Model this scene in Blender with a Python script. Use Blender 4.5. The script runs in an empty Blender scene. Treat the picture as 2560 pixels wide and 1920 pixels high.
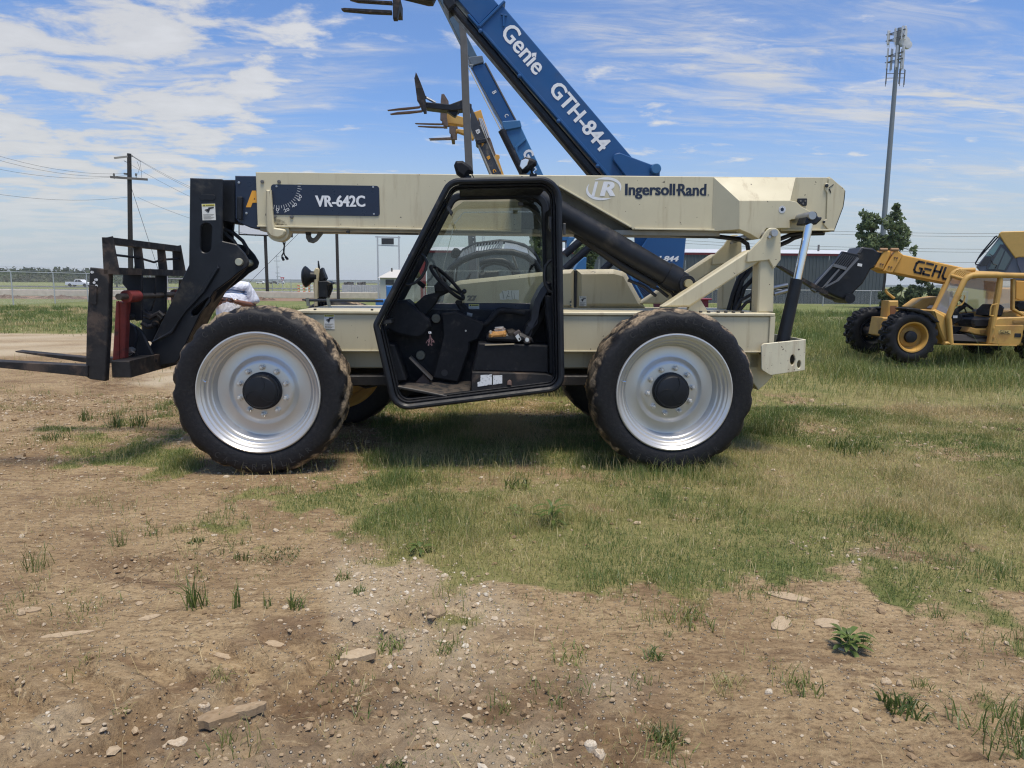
import bpy, bmesh, math, random
import numpy as np
from mathutils import Matrix, Vector
from mathutils.geometry import tessellate_polygon

random.seed(7)
RNG = np.random.default_rng(11)
SC = bpy.context.scene
COL = SC.collection

# ------------------------------------------------------------------ camera, sky, sun, exposure
F_PX, W_PX, H_PX = 1775.0, 2560, 1920
CAM_Z = 1.55
PITCH = math.atan((960 - 708) / F_PX)
ROLL = math.radians(0.5)
cam_d = bpy.data.cameras.new('camera')
cam = bpy.data.objects.new('camera', cam_d)
COL.objects.link(cam)
cam_d.sensor_fit = 'HORIZONTAL'
cam_d.sensor_width = 36.0
cam_d.lens = 36.0 * F_PX / W_PX
cam_d.clip_start = 0.05
cam_d.clip_end = 12000
CAM_R = Matrix.Rotation(math.pi / 2 - PITCH, 3, 'X') @ Matrix.Rotation(ROLL, 3, 'Z')
cam.matrix_world = Matrix.Translation((0, 0, CAM_Z)) @ CAM_R.to_4x4()
SC.camera = cam
CAM_P = Vector((0, 0, CAM_Z))

SUN_EL, SUN_AZ = math.radians(75), math.radians(150)      # azimuth measured from +Y (view direction) towards +X
sun_dir = Vector((math.sin(SUN_AZ) * math.cos(SUN_EL), math.cos(SUN_AZ) * math.cos(SUN_EL), math.sin(SUN_EL)))
sun_l = bpy.data.lights.new('sun', 'SUN')
sun_l.energy = 3.5
sun_l.angle = math.radians(20)
sun_l.color = (1.0, 0.91, 0.77)
sun_o = bpy.data.objects.new('sun', sun_l)
COL.objects.link(sun_o)
sun_o.rotation_euler = sun_dir.to_track_quat('Z', 'Y').to_euler()
sun_o.location = (0, 0, 40)

SKY_STRENGTH = 0.12
CLOUD = 5.6
world = bpy.data.worlds.new('World')
SC.world = world
world.use_nodes = True


class NT:
    """small helper to write node graphs"""
    def __init__(self, tree):
        self.t = tree

    def n(self, kind, **kw):
        nd = self.t.nodes.new(kind)
        for k, v in kw.items():
            if k == 'ins':
                for a, b in v.items():
                    sock = nd.inputs[a]
                    if isinstance(b, bpy.types.NodeSocket):
                        self.t.links.new(b, sock)
                    else:
                        sock.default_value = b
            else:
                setattr(nd, k, v)
        return nd

    def math(self, op, a, b=None, c=None, clamp=False):
        nd = self.n('ShaderNodeMath', operation=op, use_clamp=clamp)
        for i, v in enumerate((a, b, c)):
            if v is None:
                continue
            if isinstance(v, bpy.types.NodeSocket):
                self.t.links.new(v, nd.inputs[i])
            else:
                nd.inputs[i].default_value = v
        return nd.outputs[0]

    def smooth(self, v, lo, hi, to0=0.0, to1=1.0):
        nd = self.n('ShaderNodeMapRange', interpolation_type='SMOOTHSTEP')
        self.t.links.new(v, nd.inputs[0])
        nd.inputs[1].default_value = lo
        nd.inputs[2].default_value = hi
        nd.inputs[3].default_value = to0
        nd.inputs[4].default_value = to1
        return nd.outputs[0]

    def mix(self, fac, a, b, blend='MIX'):
        nd = self.n('ShaderNodeMix', data_type='RGBA', blend_type=blend)
        for sock, v in ((nd.inputs[0], fac), (nd.inputs[6], a), (nd.inputs[7], b)):
            if isinstance(v, bpy.types.NodeSocket):
                self.t.links.new(v, sock)
            elif isinstance(v, (int, float)):
                sock.default_value = v
            else:
                sock.default_value = (*v, 1.0) if len(v) == 3 else v
        return nd.outputs[2]

    def noise(self, vec, scale, detail=4, rough=0.55, dist=0.0):
        nd = self.n('ShaderNodeTexNoise', ins={'Scale': scale, 'Detail': detail, 'Roughness': rough, 'Distortion': dist})
        if vec is not None:
            self.t.links.new(vec, nd.inputs['Vector'])
        return nd.outputs[0]


def build_world():
    t = world.node_tree
    t.nodes.clear()
    g = NT(t)
    sky = g.n('ShaderNodeTexSky', sky_type='NISHITA', sun_disc=False, sun_elevation=SUN_EL,
              sun_rotation=SUN_AZ, altitude=200, air_density=1.0, dust_density=1.2, ozone_density=1.6)
    co = g.n('ShaderNodeTexCoord')
    sep = g.n('ShaderNodeSeparateXYZ', ins={0: co.outputs['Generated']})
    x, y, z = sep.outputs
    zc = g.math('MAXIMUM', z, 0.0)
    den = g.math('ADD', zc, 0.10)
    u = g.math('DIVIDE', x, den)
    v = g.math('DIVIDE', y, den)
    # the cloud deck: a plane high above; cirrus is combed along one direction
    plane = g.n('ShaderNodeCombineXYZ', ins={0: u, 1: v}).outputs[0]
    rot = g.n('ShaderNodeMapping', ins={'Vector': plane, 'Rotation': (0, 0, math.radians(-24)), 'Scale': (0.55, 1.5, 1)}).outputs[0]
    warp = g.n('ShaderNodeTexNoise', ins={'Vector': rot, 'Scale': 0.9, 'Detail': 3.0})
    wv = g.n('ShaderNodeVectorMath', operation='SCALE', ins={0: warp.outputs[1], 'Scale': 0.9}).outputs[0]
    rw = g.n('ShaderNodeVectorMath', operation='ADD', ins={0: rot, 1: wv}).outputs[0]
    big = g.noise(rw, 0.75, 5, 0.55, 0.3)
    comb = g.noise(g.n('ShaderNodeMapping', ins={'Vector': rw, 'Scale': (0.9, 2.3, 1)}).outputs[0], 2.4, 9, 0.64, 0.5)
    puff = g.noise(g.n('ShaderNodeMapping', ins={'Vector': plane, 'Location': (3.1, 1.7, 0), 'Scale': (1.0, 1.35, 1)}).outputs[0], 2.6, 8, 0.6, 0.25)
    cov = g.math('ADD', g.math('MULTIPLY', big, 0.62), g.math('MULTIPLY', comb, 0.42))
    # thicker where the picture has banks of cloud: to the upper left and the upper right
    def lobe(cx, cy, cz, k):
        vv = Vector((cx, cy, cz)).normalized()
        d = g.n('ShaderNodeVectorMath', operation='DOT_PRODUCT', ins={0: co.outputs['Generated'], 1: vv})
        return g.smooth(d.outputs['Value'], k, 1.0)
    banks = g.math('ADD', g.math('MULTIPLY', lobe(-0.62, 1, 0.34, 0.86), 0.11), g.math('MULTIPLY', lobe(0.62, 1, 0.42, 0.84), 0.14))
    hole = g.math('MULTIPLY', lobe(-0.2, 1, 0.22, 0.95), -0.05)
    cov = g.math('ADD', g.math('ADD', cov, banks), hole)
    cirrus = g.smooth(cov, 0.555, 0.80)
    broken = g.noise(g.n('ShaderNodeMapping', ins={'Vector': rot, 'Location': (7.3, 2.2, 0)}).outputs[0], 5.5, 10, 0.66, 0.4)
    cirrus = g.math('MULTIPLY', cirrus, g.smooth(broken, 0.36, 0.62, 0.12, 0.95))
    pm = g.smooth(g.math('ADD', puff, g.math('ADD', g.math('MULTIPLY', lobe(-0.66, 1, 0.30, 0.93), 0.20), g.math('MULTIPLY', lobe(0.10, 1, 0.20, 0.985), 0.03))), 0.58, 0.72)
    amount = g.math('MAXIMUM', cirrus, g.math('MULTIPLY', pm, 0.88))
    shade = g.smooth(puff, 0.45, 0.8, 0.86, 1.0)
    ccol = g.mix(g.smooth(z, 0.0, 0.5), (1.0 * CLOUD, 1.0 * CLOUD, 0.98 * CLOUD), (1.0 * CLOUD, 1.0 * CLOUD, 1.02 * CLOUD))
    ccol = g.mix(1.0, ccol, g.n('ShaderNodeCombineColor', ins={0: shade, 1: shade, 2: shade}).outputs[0], 'MULTIPLY')
    # thin milky veil low over the horizon
    veil = g.smooth(z, 0.0, 0.24, 0.92, 0.0)
    base = g.mix(1.0, sky.outputs[0], (0.74, 0.92, 1.20), 'MULTIPLY')
    base = g.mix(veil, base, (0.68 * CLOUD, 0.77 * CLOUD, 0.81 * CLOUD))
    low = g.smooth(z, 0.02, 0.12, 0.25, 1.0)
    colr = g.mix(g.math('MULTIPLY', amount, low), base, ccol)
    bg = g.n('ShaderNodeBackground', ins={'Color': colr, 'Strength': SKY_STRENGTH})
    out = g.n('ShaderNodeOutputWorld')
    t.links.new(bg.outputs[0], out.inputs[0])


build_world()
vs = SC.view_settings
vs.view_transform = 'Standard'
vs.look = 'None'
vs.exposure = 0.22
vs.gamma = 1.0
vs.use_curve_mapping = False
SC.render.engine = 'CYCLES'
SC.cycles.use_denoising = True
SC.cycles.denoising_input_passes = 'RGB_ALBEDO_NORMAL'
SC.cycles.denoising_prefilter = 'NONE'
SC.cycles.filter_width = 1.2
SC.cycles.max_bounces = 8
SC.cycles.transparent_max_bounces = 24
SC.cycles.use_adaptive_sampling = False


# ------------------------------------------------------------------ placing: rays, frames
def ray_dir(px, py):
    v = Vector(((px - W_PX / 2) / F_PX, -(py - H_PX / 2) / F_PX, -1.0))
    return CAM_R @ v


def on_ground(px, py, z=0.0):
    d = ray_dir(px, py)
    t = (z - CAM_Z) / d.z
    return CAM_P + d * t


class Frame:
    """the place a thing stands: origin on the ground and heading; local x runs along it, local y away from the viewer"""
    def __init__(self, origin, yaw=0.0):
        self.o, self.yaw = Vector(origin), yaw
        self.m = Matrix.Translation(self.o) @ Matrix.Rotation(yaw, 4, 'Z')
        self.i = self.m.inverted()
        self.lp = self.i @ CAM_P
        self.i3 = self.i.to_3x3()

    def side(self, px, py, d):                      # (x, z) on the local plane y = d
        r = self.i3 @ ray_dir(px, py)
        p = self.lp + r * ((d - self.lp.y) / r.y)
        return (p.x, p.z)

    def cross(self, px, py, x):                     # (y, z) on the local plane x = const
        r = self.i3 @ ray_dir(px, py)
        p = self.lp + r * ((x - self.lp.x) / r.x)
        return (p.y, p.z)

    def poly(self, pts, d):
        return [self.side(a[0], a[1], d) for a in pts]

    def p3(self, px, py, d):
        x, z = self.side(px, py, d)
        return (x, d, z)

    def px(self, d):                                # metres per picture pixel at that depth
        return abs(self.side(1000, 700, d)[0] - self.side(1001, 700, d)[0])


class Crop:
    def __init__(self, x0, y0, s):
        self.a = (x0, y0, s)

    def __call__(self, *pts):
        x0, y0, s = self.a
        if len(pts) == 1 and isinstance(pts[0], list):
            pts = pts[0]
        r = [(x0 + p[0] / s, y0 + p[1] / s) + tuple(q / s for q in p[2:]) for p in pts]
        return r

    def one(self, x, y):
        x0, y0, s = self.a
        return (x0 + x / s, y0 + y / s)


K1, K2, K3, K4 = Crop(0, 400, 2.074), Crop(900, 400, 2.5138), Crop(1380, 400, 2.0237), Crop(800, 0, 2.4578)
K5, K6 = Crop(2000, 440, 3.4571), Crop(2000, 0, 2.3696)
R1, R2, R3, R7, R8 = Crop(0, 640, 3.4563), Crop(560, 540, 4.424), Crop(0, 340, 4.424), Crop(1040, 560, 6.1444), Crop(1400, 560, 3.4563)
B1, B2, B3, B4 = Crop(200, 420, 3.0714), Crop(400, 730, 3.5288), Crop(1440, 760, 3.7708), Crop(1700, 420, 3.0727)
B5, B6, B7 = Crop(960, 700, 4.8087), Crop(2080, 580, 4.6083), Crop(940, 160, 5.1842)
T4, T5 = Crop(620, 420, 4.424), Crop(1400, 420, 4.424)


def rounded(pts, seg=6):
    """polygon corners given as (x, y, radius) become arcs"""
    out, n = [], len(pts)
    for i, p in enumerate(pts):
        r = p[2] if len(p) > 2 else 0
        b = Vector(p[:2])
        if r <= 0:
            out.append((b.x, b.y))
            continue
        a, c = Vector(pts[i - 1][:2]), Vector(pts[(i + 1) % n][:2])
        u, w = (a - b).normalized(), (c - b).normalized()
        ang = math.acos(max(-1, min(1, u.dot(w))))
        t = min(r / max(math.tan(ang / 2), 1e-6), (a - b).length * 0.48, (c - b).length * 0.48)
        rr = t * math.tan(ang / 2)
        cen = b + (u + w).normalized() * (rr / math.sin(ang / 2))
        v0, v1 = b + u * t - cen, b + w * t - cen
        a0, a1 = math.atan2(v0.y, v0.x), math.atan2(v1.y, v1.x)
        da = (a1 - a0 + math.pi) % (2 * math.pi) - math.pi
        for k in range(seg + 1):
            q = a0 + da * k / seg
            out.append((cen.x + rr * math.cos(q), cen.y + rr * math.sin(q)))
    return out


def circle(cx, cy, r, n=20):
    return [(cx + r * math.cos(2 * math.pi * k / n), cy + r * math.sin(2 * math.pi * k / n)) for k in range(n)]


def area2(p):
    return sum(p[i - 1][0] * p[i][1] - p[i][0] * p[i - 1][1] for i in range(len(p)))


def inset(poly, b):
    """shift a CCW polygon inwards by b (mitred)"""
    n, out = len(poly), []
    for i in range(n):
        a, p, c = Vector(poly[i - 1]), Vector(poly[i]), Vector(poly[(i + 1) % n])
        e0, e1 = p - a, c - p
        if e0.length < 1e-9 or e1.length < 1e-9:
            out.append((p.x, p.y))
            continue
        e0.normalize(); e1.normalize()
        n0, n1 = Vector((-e0.y, e0.x)), Vector((-e1.y, e1.x))
        m = n0 + n1
        if m.length < 1e-4:
            out.append((p.x + n0.x * b, p.y + n0.y * b))
            continue
        m.normalize()
        k = b / max(m.dot(n0), 0.35)
        out.append((p.x + m.x * k, p.y + m.y * k))
    return out


def dedupe(p):
    out = []
    for q in p:
        if not out or (abs(q[0] - out[-1][0]) + abs(q[1] - out[-1][1])) > 1e-6:
            out.append((q[0], q[1]))
    if len(out) > 1 and (abs(out[0][0] - out[-1][0]) + abs(out[0][1] - out[-1][1])) < 1e-6:
        out.pop()
    return out


TEXT_CACHE = {}


def text_shape(s, bold=0.0, shear=0.0, space=1.0):
    key = (s, bold, shear, space)
    if key not in TEXT_CACHE:
        cu = bpy.data.curves.new('lettering', 'FONT')
        cu.body, cu.offset, cu.shear, cu.resolution_u, cu.space_character = s, bold * 0.5, shear, 3, space
        ob = bpy.data.objects.new('lettering', cu)
        COL.objects.link(ob)
        dg = bpy.context.evaluated_depsgraph_get()
        dg.update()
        me = bpy.data.meshes.new_from_object(ob.evaluated_get(dg))
        v = [(q.co.x, q.co.y) for q in me.vertices]
        f = [tuple(p.vertices) for p in me.polygons]
        bpy.data.objects.remove(ob)
        bpy.data.curves.remove(cu)
        bpy.data.meshes.remove(me)
        xs, ys = [a[0] for a in v], [a[1] for a in v]
        TEXT_CACHE[key] = (v, f, min(xs), max(xs), min(ys), max(ys))
    return TEXT_CACHE[key]


class MB:
    """collects shapes and links them as ONE mesh object"""
    def __init__(self):
        self.v, self.f, self.m = [], [], []

    def add(self, verts, faces, mat=0):
        o = len(self.v)
        self.v += [tuple(q) for q in verts]
        self.f += [tuple(i + o for i in f) for f in faces]
        self.m += [mat] * len(faces)
        return self

    @staticmethod
    def axes(axis):
        if axis == 'y':
            return lambda a, b, d: (a, d, b)
        if axis == 'x':
            return lambda a, b, d: (d, a, b)
        return lambda a, b, d: (a, b, d)

    def prism(self, poly, d0, d1, holes=(), ch=0.004, axis='y', mat=0):
        mp = self.axes(axis)
        loops = [dedupe(poly)] + [dedupe(h) for h in holes]
        for k, lp in enumerate(loops):
            a = area2(lp)
            if (k == 0 and a < 0) or (k > 0 and a > 0):
                lp.reverse()
        ch = min(ch, abs(d1 - d0) * 0.4)
        ins = [inset(lp, ch) for lp in loops] if ch > 0 else loops
        sg = 1 if d1 > d0 else -1
        levels = [(ins, d0), (loops, d0 + sg * ch), (loops, d1 - sg * ch), (ins, d1)] if ch > 0 else [(loops, d0), (loops, d1)]
        verts, faces = [], []
        n = sum(len(lp) for lp in loops)
        for lps, d in levels:
            for lp in lps:
                verts += [mp(q[0], q[1], d) for q in lp]
        for L in range(len(levels) - 1):
            o = 0
            for lp in loops:
                k = len(lp)
                for i in range(k):
                    j = (i + 1) % k
                    faces.append((L * n + o + i, L * n + o + j, (L + 1) * n + o + j, (L + 1) * n + o + i))
                o += k
        flat = [q for lp in ins for q in lp]
        tri = tessellate_polygon([[Vector((q[0], q[1], 0)) for q in lp] for lp in ins])
        for t in tri:
            faces.append(tuple(t))
            faces.append(tuple(len(levels) * n - n + i for i in reversed(t)))
        return self.add(verts, faces, mat)

    def ring(self, outer, inner, d0, d1, ch=0.004, axis='y', mat=0):
        return self.prism(outer, d0, d1, [inner], ch, axis, mat)

    def sheet(self, poly, d, axis='y', mat=0):
        mp = self.axes(axis)
        p = dedupe(poly)
        tri = tessellate_polygon([[Vector((q[0], q[1], 0)) for q in p]])
        return self.add([mp(q[0], q[1], d) for q in p], tri, mat)

    def box(self, x0, x1, y0, y1, z0, z1, ch=0.004, mat=0):
        return self.prism([(x0, z0), (x1, z0), (x1, z1), (x0, z1)], y0, y1, (), ch, 'y', mat)

    def tube(self, pts, r, seg=10, mat=0, cap=True):
        pts = [Vector(p) for p in pts]
        rs = r if isinstance(r, (list, tuple)) else [r] * len(pts)
        verts, faces = [], []
        up = None
        for i, p in enumerate(pts):
            t = (pts[min(i + 1, len(pts) - 1)] - pts[max(i - 1, 0)]).normalized()
            if up is None:
                up = t.orthogonal().normalized()
            else:
                up = (up - t * up.dot(t))
                up = up.normalized() if up.length > 1e-6 else t.orthogonal().normalized()
            w = t.cross(up)
            for k in range(seg):
                a = 2 * math.pi * k / seg
                verts.append(p + (up * math.cos(a) + w * math.sin(a)) * rs[i])
        for i in range(len(pts) - 1):
            for k in range(seg):
                j = (k + 1) % seg
                faces.append((i * seg + k, i * seg + j, (i + 1) * seg + j, (i + 1) * seg + k))
        if cap:
            faces.append(tuple(reversed(range(seg))))
            faces.append(tuple(range((len(pts) - 1) * seg, len(pts) * seg)))
        return self.add(verts, faces, mat)

    def bar(self, a, b, w, h, mat=0):
        """rectangular bar from a to b; w across (horizontal), h the other way"""
        a, b = Vector(a), Vector(b)
        t = (b - a).normalized()
        s = t.cross(Vector((0, 0, 1)))
        s = s.normalized() if s.length > 1e-4 else Vector((1, 0, 0))
        u = s.cross(t)
        vs_ = []
        for p in (a, b):
            for i, j in ((-1, -1), (1, -1), (1, 1), (-1, 1)):
                vs_.append(p + s * (i * w / 2) + u * (j * h / 2))
        return self.add(vs_, [(0, 3, 2, 1), (4, 5, 6, 7), (0, 1, 5, 4), (1, 2, 6, 5), (2, 3, 7, 6), (3, 0, 4, 7)], mat)

    def lathe(self, prof, cx, cz, seg=48, mat=0, fn=None, axis='y', close=False):
        """profile of (radius, position) spun about the axis through (cx, cz)"""
        verts, faces = [], []
        n = len(prof)
        for k in range(seg):
            a = 2 * math.pi * k / seg
            for r, y in prof:
                if fn:
                    r, y = fn(r, y, a)
                p, q = cx + r * math.cos(a), cz + r * math.sin(a)
                verts.append((p, y, q) if axis == 'y' else ((y, p, q) if axis == 'x' else (p, q, y)))
        for k in range(seg):
            j = (k + 1) % seg
            for i in range(n if close else n - 1):
                i2 = (i + 1) % n
                faces.append((k * n + i, k * n + i2, j * n + i2, j * n + i))
        return self.add(verts, faces, mat)

    def ball(self, c, r, seg=12, mat=0, sq=(1, 1, 1)):
        verts, faces = [], []
        rows = seg // 2
        for i in range(rows + 1):
            t = math.pi * i / rows
            for k in range(seg):
                a = 2 * math.pi * k / seg
                verts.append((c[0] + r * sq[0] * math.sin(t) * math.cos(a), c[1] + r * sq[1] * math.sin(t) * math.sin(a), c[2] + r * sq[2] * math.cos(t)))
        for i in range(rows):
            for k in range(seg):
                j = (k + 1) % seg
                faces.append((i * seg + k, i * seg + j, (i + 1) * seg + j, (i + 1) * seg + k))
        return self.add(verts, faces, mat)

    def text(self, s, p0, p1, h, d, bold=0.02, shear=0.0, mat=0, axis='y', space=1.0, lift=0.004):
        """lettering fitted between p0 (lower left) and p1 (lower right) with cap height h"""
        mp = self.axes(axis)
        v, f, x0, x1, y0, y1 = text_shape(s, bold, shear, space)
        a, b = Vector(p0), Vector(p1)
        t = (b - a)
        L = t.length
        t.normalize()
        u = Vector((-t.y, t.x))
        e = min(bold * 0.9 * h, L * 0.05)           # heavier strokes: copies set a little apart
        for n, s in enumerate((0, -1, 1) if bold > 0.012 else (0,)):
            vs_ = []
            for q in v:
                w = a + t * (e + (q[0] - x0) / (x1 - x0) * (L - 2 * e) + s * e) + u * ((q[1] - y0) / (y1 - y0) * h)
                vs_.append(mp(w.x, w.y, d - lift - n * 0.0003))
            self.add(vs_, f, mat)
        return self

    def build(self, name, mats, parent=None, smooth=True, angle=38, split=False):
        if split:                                   # every loose piece becomes a part of its own
            root = list(range(len(self.v)))

            def find(i):
                while root[i] != i:
                    root[i] = root[root[i]]
                    i = root[i]
                return i
            for f in self.f:
                a = find(f[0])
                for q in f[1:]:
                    root[find(q)] = a
            groups = {}
            for f, m in zip(self.f, self.m):
                groups.setdefault(find(f[0]), []).append((f, m))
            o = None
            for fs in groups.values():
                ids = sorted({i for f, _ in fs for i in f})
                k = {i: n for n, i in enumerate(ids)}
                b = MB()
                b.v = [self.v[i] for i in ids]
                b.f = [tuple(k[i] for i in f) for f, _ in fs]
                b.m = [m for _, m in fs]
                o = b.build(name, mats, parent, smooth, angle)
            return o
        me = bpy.data.meshes.new(name)
        me.from_pydata(self.v, [], self.f)
        for m in (mats if isinstance(mats, (list, tuple)) else [mats]):
            me.materials.append(m)
        if any(self.m):
            me.polygons.foreach_set('material_index', self.m)
        bm = bmesh.new()
        bm.from_mesh(me)
        bmesh.ops.recalc_face_normals(bm, faces=bm.faces)
        bm.to_mesh(me)
        bm.free()
        if smooth:
            me.shade_smooth()
            me.set_sharp_from_angle(angle=math.radians(angle))
        me.update()
        return link(name, me, parent)


def link(name, me, parent=None):
    o = bpy.data.objects.new(name, me)
    COL.objects.link(o)
    if parent is not None:
        o.parent = parent
    return o


def tag(o, label=None, cat=None, group=None, kind=None):
    for k, v in (('label', label), ('category', cat), ('group', group), ('kind', kind)):
        if v:
            o[k] = v
    return o


def thing(name, label, cat, frame=None, group=None, loc=(0, 0, 0), yaw=0.0):
    o = bpy.data.objects.new(name, None)
    COL.objects.link(o)
    o.empty_display_size = 0.3
    if frame is not None:
        o.matrix_world = frame.m
    else:
        o.location = loc
        o.rotation_euler = (0, 0, yaw)
    return tag(o, label, cat, group)


def copy_tree(o, parent=None):
    c = o.copy()
    COL.objects.link(c)
    if parent is not None:
        c.parent = parent
    for ch in [q for q in COL.objects if q.parent == o]:
        copy_tree(ch, c)
    return c


# ------------------------------------------------------------------ materials
def mat(name, col, rough=0.6, metal=0.0, var=0.0, scale=8.0, col2=None, amount=0.5, bump=0.0, bscale=60.0, spec=0.5, coat=0.0, speck=None, streak=None):
    m = bpy.data.materials.new(name)
    m.use_nodes = True
    t = m.node_tree
    g = NT(t)
    b = t.nodes['Principled BSDF']
    b.inputs['Roughness'].default_value = rough
    b.inputs['Metallic'].default_value = metal
    b.inputs['Specular IOR Level'].default_value = spec
    if coat:
        b.inputs['Coat Weight'].default_value = coat
        b.inputs['Coat Roughness'].default_value = 0.25
    co = g.n('ShaderNodeTexCoord').outputs['Object']
    c = None
    if col2 is not None:
        n = g.noise(co, scale, 6, 0.62, 0.3)
        k = g.smooth(n, 0.62 - amount * 0.3, 0.78 - amount * 0.3)
        c = g.mix(k, col, col2)
    if var > 0:
        n = g.noise(co, scale * 1.7, 5, 0.6)
        k = g.smooth(n, 0.25, 0.75, 1 - var, 1 + var)
        kk = g.n('ShaderNodeCombineColor', ins={0: k, 1: k, 2: k}).outputs[0]
        c = g.mix(1.0, c if c is not None else col, kk, 'MULTIPLY')
    if streak is not None:                          # runs of grime down the plates
        n = g.noise(g.n('ShaderNodeMapping', ins={'Vector': co, 'Scale': (9, 9, 0.9)}).outputs[0], 1.0, 6, 0.68)
        c = g.mix(g.smooth(n, 0.52, 0.74, 0, streak[1]), c if c is not None else col, streak[0])
    if speck is not None:
        n = g.noise(co, speck[1], 2, 0.5)
        k = g.smooth(n, speck[2], speck[2] + 0.02)
        c = g.mix(k, c if c is not None else col, speck[0])
    if c is not None:
        t.links.new(c, b.inputs['Base Color'])
        n2 = g.noise(co, scale * 3, 4, 0.6)
        r = g.smooth(n2, 0.3, 0.7, max(0.02, rough - 0.08), min(1, rough + 0.1))
        t.links.new(r, b.inputs['Roughness'])
    else:
        b.inputs['Base Color'].default_value = (*col, 1)
    if bump > 0:
        n = g.noise(co, bscale, 4, 0.6)
        bp = g.n('ShaderNodeBump', ins={'Strength': min(1.0, bump), 'Distance': 0.01, 'Height': n})
        t.links.new(bp.outputs[0], b.inputs['Normal'])
    return m


def glass_mat(name, tint, refl=0.10, rough=0.03, haze=0.0):
    m = bpy.data.materials.new(name)
    m.use_nodes = True
    t = m.node_tree
    t.nodes.clear()
    g = NT(t)
    tr = g.n('ShaderNodeBsdfTransparent', ins={'Color': (*tint, 1)})
    gl = g.n('ShaderNodeBsdfGlossy', ins={'Color': (1, 1, 1, 1), 'Roughness': rough})
    fr = g.n('ShaderNodeFresnel', ins={'IOR': 1.5})
    k = g.math('ADD', fr.outputs[0], refl - 0.04, clamp=True)
    mx = g.n('ShaderNodeMixShader', ins={0: k, 1: tr.outputs[0], 2: gl.outputs[0]})
    last = mx.outputs[0]
    if haze > 0:
        df = g.n('ShaderNodeBsdfDiffuse', ins={'Color': (0.75, 0.74, 0.70, 1)})
        last = g.n('ShaderNodeMixShader', ins={0: haze, 1: last, 2: df.outputs[0]}).outputs[0]
    out = g.n('ShaderNodeOutputMaterial')
    t.links.new(last, out.inputs[0])
    return m


CREAM = mat('cream_paint', (0.565, 0.505, 0.335), 0.45, var=0.05, scale=1.2, col2=(0.55, 0.485, 0.33), amount=0.25, speck=((0.06, 0.05, 0.04), 26.0, 0.735), streak=((0.38, 0.31, 0.19), 0.8))
CREAM_WORN_LIT = mat('worn_lit_cream_paint', (0.66, 0.61, 0.44), 0.5, var=0.06, scale=3, col2=(0.16, 0.10, 0.06), amount=0.3, speck=((0.06, 0.035, 0.025), 34.0, 0.665), streak=((0.30, 0.18, 0.09), 0.5))  # real wear; the lighter base stands in for stronger light on the bumper
BLACK = mat('black_paint', (0.012, 0.014, 0.018), 0.45, spec=0.3, var=0.25, scale=4, col2=(0.05, 0.045, 0.038), amount=0.2)
BLACK_DULL = mat('worn_black_steel', (0.020, 0.019, 0.019), 0.6, spec=0.3, var=0.3, scale=6, col2=(0.075, 0.055, 0.042), amount=0.45, bump=0.15)
PLASTIC = mat('black_moulded_plastic', (0.008, 0.009, 0.0115), 0.65, spec=0.25, var=0.2, scale=9, col2=(0.035, 0.033, 0.03), amount=0.2, bump=0.12, bscale=160)
NAVY = mat('navy_print', (0.010, 0.018, 0.040), 0.35, var=0.06, scale=5)
WHITE_PRINT = mat('white_print', (0.75, 0.75, 0.74), 0.5, var=0.06, scale=12)
PALE_PRINT = mat('pale_grey_print', (0.62, 0.62, 0.60), 0.5)
AMBER = mat('amber_print', (0.78, 0.36, 0.03), 0.5)
INK = mat('black_print', (0.010, 0.011, 0.014), 0.5)
YELLOW_PRINT = mat('yellow_print', (0.72, 0.62, 0.12), 0.55)
LABEL = mat('label_paper', (0.70, 0.69, 0.62), 0.6, var=0.05, scale=40)
WORN_LABEL = mat('worn_label', (0.72, 0.72, 0.70), 0.6, col2=(0.05, 0.05, 0.052), scale=60, amount=0.3)
SILVER = mat('silver_wheel_paint', (0.60, 0.59, 0.56), 0.32, metal=0.6)
CHROME = mat('polished_rod', (0.82, 0.83, 0.84), 0.14, metal=1.0)
STEEL = mat('bare_steel', (0.42, 0.42, 0.41), 0.4, metal=0.8, var=0.1)
GALV = mat('galvanised_steel', (0.50, 0.51, 0.52), 0.5, metal=0.35, var=0.08)
RED = mat('red_painted_steel', (0.22, 0.034, 0.024), 0.55, var=0.15, scale=7, col2=(0.07, 0.03, 0.025), amount=0.3)
HOSE = mat('hydraulic_hose', (0.012, 0.012, 0.013), 0.55)
BLUE = mat('blue_paint', (0.010, 0.072, 0.205), 0.4, var=0.06, scale=1.5, col2=(0.014, 0.058, 0.15), amount=0.3)
BLUE_LIGHT = mat('faded_blue_paint', (0.035, 0.14, 0.30), 0.45, var=0.08, scale=2)
GREY_STEEL = mat('grey_steel', (0.115, 0.112, 0.105), 0.6, var=0.12, scale=5)
YELLOW = mat('yellow_machine_paint', (0.60, 0.315, 0.055), 0.5, var=0.07, scale=2, col2=(0.50, 0.26, 0.06), amount=0.3)
YELLOW_OLD = mat('old_ochre_paint', (0.52, 0.31, 0.075), 0.55, var=0.08, scale=2, col2=(0.40, 0.22, 0.06), amount=0.35)
RIM_OCHRE = mat('ochre_rim_paint', (0.45, 0.25, 0.05), 0.6, var=0.1, scale=6)
SEAT_VINYL = mat('black_vinyl', (0.018, 0.018, 0.020), 0.5, var=0.15, scale=12)
FLOOR_MAT = mat('dusty_floor', (0.075, 0.060, 0.046), 0.8, var=0.25, scale=14, col2=(0.02, 0.02, 0.02), amount=0.5)
GLASS = glass_mat('tinted_glass', (0.80, 0.83, 0.80), 0.045, 0.02, 0.003)
GLASS_FAR = glass_mat('hazy_perspex', (0.75, 0.68, 0.55), 0.12, 0.08, 0.25)
LENS = mat('lamp_lens', (0.75, 0.76, 0.76), 0.12, metal=0.5)
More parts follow.
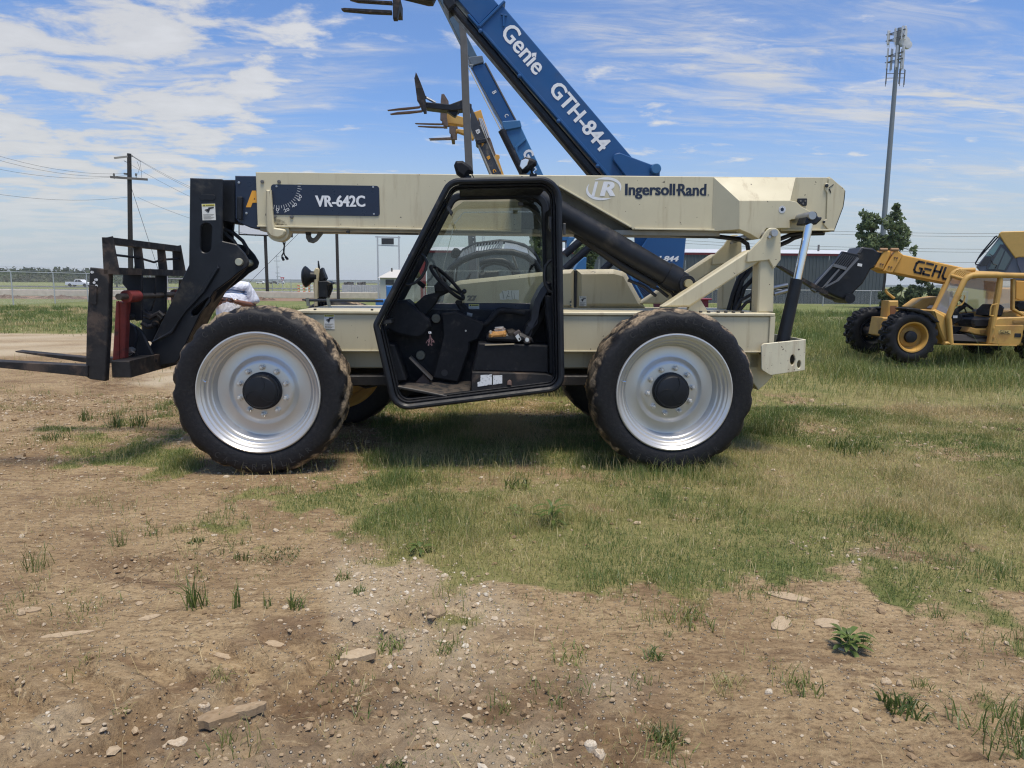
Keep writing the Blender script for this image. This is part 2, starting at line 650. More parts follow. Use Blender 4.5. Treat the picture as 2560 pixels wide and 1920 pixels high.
WOOD_POLE = mat('creosoted_pole', (0.030, 0.026, 0.023), 0.8, var=0.25, scale=4)
CONCRETE = mat('pale_concrete', (0.56, 0.50, 0.40), 0.85, var=0.1, scale=1.5)
WHITE_PAINT = mat('white_paint', (0.76, 0.77, 0.77), 0.45, var=0.03)
RED_SIGN = mat('red_sign_print', (0.55, 0.05, 0.04), 0.5)
ORANGE = mat('orange_plastic', (0.62, 0.17, 0.05), 0.6)
DARK_GLASS = mat('dark_glass', (0.02, 0.025, 0.03), 0.08)


def rubber_mat():
    m = bpy.data.materials.new('tyre_rubber')
    m.use_nodes = True
    t = m.node_tree
    g = NT(t)
    b = t.nodes['Principled BSDF']
    co = g.n('ShaderNodeTexCoord').outputs['Object']
    at = g.n('ShaderNodeAttribute', attribute_name='mud').outputs['Fac']
    n1 = g.noise(co, 5.5, 6, 0.65, 0.4)
    n2 = g.noise(co, 38, 4, 0.6)
    k = g.smooth(g.math('ADD', at, g.math('MULTIPLY', g.math('SUBTRACT', n1, 0.5), 2.0)), 0.50, 0.80)
    blk = g.mix(g.smooth(n2, 0.4, 0.75), (0.009, 0.009, 0.0105), (0.019, 0.018, 0.018))
    mud = g.mix(g.smooth(n2, 0.3, 0.7), (0.15, 0.115, 0.078), (0.38, 0.29, 0.19))
    t.links.new(g.mix(k, blk, mud), b.inputs['Base Color'])
    b.inputs['Specular IOR Level'].default_value = 0.3
    t.links.new(g.smooth(k, 0, 1, 0.55, 0.92), b.inputs['Roughness'])
    bp = g.n('ShaderNodeBump', ins={'Strength': 0.5, 'Distance': 0.008, 'Height': g.noise(co, 70, 5, 0.65)})
    t.links.new(bp.outputs[0], b.inputs['Normal'])
    return m


RUBBER = rubber_mat()

# ================================================================== the ground
def vnoise(x, y, seed=0):
    """smooth value noise on arrays"""
    xi, yi = np.floor(x).astype(np.int64), np.floor(y).astype(np.int64)
    fx, fy = x - xi, y - yi
    fx, fy = fx * fx * (3 - 2 * fx), fy * fy * (3 - 2 * fy)

    def h(a, b):
        n = (a * 374761393 + b * 668265263 + seed * 1274126177) & 0x7fffffff
        n = ((n ^ (n >> 13)) * 1274126177) & 0x7fffffff
        return ((n ^ (n >> 16)) & 0xffff) / 65535.0
    return (h(xi, yi) * (1 - fx) + h(xi + 1, yi) * fx) * (1 - fy) + (h(xi, yi + 1) * (1 - fx) + h(xi + 1, yi + 1) * fx) * fy


def fbm(x, y, oct_=5, seed=0, gain=0.5):
    s, a, t = 0.0, 1.0, 0.0
    for i in range(oct_):
        s = s + a * vnoise(x * 2 ** i + 17.3 * i, y * 2 ** i - 9.1 * i, seed + i)
        t += a
        a *= gain
    return s / t


def gpoly(pts):
    return np.array([[*on_ground(px, py)][:2] for px, py in pts])


def sdist(x, y, poly):
    """signed distance to a polygon, positive inside"""
    d2 = np.full(x.shape, 1e18)
    inside = np.zeros(x.shape, bool)
    n = len(poly)
    for i in range(n):
        x0, y0 = poly[i - 1]
        x1, y1 = poly[i]
        ex, ey = x1 - x0, y1 - y0
        t = np.clip(((x - x0) * ex + (y - y0) * ey) / max(ex * ex + ey * ey, 1e-12), 0, 1)
        d2 = np.minimum(d2, (x - x0 - t * ex) ** 2 + (y - y0 - t * ey) ** 2)
        c = (y0 > y) != (y1 > y)
        with np.errstate(divide='ignore', invalid='ignore'):
            inside ^= c & (x < (x1 - x0) * (y - y0) / (y1 - y0 if y1 != y0 else 1e-12) + x0)
    d = np.sqrt(d2)
    return np.where(inside, d, -d)


def sstep(v, a, b):
    t = np.clip((v - a) / (b - a), 0, 1)
    return t * t * (3 - 2 * t)


# where turf grows, where it is worn thin, where gravel lies (outlines on the ground)
PATH = gpoly([(1985, 788), (2190, 794), (2190, 806), (1985, 801)])
TURF = [gpoly([(3000, 1500), (2420, 1570), (2250, 1525), (2060, 1490), (1930, 1500), (1800, 1525), (1640, 1540), (1480, 1565), (1330, 1580), (1200, 1530), (1150, 1430), (1000, 1365), (880, 1320), (700, 1320), (630, 1270), (700, 1215),
                (850, 1200), (890, 1120), (900, 1040), (960, 1000), (1010, 930), (1000, 850), (900, 780), (900, 740), (3600, 740)]),
        gpoly([(-900, 742), (1050, 742), (1050, 800), (800, 812), (560, 822), (300, 832), (0, 834), (-900, 836)]),
        gpoly([(330, 1110), (430, 1090), (500, 1110), (520, 1165), (430, 1178), (320, 1165), (230, 1150)])]
SPARSE = [gpoly([(100, 1060), (440, 1010), (480, 1100), (520, 1165), (300, 1190), (60, 1180), (20, 1110)]),
          gpoly([(1180, 1420), (1300, 1560), (1200, 1640), (980, 1560), (800, 1460), (680, 1330), (900, 1310)]),
          gpoly([(1300, 1560), (1480, 1560), (1560, 1660), (1340, 1660)]),
          gpoly([(1640, 1720), (2000, 1690), (2100, 1800), (1700, 1900), (1500, 1850)]),
          gpoly([(420, 1360), (760, 1340), (780, 1410), (480, 1420)]),
          gpoly([(2150, 1640), (2350, 1650), (2600, 1560), (2800, 1960), (2000, 1990), (2120, 1780)]),
          gpoly([(2020, 1440), (2220, 1480), (2230, 1560), (2080, 1600), (1980, 1540)]),
          gpoly([(1560, 1500), (1800, 1490), (1880, 1560), (1700, 1600), (1560, 1590)]),
          gpoly([(0, 1330), (230, 1330), (230, 1400), (0, 1420)]),
          gpoly([(420, 900), (480, 960), (470, 1010), (400, 1000)])]
BARE = [PATH, gpoly([(1290, 1180), (1420, 1172), (1500, 1185), (1440, 1205), (1300, 1215), (1160, 1225), (1130, 1205)]),
        gpoly([(2000, 1050), (2110, 1070), (2120, 1120), (2040, 1118)]),
        gpoly([(2290, 1120), (2480, 1130), (2500, 1165), (2330, 1175)]),
        gpoly([(1020, 985), (1120, 1000), (1120, 1030), (960, 1050), (930, 1035)]),
        gpoly([(1280, 1000), (1400, 1000), (1420, 1040), (1310, 1050)]),
        gpoly([(1860, 985), (1990, 980), (2000, 996), (1880, 1000)]),
        gpoly([(1890, 1360), (2150, 1370), (2300, 1420), (2260, 1450), (2050, 1410), (1900, 1400)]),
        gpoly([(700, 1205), (850, 1150), (880, 1190), (760, 1235)]),
        gpoly([(1540, 1265), (1780, 1285), (1790, 1310), (1600, 1290)])]
GRAVEL = [gpoly([(-600, 838), (560, 826), (560, 870), (300, 880), (0, 890), (-600, 900)]),
          gpoly([(430, 920), (560, 890), (560, 960), (470, 990), (330, 960)]),
          gpoly([(820, 1370), (1150, 1360), (1240, 1500), (1290, 1640), (1150, 1690), (950, 1640), (850, 1500)]),
          gpoly([(1290, 1640), (1480, 1640), (1640, 1700), (1520, 1750), (1300, 1740)]),
          gpoly([(500, 1780), (1000, 1740), (1400, 1820), (1500, 1950), (400, 1950)]),
          gpoly([(0, 1790), (260, 1760), (300, 1850), (0, 1900)]),
          gpoly([(1960, 1345), (2200, 1370), (2300, 1430), (2150, 1420)]),
          PATH]
CLODS = [gpoly([(250, 1830), (620, 1700), (900, 1690), (1280, 1690), (1600, 1720), (1700, 1990), (200, 1990)]),
         gpoly([(230, 890), (330, 880), (360, 960), (240, 990), (180, 960)]),
         gpoly([(250, 1390), (520, 1380), (640, 1400), (500, 1430), (260, 1430)])]


def cover_at(x, y):
    """amount of turf 0..1"""
    wx = x + (fbm(x * 1.5, y * 1.5, 5, 3, 0.6) - 0.5) * 1.7
    wy = y + (fbm(x * 1.5 + 40, y * 1.5, 5, 5, 0.6) - 0.5) * 1.7
    f = np.maximum(0.45, 0.05 * y)
    c = np.zeros(x.shape)
    for p in TURF:
        c = np.maximum(c, sstep(sdist(wx, wy, p), -f * 1.4, f * 1.2))
    for p in SPARSE:
        c = np.maximum(c, 0.50 * sstep(sdist(wx, wy, p), -f, f * 1.6))
    b = np.zeros(x.shape)
    for p in BARE:
        b = np.maximum(b, sstep(sdist(wx, wy, p), -f * 0.6, f * 0.9))
    thin = sstep(fbm(x * 0.9 + 9, y * 0.9, 4, 21), 0.60, 0.74) * (y < 16)
    fine = sstep(fbm(x * 3.2 + 5, y * 3.2, 3, 31), 0.28, 0.52)
    mott = fbm(x * 3.3 + 11, y * 3.3, 4, 101, 0.6) - 0.5
    c = c * (1 - sstep(c, 0.02, 0.2)) + sstep(c, 0.02, 0.2) * np.clip(sstep(c + mott * 1.5 * (1 - 0.5 * c), 0.30, 0.85), 0, 1)
    c = np.maximum(c, 0.16 * sstep(fbm(x * 1.9 + 3, y * 1.9, 4, 91), 0.50, 0.64) * (y < 14))
    c = c * (1 - 0.70 * b) * (1 - 0.30 * thin) * (0.62 + 0.38 * fine)
    far = sstep(y, 36, 44)
    return c * (1 - far) + far


def gravel_at(x, y):
    wx = x + (fbm(x * 1.6 + 3, y * 1.6, 4, 13) - 0.5) * 0.8
    wy = y + (fbm(x * 1.6 + 70, y * 1.6, 4, 15) - 0.5) * 0.8
    f = np.maximum(0.15, 0.03 * y)
    g = np.zeros(x.shape)
    for p in GRAVEL:
        g = np.maximum(g, sstep(sdist(wx, wy, p), -f, f))
    return g * (0.35 + 0.65 * sstep(fbm(x * 2.2, y * 2.2, 4, 17), 0.35, 0.6))


def clod_at(x, y):
    g = np.zeros(x.shape)
    for p in CLODS:
        g = np.maximum(g, sstep(sdist(x, y, p), -0.25, 0.25))
    return g


def height_at(x, y, clod=None):
    near = 1 - sstep(y, 10, 26)
    h = (fbm(x * 0.55, y * 0.55, 3, 41) - 0.5) * 0.055 + (fbm(x * 3.0, y * 3.0, 4, 43) - 0.5) * 0.026
    k = clod_at(x, y) if clod is None else clod
    lump = fbm(x * 9, y * 9, 4, 47, 0.6)
    h = h + k * (np.abs(lump - 0.5) * -0.16 + 0.022 + (fbm(x * 2.4, y * 2.4, 3, 49) - 0.5) * 0.07)
    # tread prints of a tyre crossing the lower left: herring-bone bars
    cx, cy = *on_ground(330, 1740)[:2],
    ux, uy = 0.93, 0.37
    s, t = (x - cx) * ux + (y - cy) * uy, -(x - cx) * uy + (y - cy) * ux
    band = sstep(0.36 - np.abs(t), 0, 0.06) * sstep(1.6 - np.abs(s), 0, 0.5)
    bars = 0.5 + 0.5 * np.sin(2 * np.pi * (s + np.abs(t) * 0.7) / 0.26)
    h = h + band * (sstep(bars, 0.35, 0.7) * 0.050 - 0.030)
    # smooth where the machine stands
    ax, ay = MAIN_XY
    under = sstep(2.3 - np.abs((y - ay) - 1.2), 0, 0.8)
    return h * near * (1 - 0.55 * under)


MAIN_XY = tuple(on_ground(653, 1190))[:2]
RX = on_ground(1690, 1180).x

ys = [1.2]
while ys[-1] < 3600:
    y_ = ys[-1]
    ys.append(y_ + (max(0.012, 0.0062 * y_) if y_ < 14 else (0.03 * y_ if y_ < 120 else 0.14 * y_)))
ys = np.array(ys)
xs = [0.0]
while xs[-1] < 3600:
    x_ = xs[-1]
    xs.append(x_ + (0.026 if x_ < 4.5 else (0.06 if x_ < 9 else 0.09 * x_)))
xs = np.array(xs)
xs = np.concatenate([-xs[:0:-1], xs])
GX, GY = np.meshgrid(xs, ys)
gx, gy = GX.ravel(), GY.ravel()
CLOD = clod_at(gx, gy)
gz = height_at(gx, gy, CLOD)
COVER = cover_at(gx, gy)
GRAV = gravel_at(gx, gy)
nx, ny = len(xs), len(ys)
idx = (np.arange(ny - 1)[:, None] * nx + np.arange(nx - 1)[None, :]).ravel()
quads = np.stack([idx, idx + 1, idx + nx + 1, idx + nx], 1)


def raw_mesh(name, co, faces, k, smooth=True):
    """mesh from numpy arrays, k corners per face"""
    me = bpy.data.meshes.new(name)
    nf = len(faces)
    me.vertices.add(len(co))
    me.vertices.foreach_set('co', np.ascontiguousarray(co, dtype=np.float32).ravel())
    me.loops.add(nf * k)
    me.loops.foreach_set('vertex_index', np.ascontiguousarray(faces, dtype=np.int32).ravel())
    me.polygons.add(nf)
    me.polygons.foreach_set('loop_start', np.arange(nf, dtype=np.int32) * k)
    me.polygons.foreach_set('loop_total', np.full(nf, k, dtype=np.int32))
    me.polygons.foreach_set('use_smooth', np.full(nf, smooth, dtype=bool))
    me.update()
    me.validate()
    return me


def attr(me, name, val):
    a = me.attributes.new(name, 'FLOAT', 'POINT')
    a.data.foreach_set('value', np.ascontiguousarray(val, dtype=np.float32))


def ground_mat():
    m = bpy.data.materials.new('dirt_and_turf')
    m.use_nodes = True
    t = m.node_tree
    g = NT(t)
    b = t.nodes['Principled BSDF']
    b.inputs['Roughness'].default_value = 0.95
    b.inputs['Specular IOR Level'].default_value = 0.15
    co = g.n('ShaderNodeTexCoord').outputs['Object']
    cov = g.n('ShaderNodeAttribute', attribute_name='cover').outputs['Fac']
    gra = g.n('ShaderNodeAttribute', attribute_name='gravel').outputs['Fac']
    clo = g.n('ShaderNodeAttribute', attribute_name='clod').outputs['Fac']
    n1 = g.noise(co, 0.9, 7, 0.62, 0.4)
    n2 = g.noise(co, 6.0, 6, 0.65, 0.5)
    n3 = g.noise(co, 55.0, 4, 0.7)
    flat = g.n('ShaderNodeMapping', ins={'Vector': co, 'Scale': (0.6, 1.4, 1)}).outputs[0]
    n4 = g.noise(flat, 2.3, 6, 0.6, 0.8)
    soil = g.mix(g.smooth(n1, 0.34, 0.66), (0.285, 0.193, 0.103), (0.440, 0.320, 0.178))
    soil = g.mix(g.smooth(n4, 0.50, 0.68, 0, 0.85), soil, (0.205, 0.132, 0.076))
    soil = g.mix(g.smooth(n2, 0.54, 0.75, 0, 0.5), soil, (0.49, 0.375, 0.222))
    soil = g.mix(g.math('MULTIPLY', clo, g.smooth(n2, 0.38, 0.58, 0.95, 0.35)), soil, (0.150, 0.092, 0.050))
    n6 = g.noise(flat, 19.0, 8, 0.74, 0.6)
    soil = g.mix(g.smooth(n6, 0.32, 0.52, 0.9, 0.0), soil, (0.140, 0.088, 0.048))  # dark flecks: soil tone, with shade between crumbs put into the colour
    soil = g.mix(g.smooth(n6, 0.55, 0.68, 0.0, 0.75), soil, (0.53, 0.415, 0.25))
    soil = g.mix(g.smooth(n3, 0.30, 0.55, 0.55, 0.0), soil, (0.135, 0.09, 0.055))
    crk = g.n('ShaderNodeTexVoronoi', feature='DISTANCE_TO_EDGE', ins={'Vector': g.n('ShaderNodeVectorMath', operation='ADD', ins={0: co, 1: g.n('ShaderNodeVectorMath', operation='SCALE', ins={0: g.n('ShaderNodeTexNoise', ins={'Vector': co, 'Scale': 9.0, 'Detail': 4.0}).outputs[1], 'Scale': 0.10}).outputs[0]}).outputs[0], 'Scale': 9.0}).outputs['Distance']
    crack = g.math('MULTIPLY', g.smooth(crk, 0.035, 0.008), g.smooth(n1, 0.58, 0.68))
    soil = g.mix(g.math('MULTIPLY', crack, 0.5), soil, (0.11, 0.075, 0.046))
    vor = g.n('ShaderNodeTexVoronoi', feature='F1', ins={'Vector': co, 'Scale': 46.0})
    grit = g.math('MULTIPLY', g.smooth(vor.outputs['Distance'], 0.30, 0.16), g.smooth(g.n('ShaderNodeSeparateColor', ins={0: vor.outputs['Color']}).outputs[0], 0.50, 0.60))
    k = g.math('MULTIPLY', grit, g.math('ADD', 0.55, g.math('MULTIPLY', gra, 0.45)), clamp=True)
    yy = g.n('ShaderNodeSeparateXYZ', ins={0: co}).outputs[1]
    soil = g.mix(g.math('MULTIPLY', gra, g.smooth(yy, 6, 11, 0.45, 0.85)), soil, (0.50, 0.415, 0.285))
    soil = g.mix(k, soil, (0.50, 0.445, 0.355))
    turf = g.mix(g.smooth(n2, 0.35, 0.65), (0.190, 0.185, 0.066), (0.300, 0.262, 0.110))
    turf = g.mix(g.smooth(n1, 0.45, 0.7), turf, (0.150, 0.168, 0.054))
    far = g.mix(g.smooth(n1, 0.4, 0.62), (0.145, 0.182, 0.060), (0.225, 0.218, 0.092))
    sep = g.n('ShaderNodeSeparateXYZ', ins={0: co})
    turf = g.mix(g.smooth(sep.outputs[1], 12, 30), turf, far)
    kk = g.smooth(g.math('ADD', cov, g.math('MULTIPLY', g.math('SUBTRACT', n2, 0.5), 0.7)), 0.25, 0.65)
    t.links.new(g.mix(kk, soil, turf), b.inputs['Base Color'])
    hsum = g.math('ADD', g.math('MULTIPLY', n2, 0.45), g.math('ADD', g.math('ADD', g.math('MULTIPLY', crack, -0.5), g.math('ADD', g.math('MULTIPLY', n6, 0.5), g.math('MULTIPLY', n3, 0.35))), g.math('MULTIPLY', grit, 0.5)))
    bp = g.n('ShaderNodeBump', ins={'Strength': 1.0, 'Distance': 0.035, 'Height': hsum})
    t.links.new(bp.outputs[0], b.inputs['Normal'])
    return m


me = raw_mesh('ground', np.stack([gx, gy, gz], 1), quads, 4)
attr(me, 'cover', COVER)
attr(me, 'gravel', GRAV)
attr(me, 'clod', CLOD)
me.materials.append(ground_mat())
tag(link('ground', me), kind='structure')


# ---- grass: blades of two segments, thinner turf where it is worn
def blade_mat(name):
    m = bpy.data.materials.new(name)
    m.use_nodes = True
    t = m.node_tree
    t.nodes.clear()
    g = NT(t)
    dry = g.n('ShaderNodeAttribute', attribute_name='dry').outputs['Fac']
    tone = g.n('ShaderNodeAttribute', attribute_name='tone').outputs['Fac']
    c = g.mix(g.smooth(dry, 0.0, 0.5), (0.140, 0.200, 0.050), (0.310, 0.315, 0.095))
    c = g.mix(g.smooth(dry, 0.45, 1.0), c, (0.60, 0.48, 0.25))
    k = g.n('ShaderNodeCombineColor', ins={0: tone, 1: tone, 2: tone}).outputs[0]
    c = g.mix(1.0, c, k, 'MULTIPLY')
    d = g.n('ShaderNodeBsdfDiffuse', ins={'Color': c, 'Roughness': 0.6})
    tr = g.n('ShaderNodeBsdfTranslucent', ins={'Color': c})
    gl = g.n('ShaderNodeBsdfGlossy', ins={'Color': (1, 1, 1, 1), 'Roughness': 0.45})
    mx = g.n('ShaderNodeMixShader', ins={0: 0.34, 1: d.outputs[0], 2: tr.outputs[0]})
    mx = g.n('ShaderNodeMixShader', ins={0: 0.03, 1: mx.outputs[0], 2: gl.outputs[0]})
    out = g.n('ShaderNodeOutputMaterial')
    t.links.new(mx.outputs[0], out.inputs[0])
    return m


BLADE = blade_mat('grass_blades')


def blades(name, x, y, z, L, wd, lean, dry, tone, parent=None, rng=RNG, curl=1.0):
    n = len(x)
    az = rng.uniform(0, 2 * np.pi, n)
    dx, dy = np.cos(az), np.sin(az)
    fa = rng.uniform(0, 2 * np.pi, n)
    sx, sy = np.cos(fa) * wd * 0.5, np.sin(fa) * wd * 0.5
    b = np.stack([x, y, z], 1)
    m1 = b + np.stack([dx * L * lean * 0.28, dy * L * lean * 0.28, L * np.sqrt(np.maximum(0.03, 1 - (lean * 0.5) ** 2)) * 0.55], 1)
    tp = b + np.stack([dx * L * lean * curl, dy * L * lean * curl, L * np.sqrt(np.maximum(0.02, 1 - np.minimum(lean, 1.0) ** 2))], 1)
    s = np.stack([sx, sy, np.zeros(n)], 1)
    co = np.stack([b - s, b + s, m1 + s * 0.75, m1 - s * 0.75, tp], 1).reshape(-1, 3)
    o = np.arange(n)[:, None] * 5
    tri = np.concatenate([o + np.array([[0, 1, 2]]), o + np.array([[0, 2, 3]]), o + np.array([[3, 2, 4]])], 1).reshape(-1, 3)
    me = raw_mesh(name, co, tri, 3, True)
    attr(me, 'dry', np.repeat(dry, 5))
    attr(me, 'tone', np.repeat(tone, 5))
    me.materials.append(BLADE)
    return link(name, me, parent)


def scatter(n, y0, y1, half=0.80):
    """points spread over the ground seen between two distances"""
    y = np.sqrt(RNG.uniform(y0 * y0, y1 * y1, n))
    x = RNG.uniform(-half, half, n) * (y + 0.6)
    return x, y


def turf(name, n, y0, y1, L0, L1, w0, boost=1.0):
    x, y = scatter(n, y0, y1)
    c = cover_at(x, y)
    keep = RNG.uniform(0, 1, n) < c * boost
    x, y, c = x[keep], y[keep], c[keep]
    m = len(x)
    z = height_at(x, y) - 0.004
    patch = fbm(x * 0.8 + 30, y * 0.8, 4, 61)
    tall = sstep(fbm(x * 1.5 + 4, y * 1.5, 3, 67), 0.52, 0.68)
    L = RNG.uniform(L0, L1, m) * RNG.lognormal(0, 0.3, m) * (0.7 + 1.1 * tall) * (0.55 + 0.45 * c)
    dry = np.clip((patch - 0.47) * 4.4 + RNG.normal(0.20, 0.27, m), 0, 1)
    lush = sstep(x - 0.12 * y, 1.5, 5) * sstep(y, 8.5, 11)
    dry = dry * (1 - 0.45 * lush)
    L = L * (1 + 0.9 * lush)
    tone = RNG.uniform(0.75, 1.2, m)
    w = np.maximum(w0, 0.00055 * y) * RNG.uniform(0.7, 1.3, m)
    lean = np.clip(RNG.normal(0.62, 0.25, m), 0.05, 1.0)
    return blades(name, x, y, z, L, w, lean, dry, tone)


g1 = turf('grass', 520000, 2.0, 9.0, 0.028, 0.070, 0.0026)
tag(g1, kind='stuff')
g2 = turf('grass', 330000, 9.0, 40.0, 0.06, 0.15, 0.004)
tag(g2, kind='stuff')
# small clumps creeping out over the bare dirt
x, y = scatter(2600, 2.1, 10.0)
c = cover_at(x, y)
keep = RNG.uniform(0, 1, len(x)) < 0.05 + 0.75 * sstep(c, 0.02, 0.25) * (1 - sstep(c, 0.55, 0.8))
x, y = x[keep], y[keep]
k = RNG.integers(6, 30, len(x))
s = np.repeat(RNG.uniform(0.012, 0.06, len(x)), k)
L = np.repeat(RNG.uniform(0.03, 0.11, len(x)), k)
d = np.repeat(RNG.uniform(0.0, 0.6, len(x)), k)
x, y = np.repeat(x, k), np.repeat(y, k)
m = len(x)
x, y = x + RNG.normal(0, 1, m) * s, y + RNG.normal(0, 1, m) * s
tag(blades('grass', x, y, height_at(x, y) - 0.003, L * RNG.uniform(0.5, 1.1, m), RNG.uniform(0.0025, 0.005, m), np.clip(RNG.normal(0.65, 0.25, m), 0.05, 1.0), np.clip(d + RNG.normal(0, 0.15, m), 0, 1), RNG.uniform(0.7, 1.1, m)), kind='stuff')
# dead stalks lying about
x, y = scatter(80000, 2.0, 12.0)
c = cover_at(x, y)
keep = RNG.uniform(0, 1, len(x)) < (0.06 + 0.5 * c * (1 - c) + 0.12 * c)
x, y = x[keep], y[keep]
m = len(x)
tag(blades('straw', x, y, height_at(x, y) + 0.008, RNG.uniform(0.05, 0.16, m), np.full(m, 0.0026), RNG.uniform(0.9, 1.0, m), RNG.uniform(0.75, 1.0, m), RNG.uniform(0.7, 1.15, m)), kind='stuff')
# seed-bearing stems standing above the turf
x, y = scatter(26000, 3.0, 16.0)
c = cover_at(x, y)
keep = RNG.uniform(0, 1, len(x)) < c * 0.5
x, y = x[keep], y[keep]
m = len(x)
tag(blades('grass_stems', x, y, height_at(x, y), RNG.uniform(0.10, 0.20, m), np.maximum(0.0018, 0.0005 * y), np.clip(RNG.normal(0.25, 0.12, m), 0.02, 0.6), RNG.uniform(0.45, 0.95, m), RNG.uniform(0.9, 1.35, m)), kind='stuff')
# seed heads round the wheels
x = np.concatenate([RNG.normal(RX, 0.55, 900), RNG.normal(MAIN_XY[0] + 1.5, 0.9, 500)])
y = MAIN_XY[1] + RNG.uniform(-0.25, 0.7, len(x))
m = len(x)
tag(blades('grass_stems', x, y, height_at(x, y), RNG.uniform(0.06, 0.2, m), np.full(m, 0.0032), np.clip(RNG.normal(0.3, 0.15, m), 0.02, 0.7), RNG.uniform(0.2, 0.95, m), RNG.uniform(0.9, 1.3, m)), kind='stuff')
# tall grass round the parked ochre machine
x = RNG.uniform(5.2, 16, 60000)
y = RNG.uniform(9.5, 17.5, 60000)
k = sstep(fbm(x * 0.7, y * 0.7, 3, 71), 0.36, 0.6) * sstep(x - 0.42 * y, -0.4, 1.2)
keep = RNG.uniform(0, 1, len(x)) < k
x, y = x[keep], y[keep]
m = len(x)
tag(blades('tall_grass', x, y, height_at(x, y), RNG.uniform(0.14, 0.34, m) * (1 + 0.4 * sstep(y, 11.8, 12.8)), np.full(m, 0.0075), np.clip(RNG.normal(0.5, 0.2, m), 0.05, 0.95), np.clip(RNG.normal(0.28, 0.25, m), 0, 1), RNG.uniform(0.8, 1.25, m)), kind='stuff')

# ---- gravel and crumbs of earth
t_ = (1 + 5 ** 0.5) / 2
ICO = np.array([(-1, t_, 0), (1, t_, 0), (-1, -t_, 0), (1, -t_, 0), (0, -1, t_), (0, 1, t_), (0, -1, -t_), (0, 1, -t_), (t_, 0, -1), (t_, 0, 1), (-t_, 0, -1), (-t_, 0, 1)]) / math.sqrt(1 + t_ * t_)
ICF = np.array([(0, 11, 5), (0, 5, 1), (0, 1, 7), (0, 7, 10), (0, 10, 11), (1, 5, 9), (5, 11, 4), (11, 10, 2), (10, 7, 6), (7, 1, 8), (3, 9, 4), (3, 4, 2), (3, 2, 6), (3, 6, 8), (3, 8, 9), (4, 9, 5), (2, 4, 11), (6, 2, 10), (8, 6, 7), (9, 8, 1)])


def stones(name, x, y, size, pale, flat, mat_):
    n = len(x)
    a = RNG.uniform(0, 2 * np.pi, n)
    s = size[:, None, None] * RNG.uniform(0.65, 1.3, (n, 1, 3)) * np.stack([np.ones(n), RNG.uniform(0.6, 1, n), flat], 1)[:, None, :]
    v = ICO[None] * RNG.uniform(0.72, 1.22, (n, 12, 1)) * s
    ca, sa = np.cos(a)[:, None], np.sin(a)[:, None]
    vx, vy = v[:, :, 0] * ca - v[:, :, 1] * sa, v[:, :, 0] * sa + v[:, :, 1] * ca
    z = height_at(x, y)[:, None] + v[:, :, 2] + (size * flat * 0.35)[:, None]
    co = np.stack([vx + x[:, None], vy + y[:, None], z], 2).reshape(-1, 3)
    f = (np.arange(n)[:, None, None] * 12 + ICF[None]).reshape(-1, 3)
    me = raw_mesh(name, co, f, 3, False)
    attr(me, 'pale', np.repeat(pale, 12))
    me.materials.append(mat_)
    return link(name, me)


def stone_mat():
    m = bpy.data.materials.new('limestone_and_earth')
    m.use_nodes = True
    t = m.node_tree
    g = NT(t)
    b = t.nodes['Principled BSDF']
    b.inputs['Roughness'].default_value = 0.9
    b.inputs['Specular IOR Level'].default_value = 0.2
    p = g.n('ShaderNodeAttribute', attribute_name='pale').outputs['Fac']
    co = g.n('ShaderNodeTexCoord').outputs['Object']
    n = g.noise(co, 90, 4, 0.65)
    c = g.mix(g.smooth(p, 0.0, 0.55), (0.225, 0.148, 0.080), (0.44, 0.34, 0.22))
    c = g.mix(g.smooth(p, 0.5, 1.0), c, (0.62, 0.56, 0.45))
    c = g.mix(g.smooth(n, 0.4, 0.7, 0.0, 0.45), c, (0.29, 0.205, 0.125))
    t.links.new(c, b.inputs['Base Color'])
    bp = g.n('ShaderNodeBump', ins={'Strength': 0.6, 'Distance': 0.004, 'Height': n})
    t.links.new(bp.outputs[0], b.inputs['Normal'])
    return m


STONE = stone_mat()
x, y = scatter(125000, 1.9, 9.5)
gr, cl, cv = gravel_at(x, y), clod_at(x, y), cover_at(x, y)
keep = RNG.uniform(0, 1, len(x)) < np.clip(0.20 + 0.62 * gr + 0.45 * cl, 0, 1) * (1 - 0.85 * cv)
x, y, gr, cl = x[keep], y[keep], gr[keep], cl[keep]
m = len(x)
size = np.clip(RNG.lognormal(-5.05, 0.50, m), 0.003, 0.026) * np.maximum(1.0, y / 5.0)
pale = np.clip(RNG.uniform(0.0, 0.75, m) + 0.45 * gr * RNG.uniform(0, 1, m) - 0.4 * cl * RNG.uniform(0, 1, m), 0, 1)
tag(stones('gravel', x, y, size, pale, RNG.uniform(0.4, 0.8, m), STONE), kind='stuff')

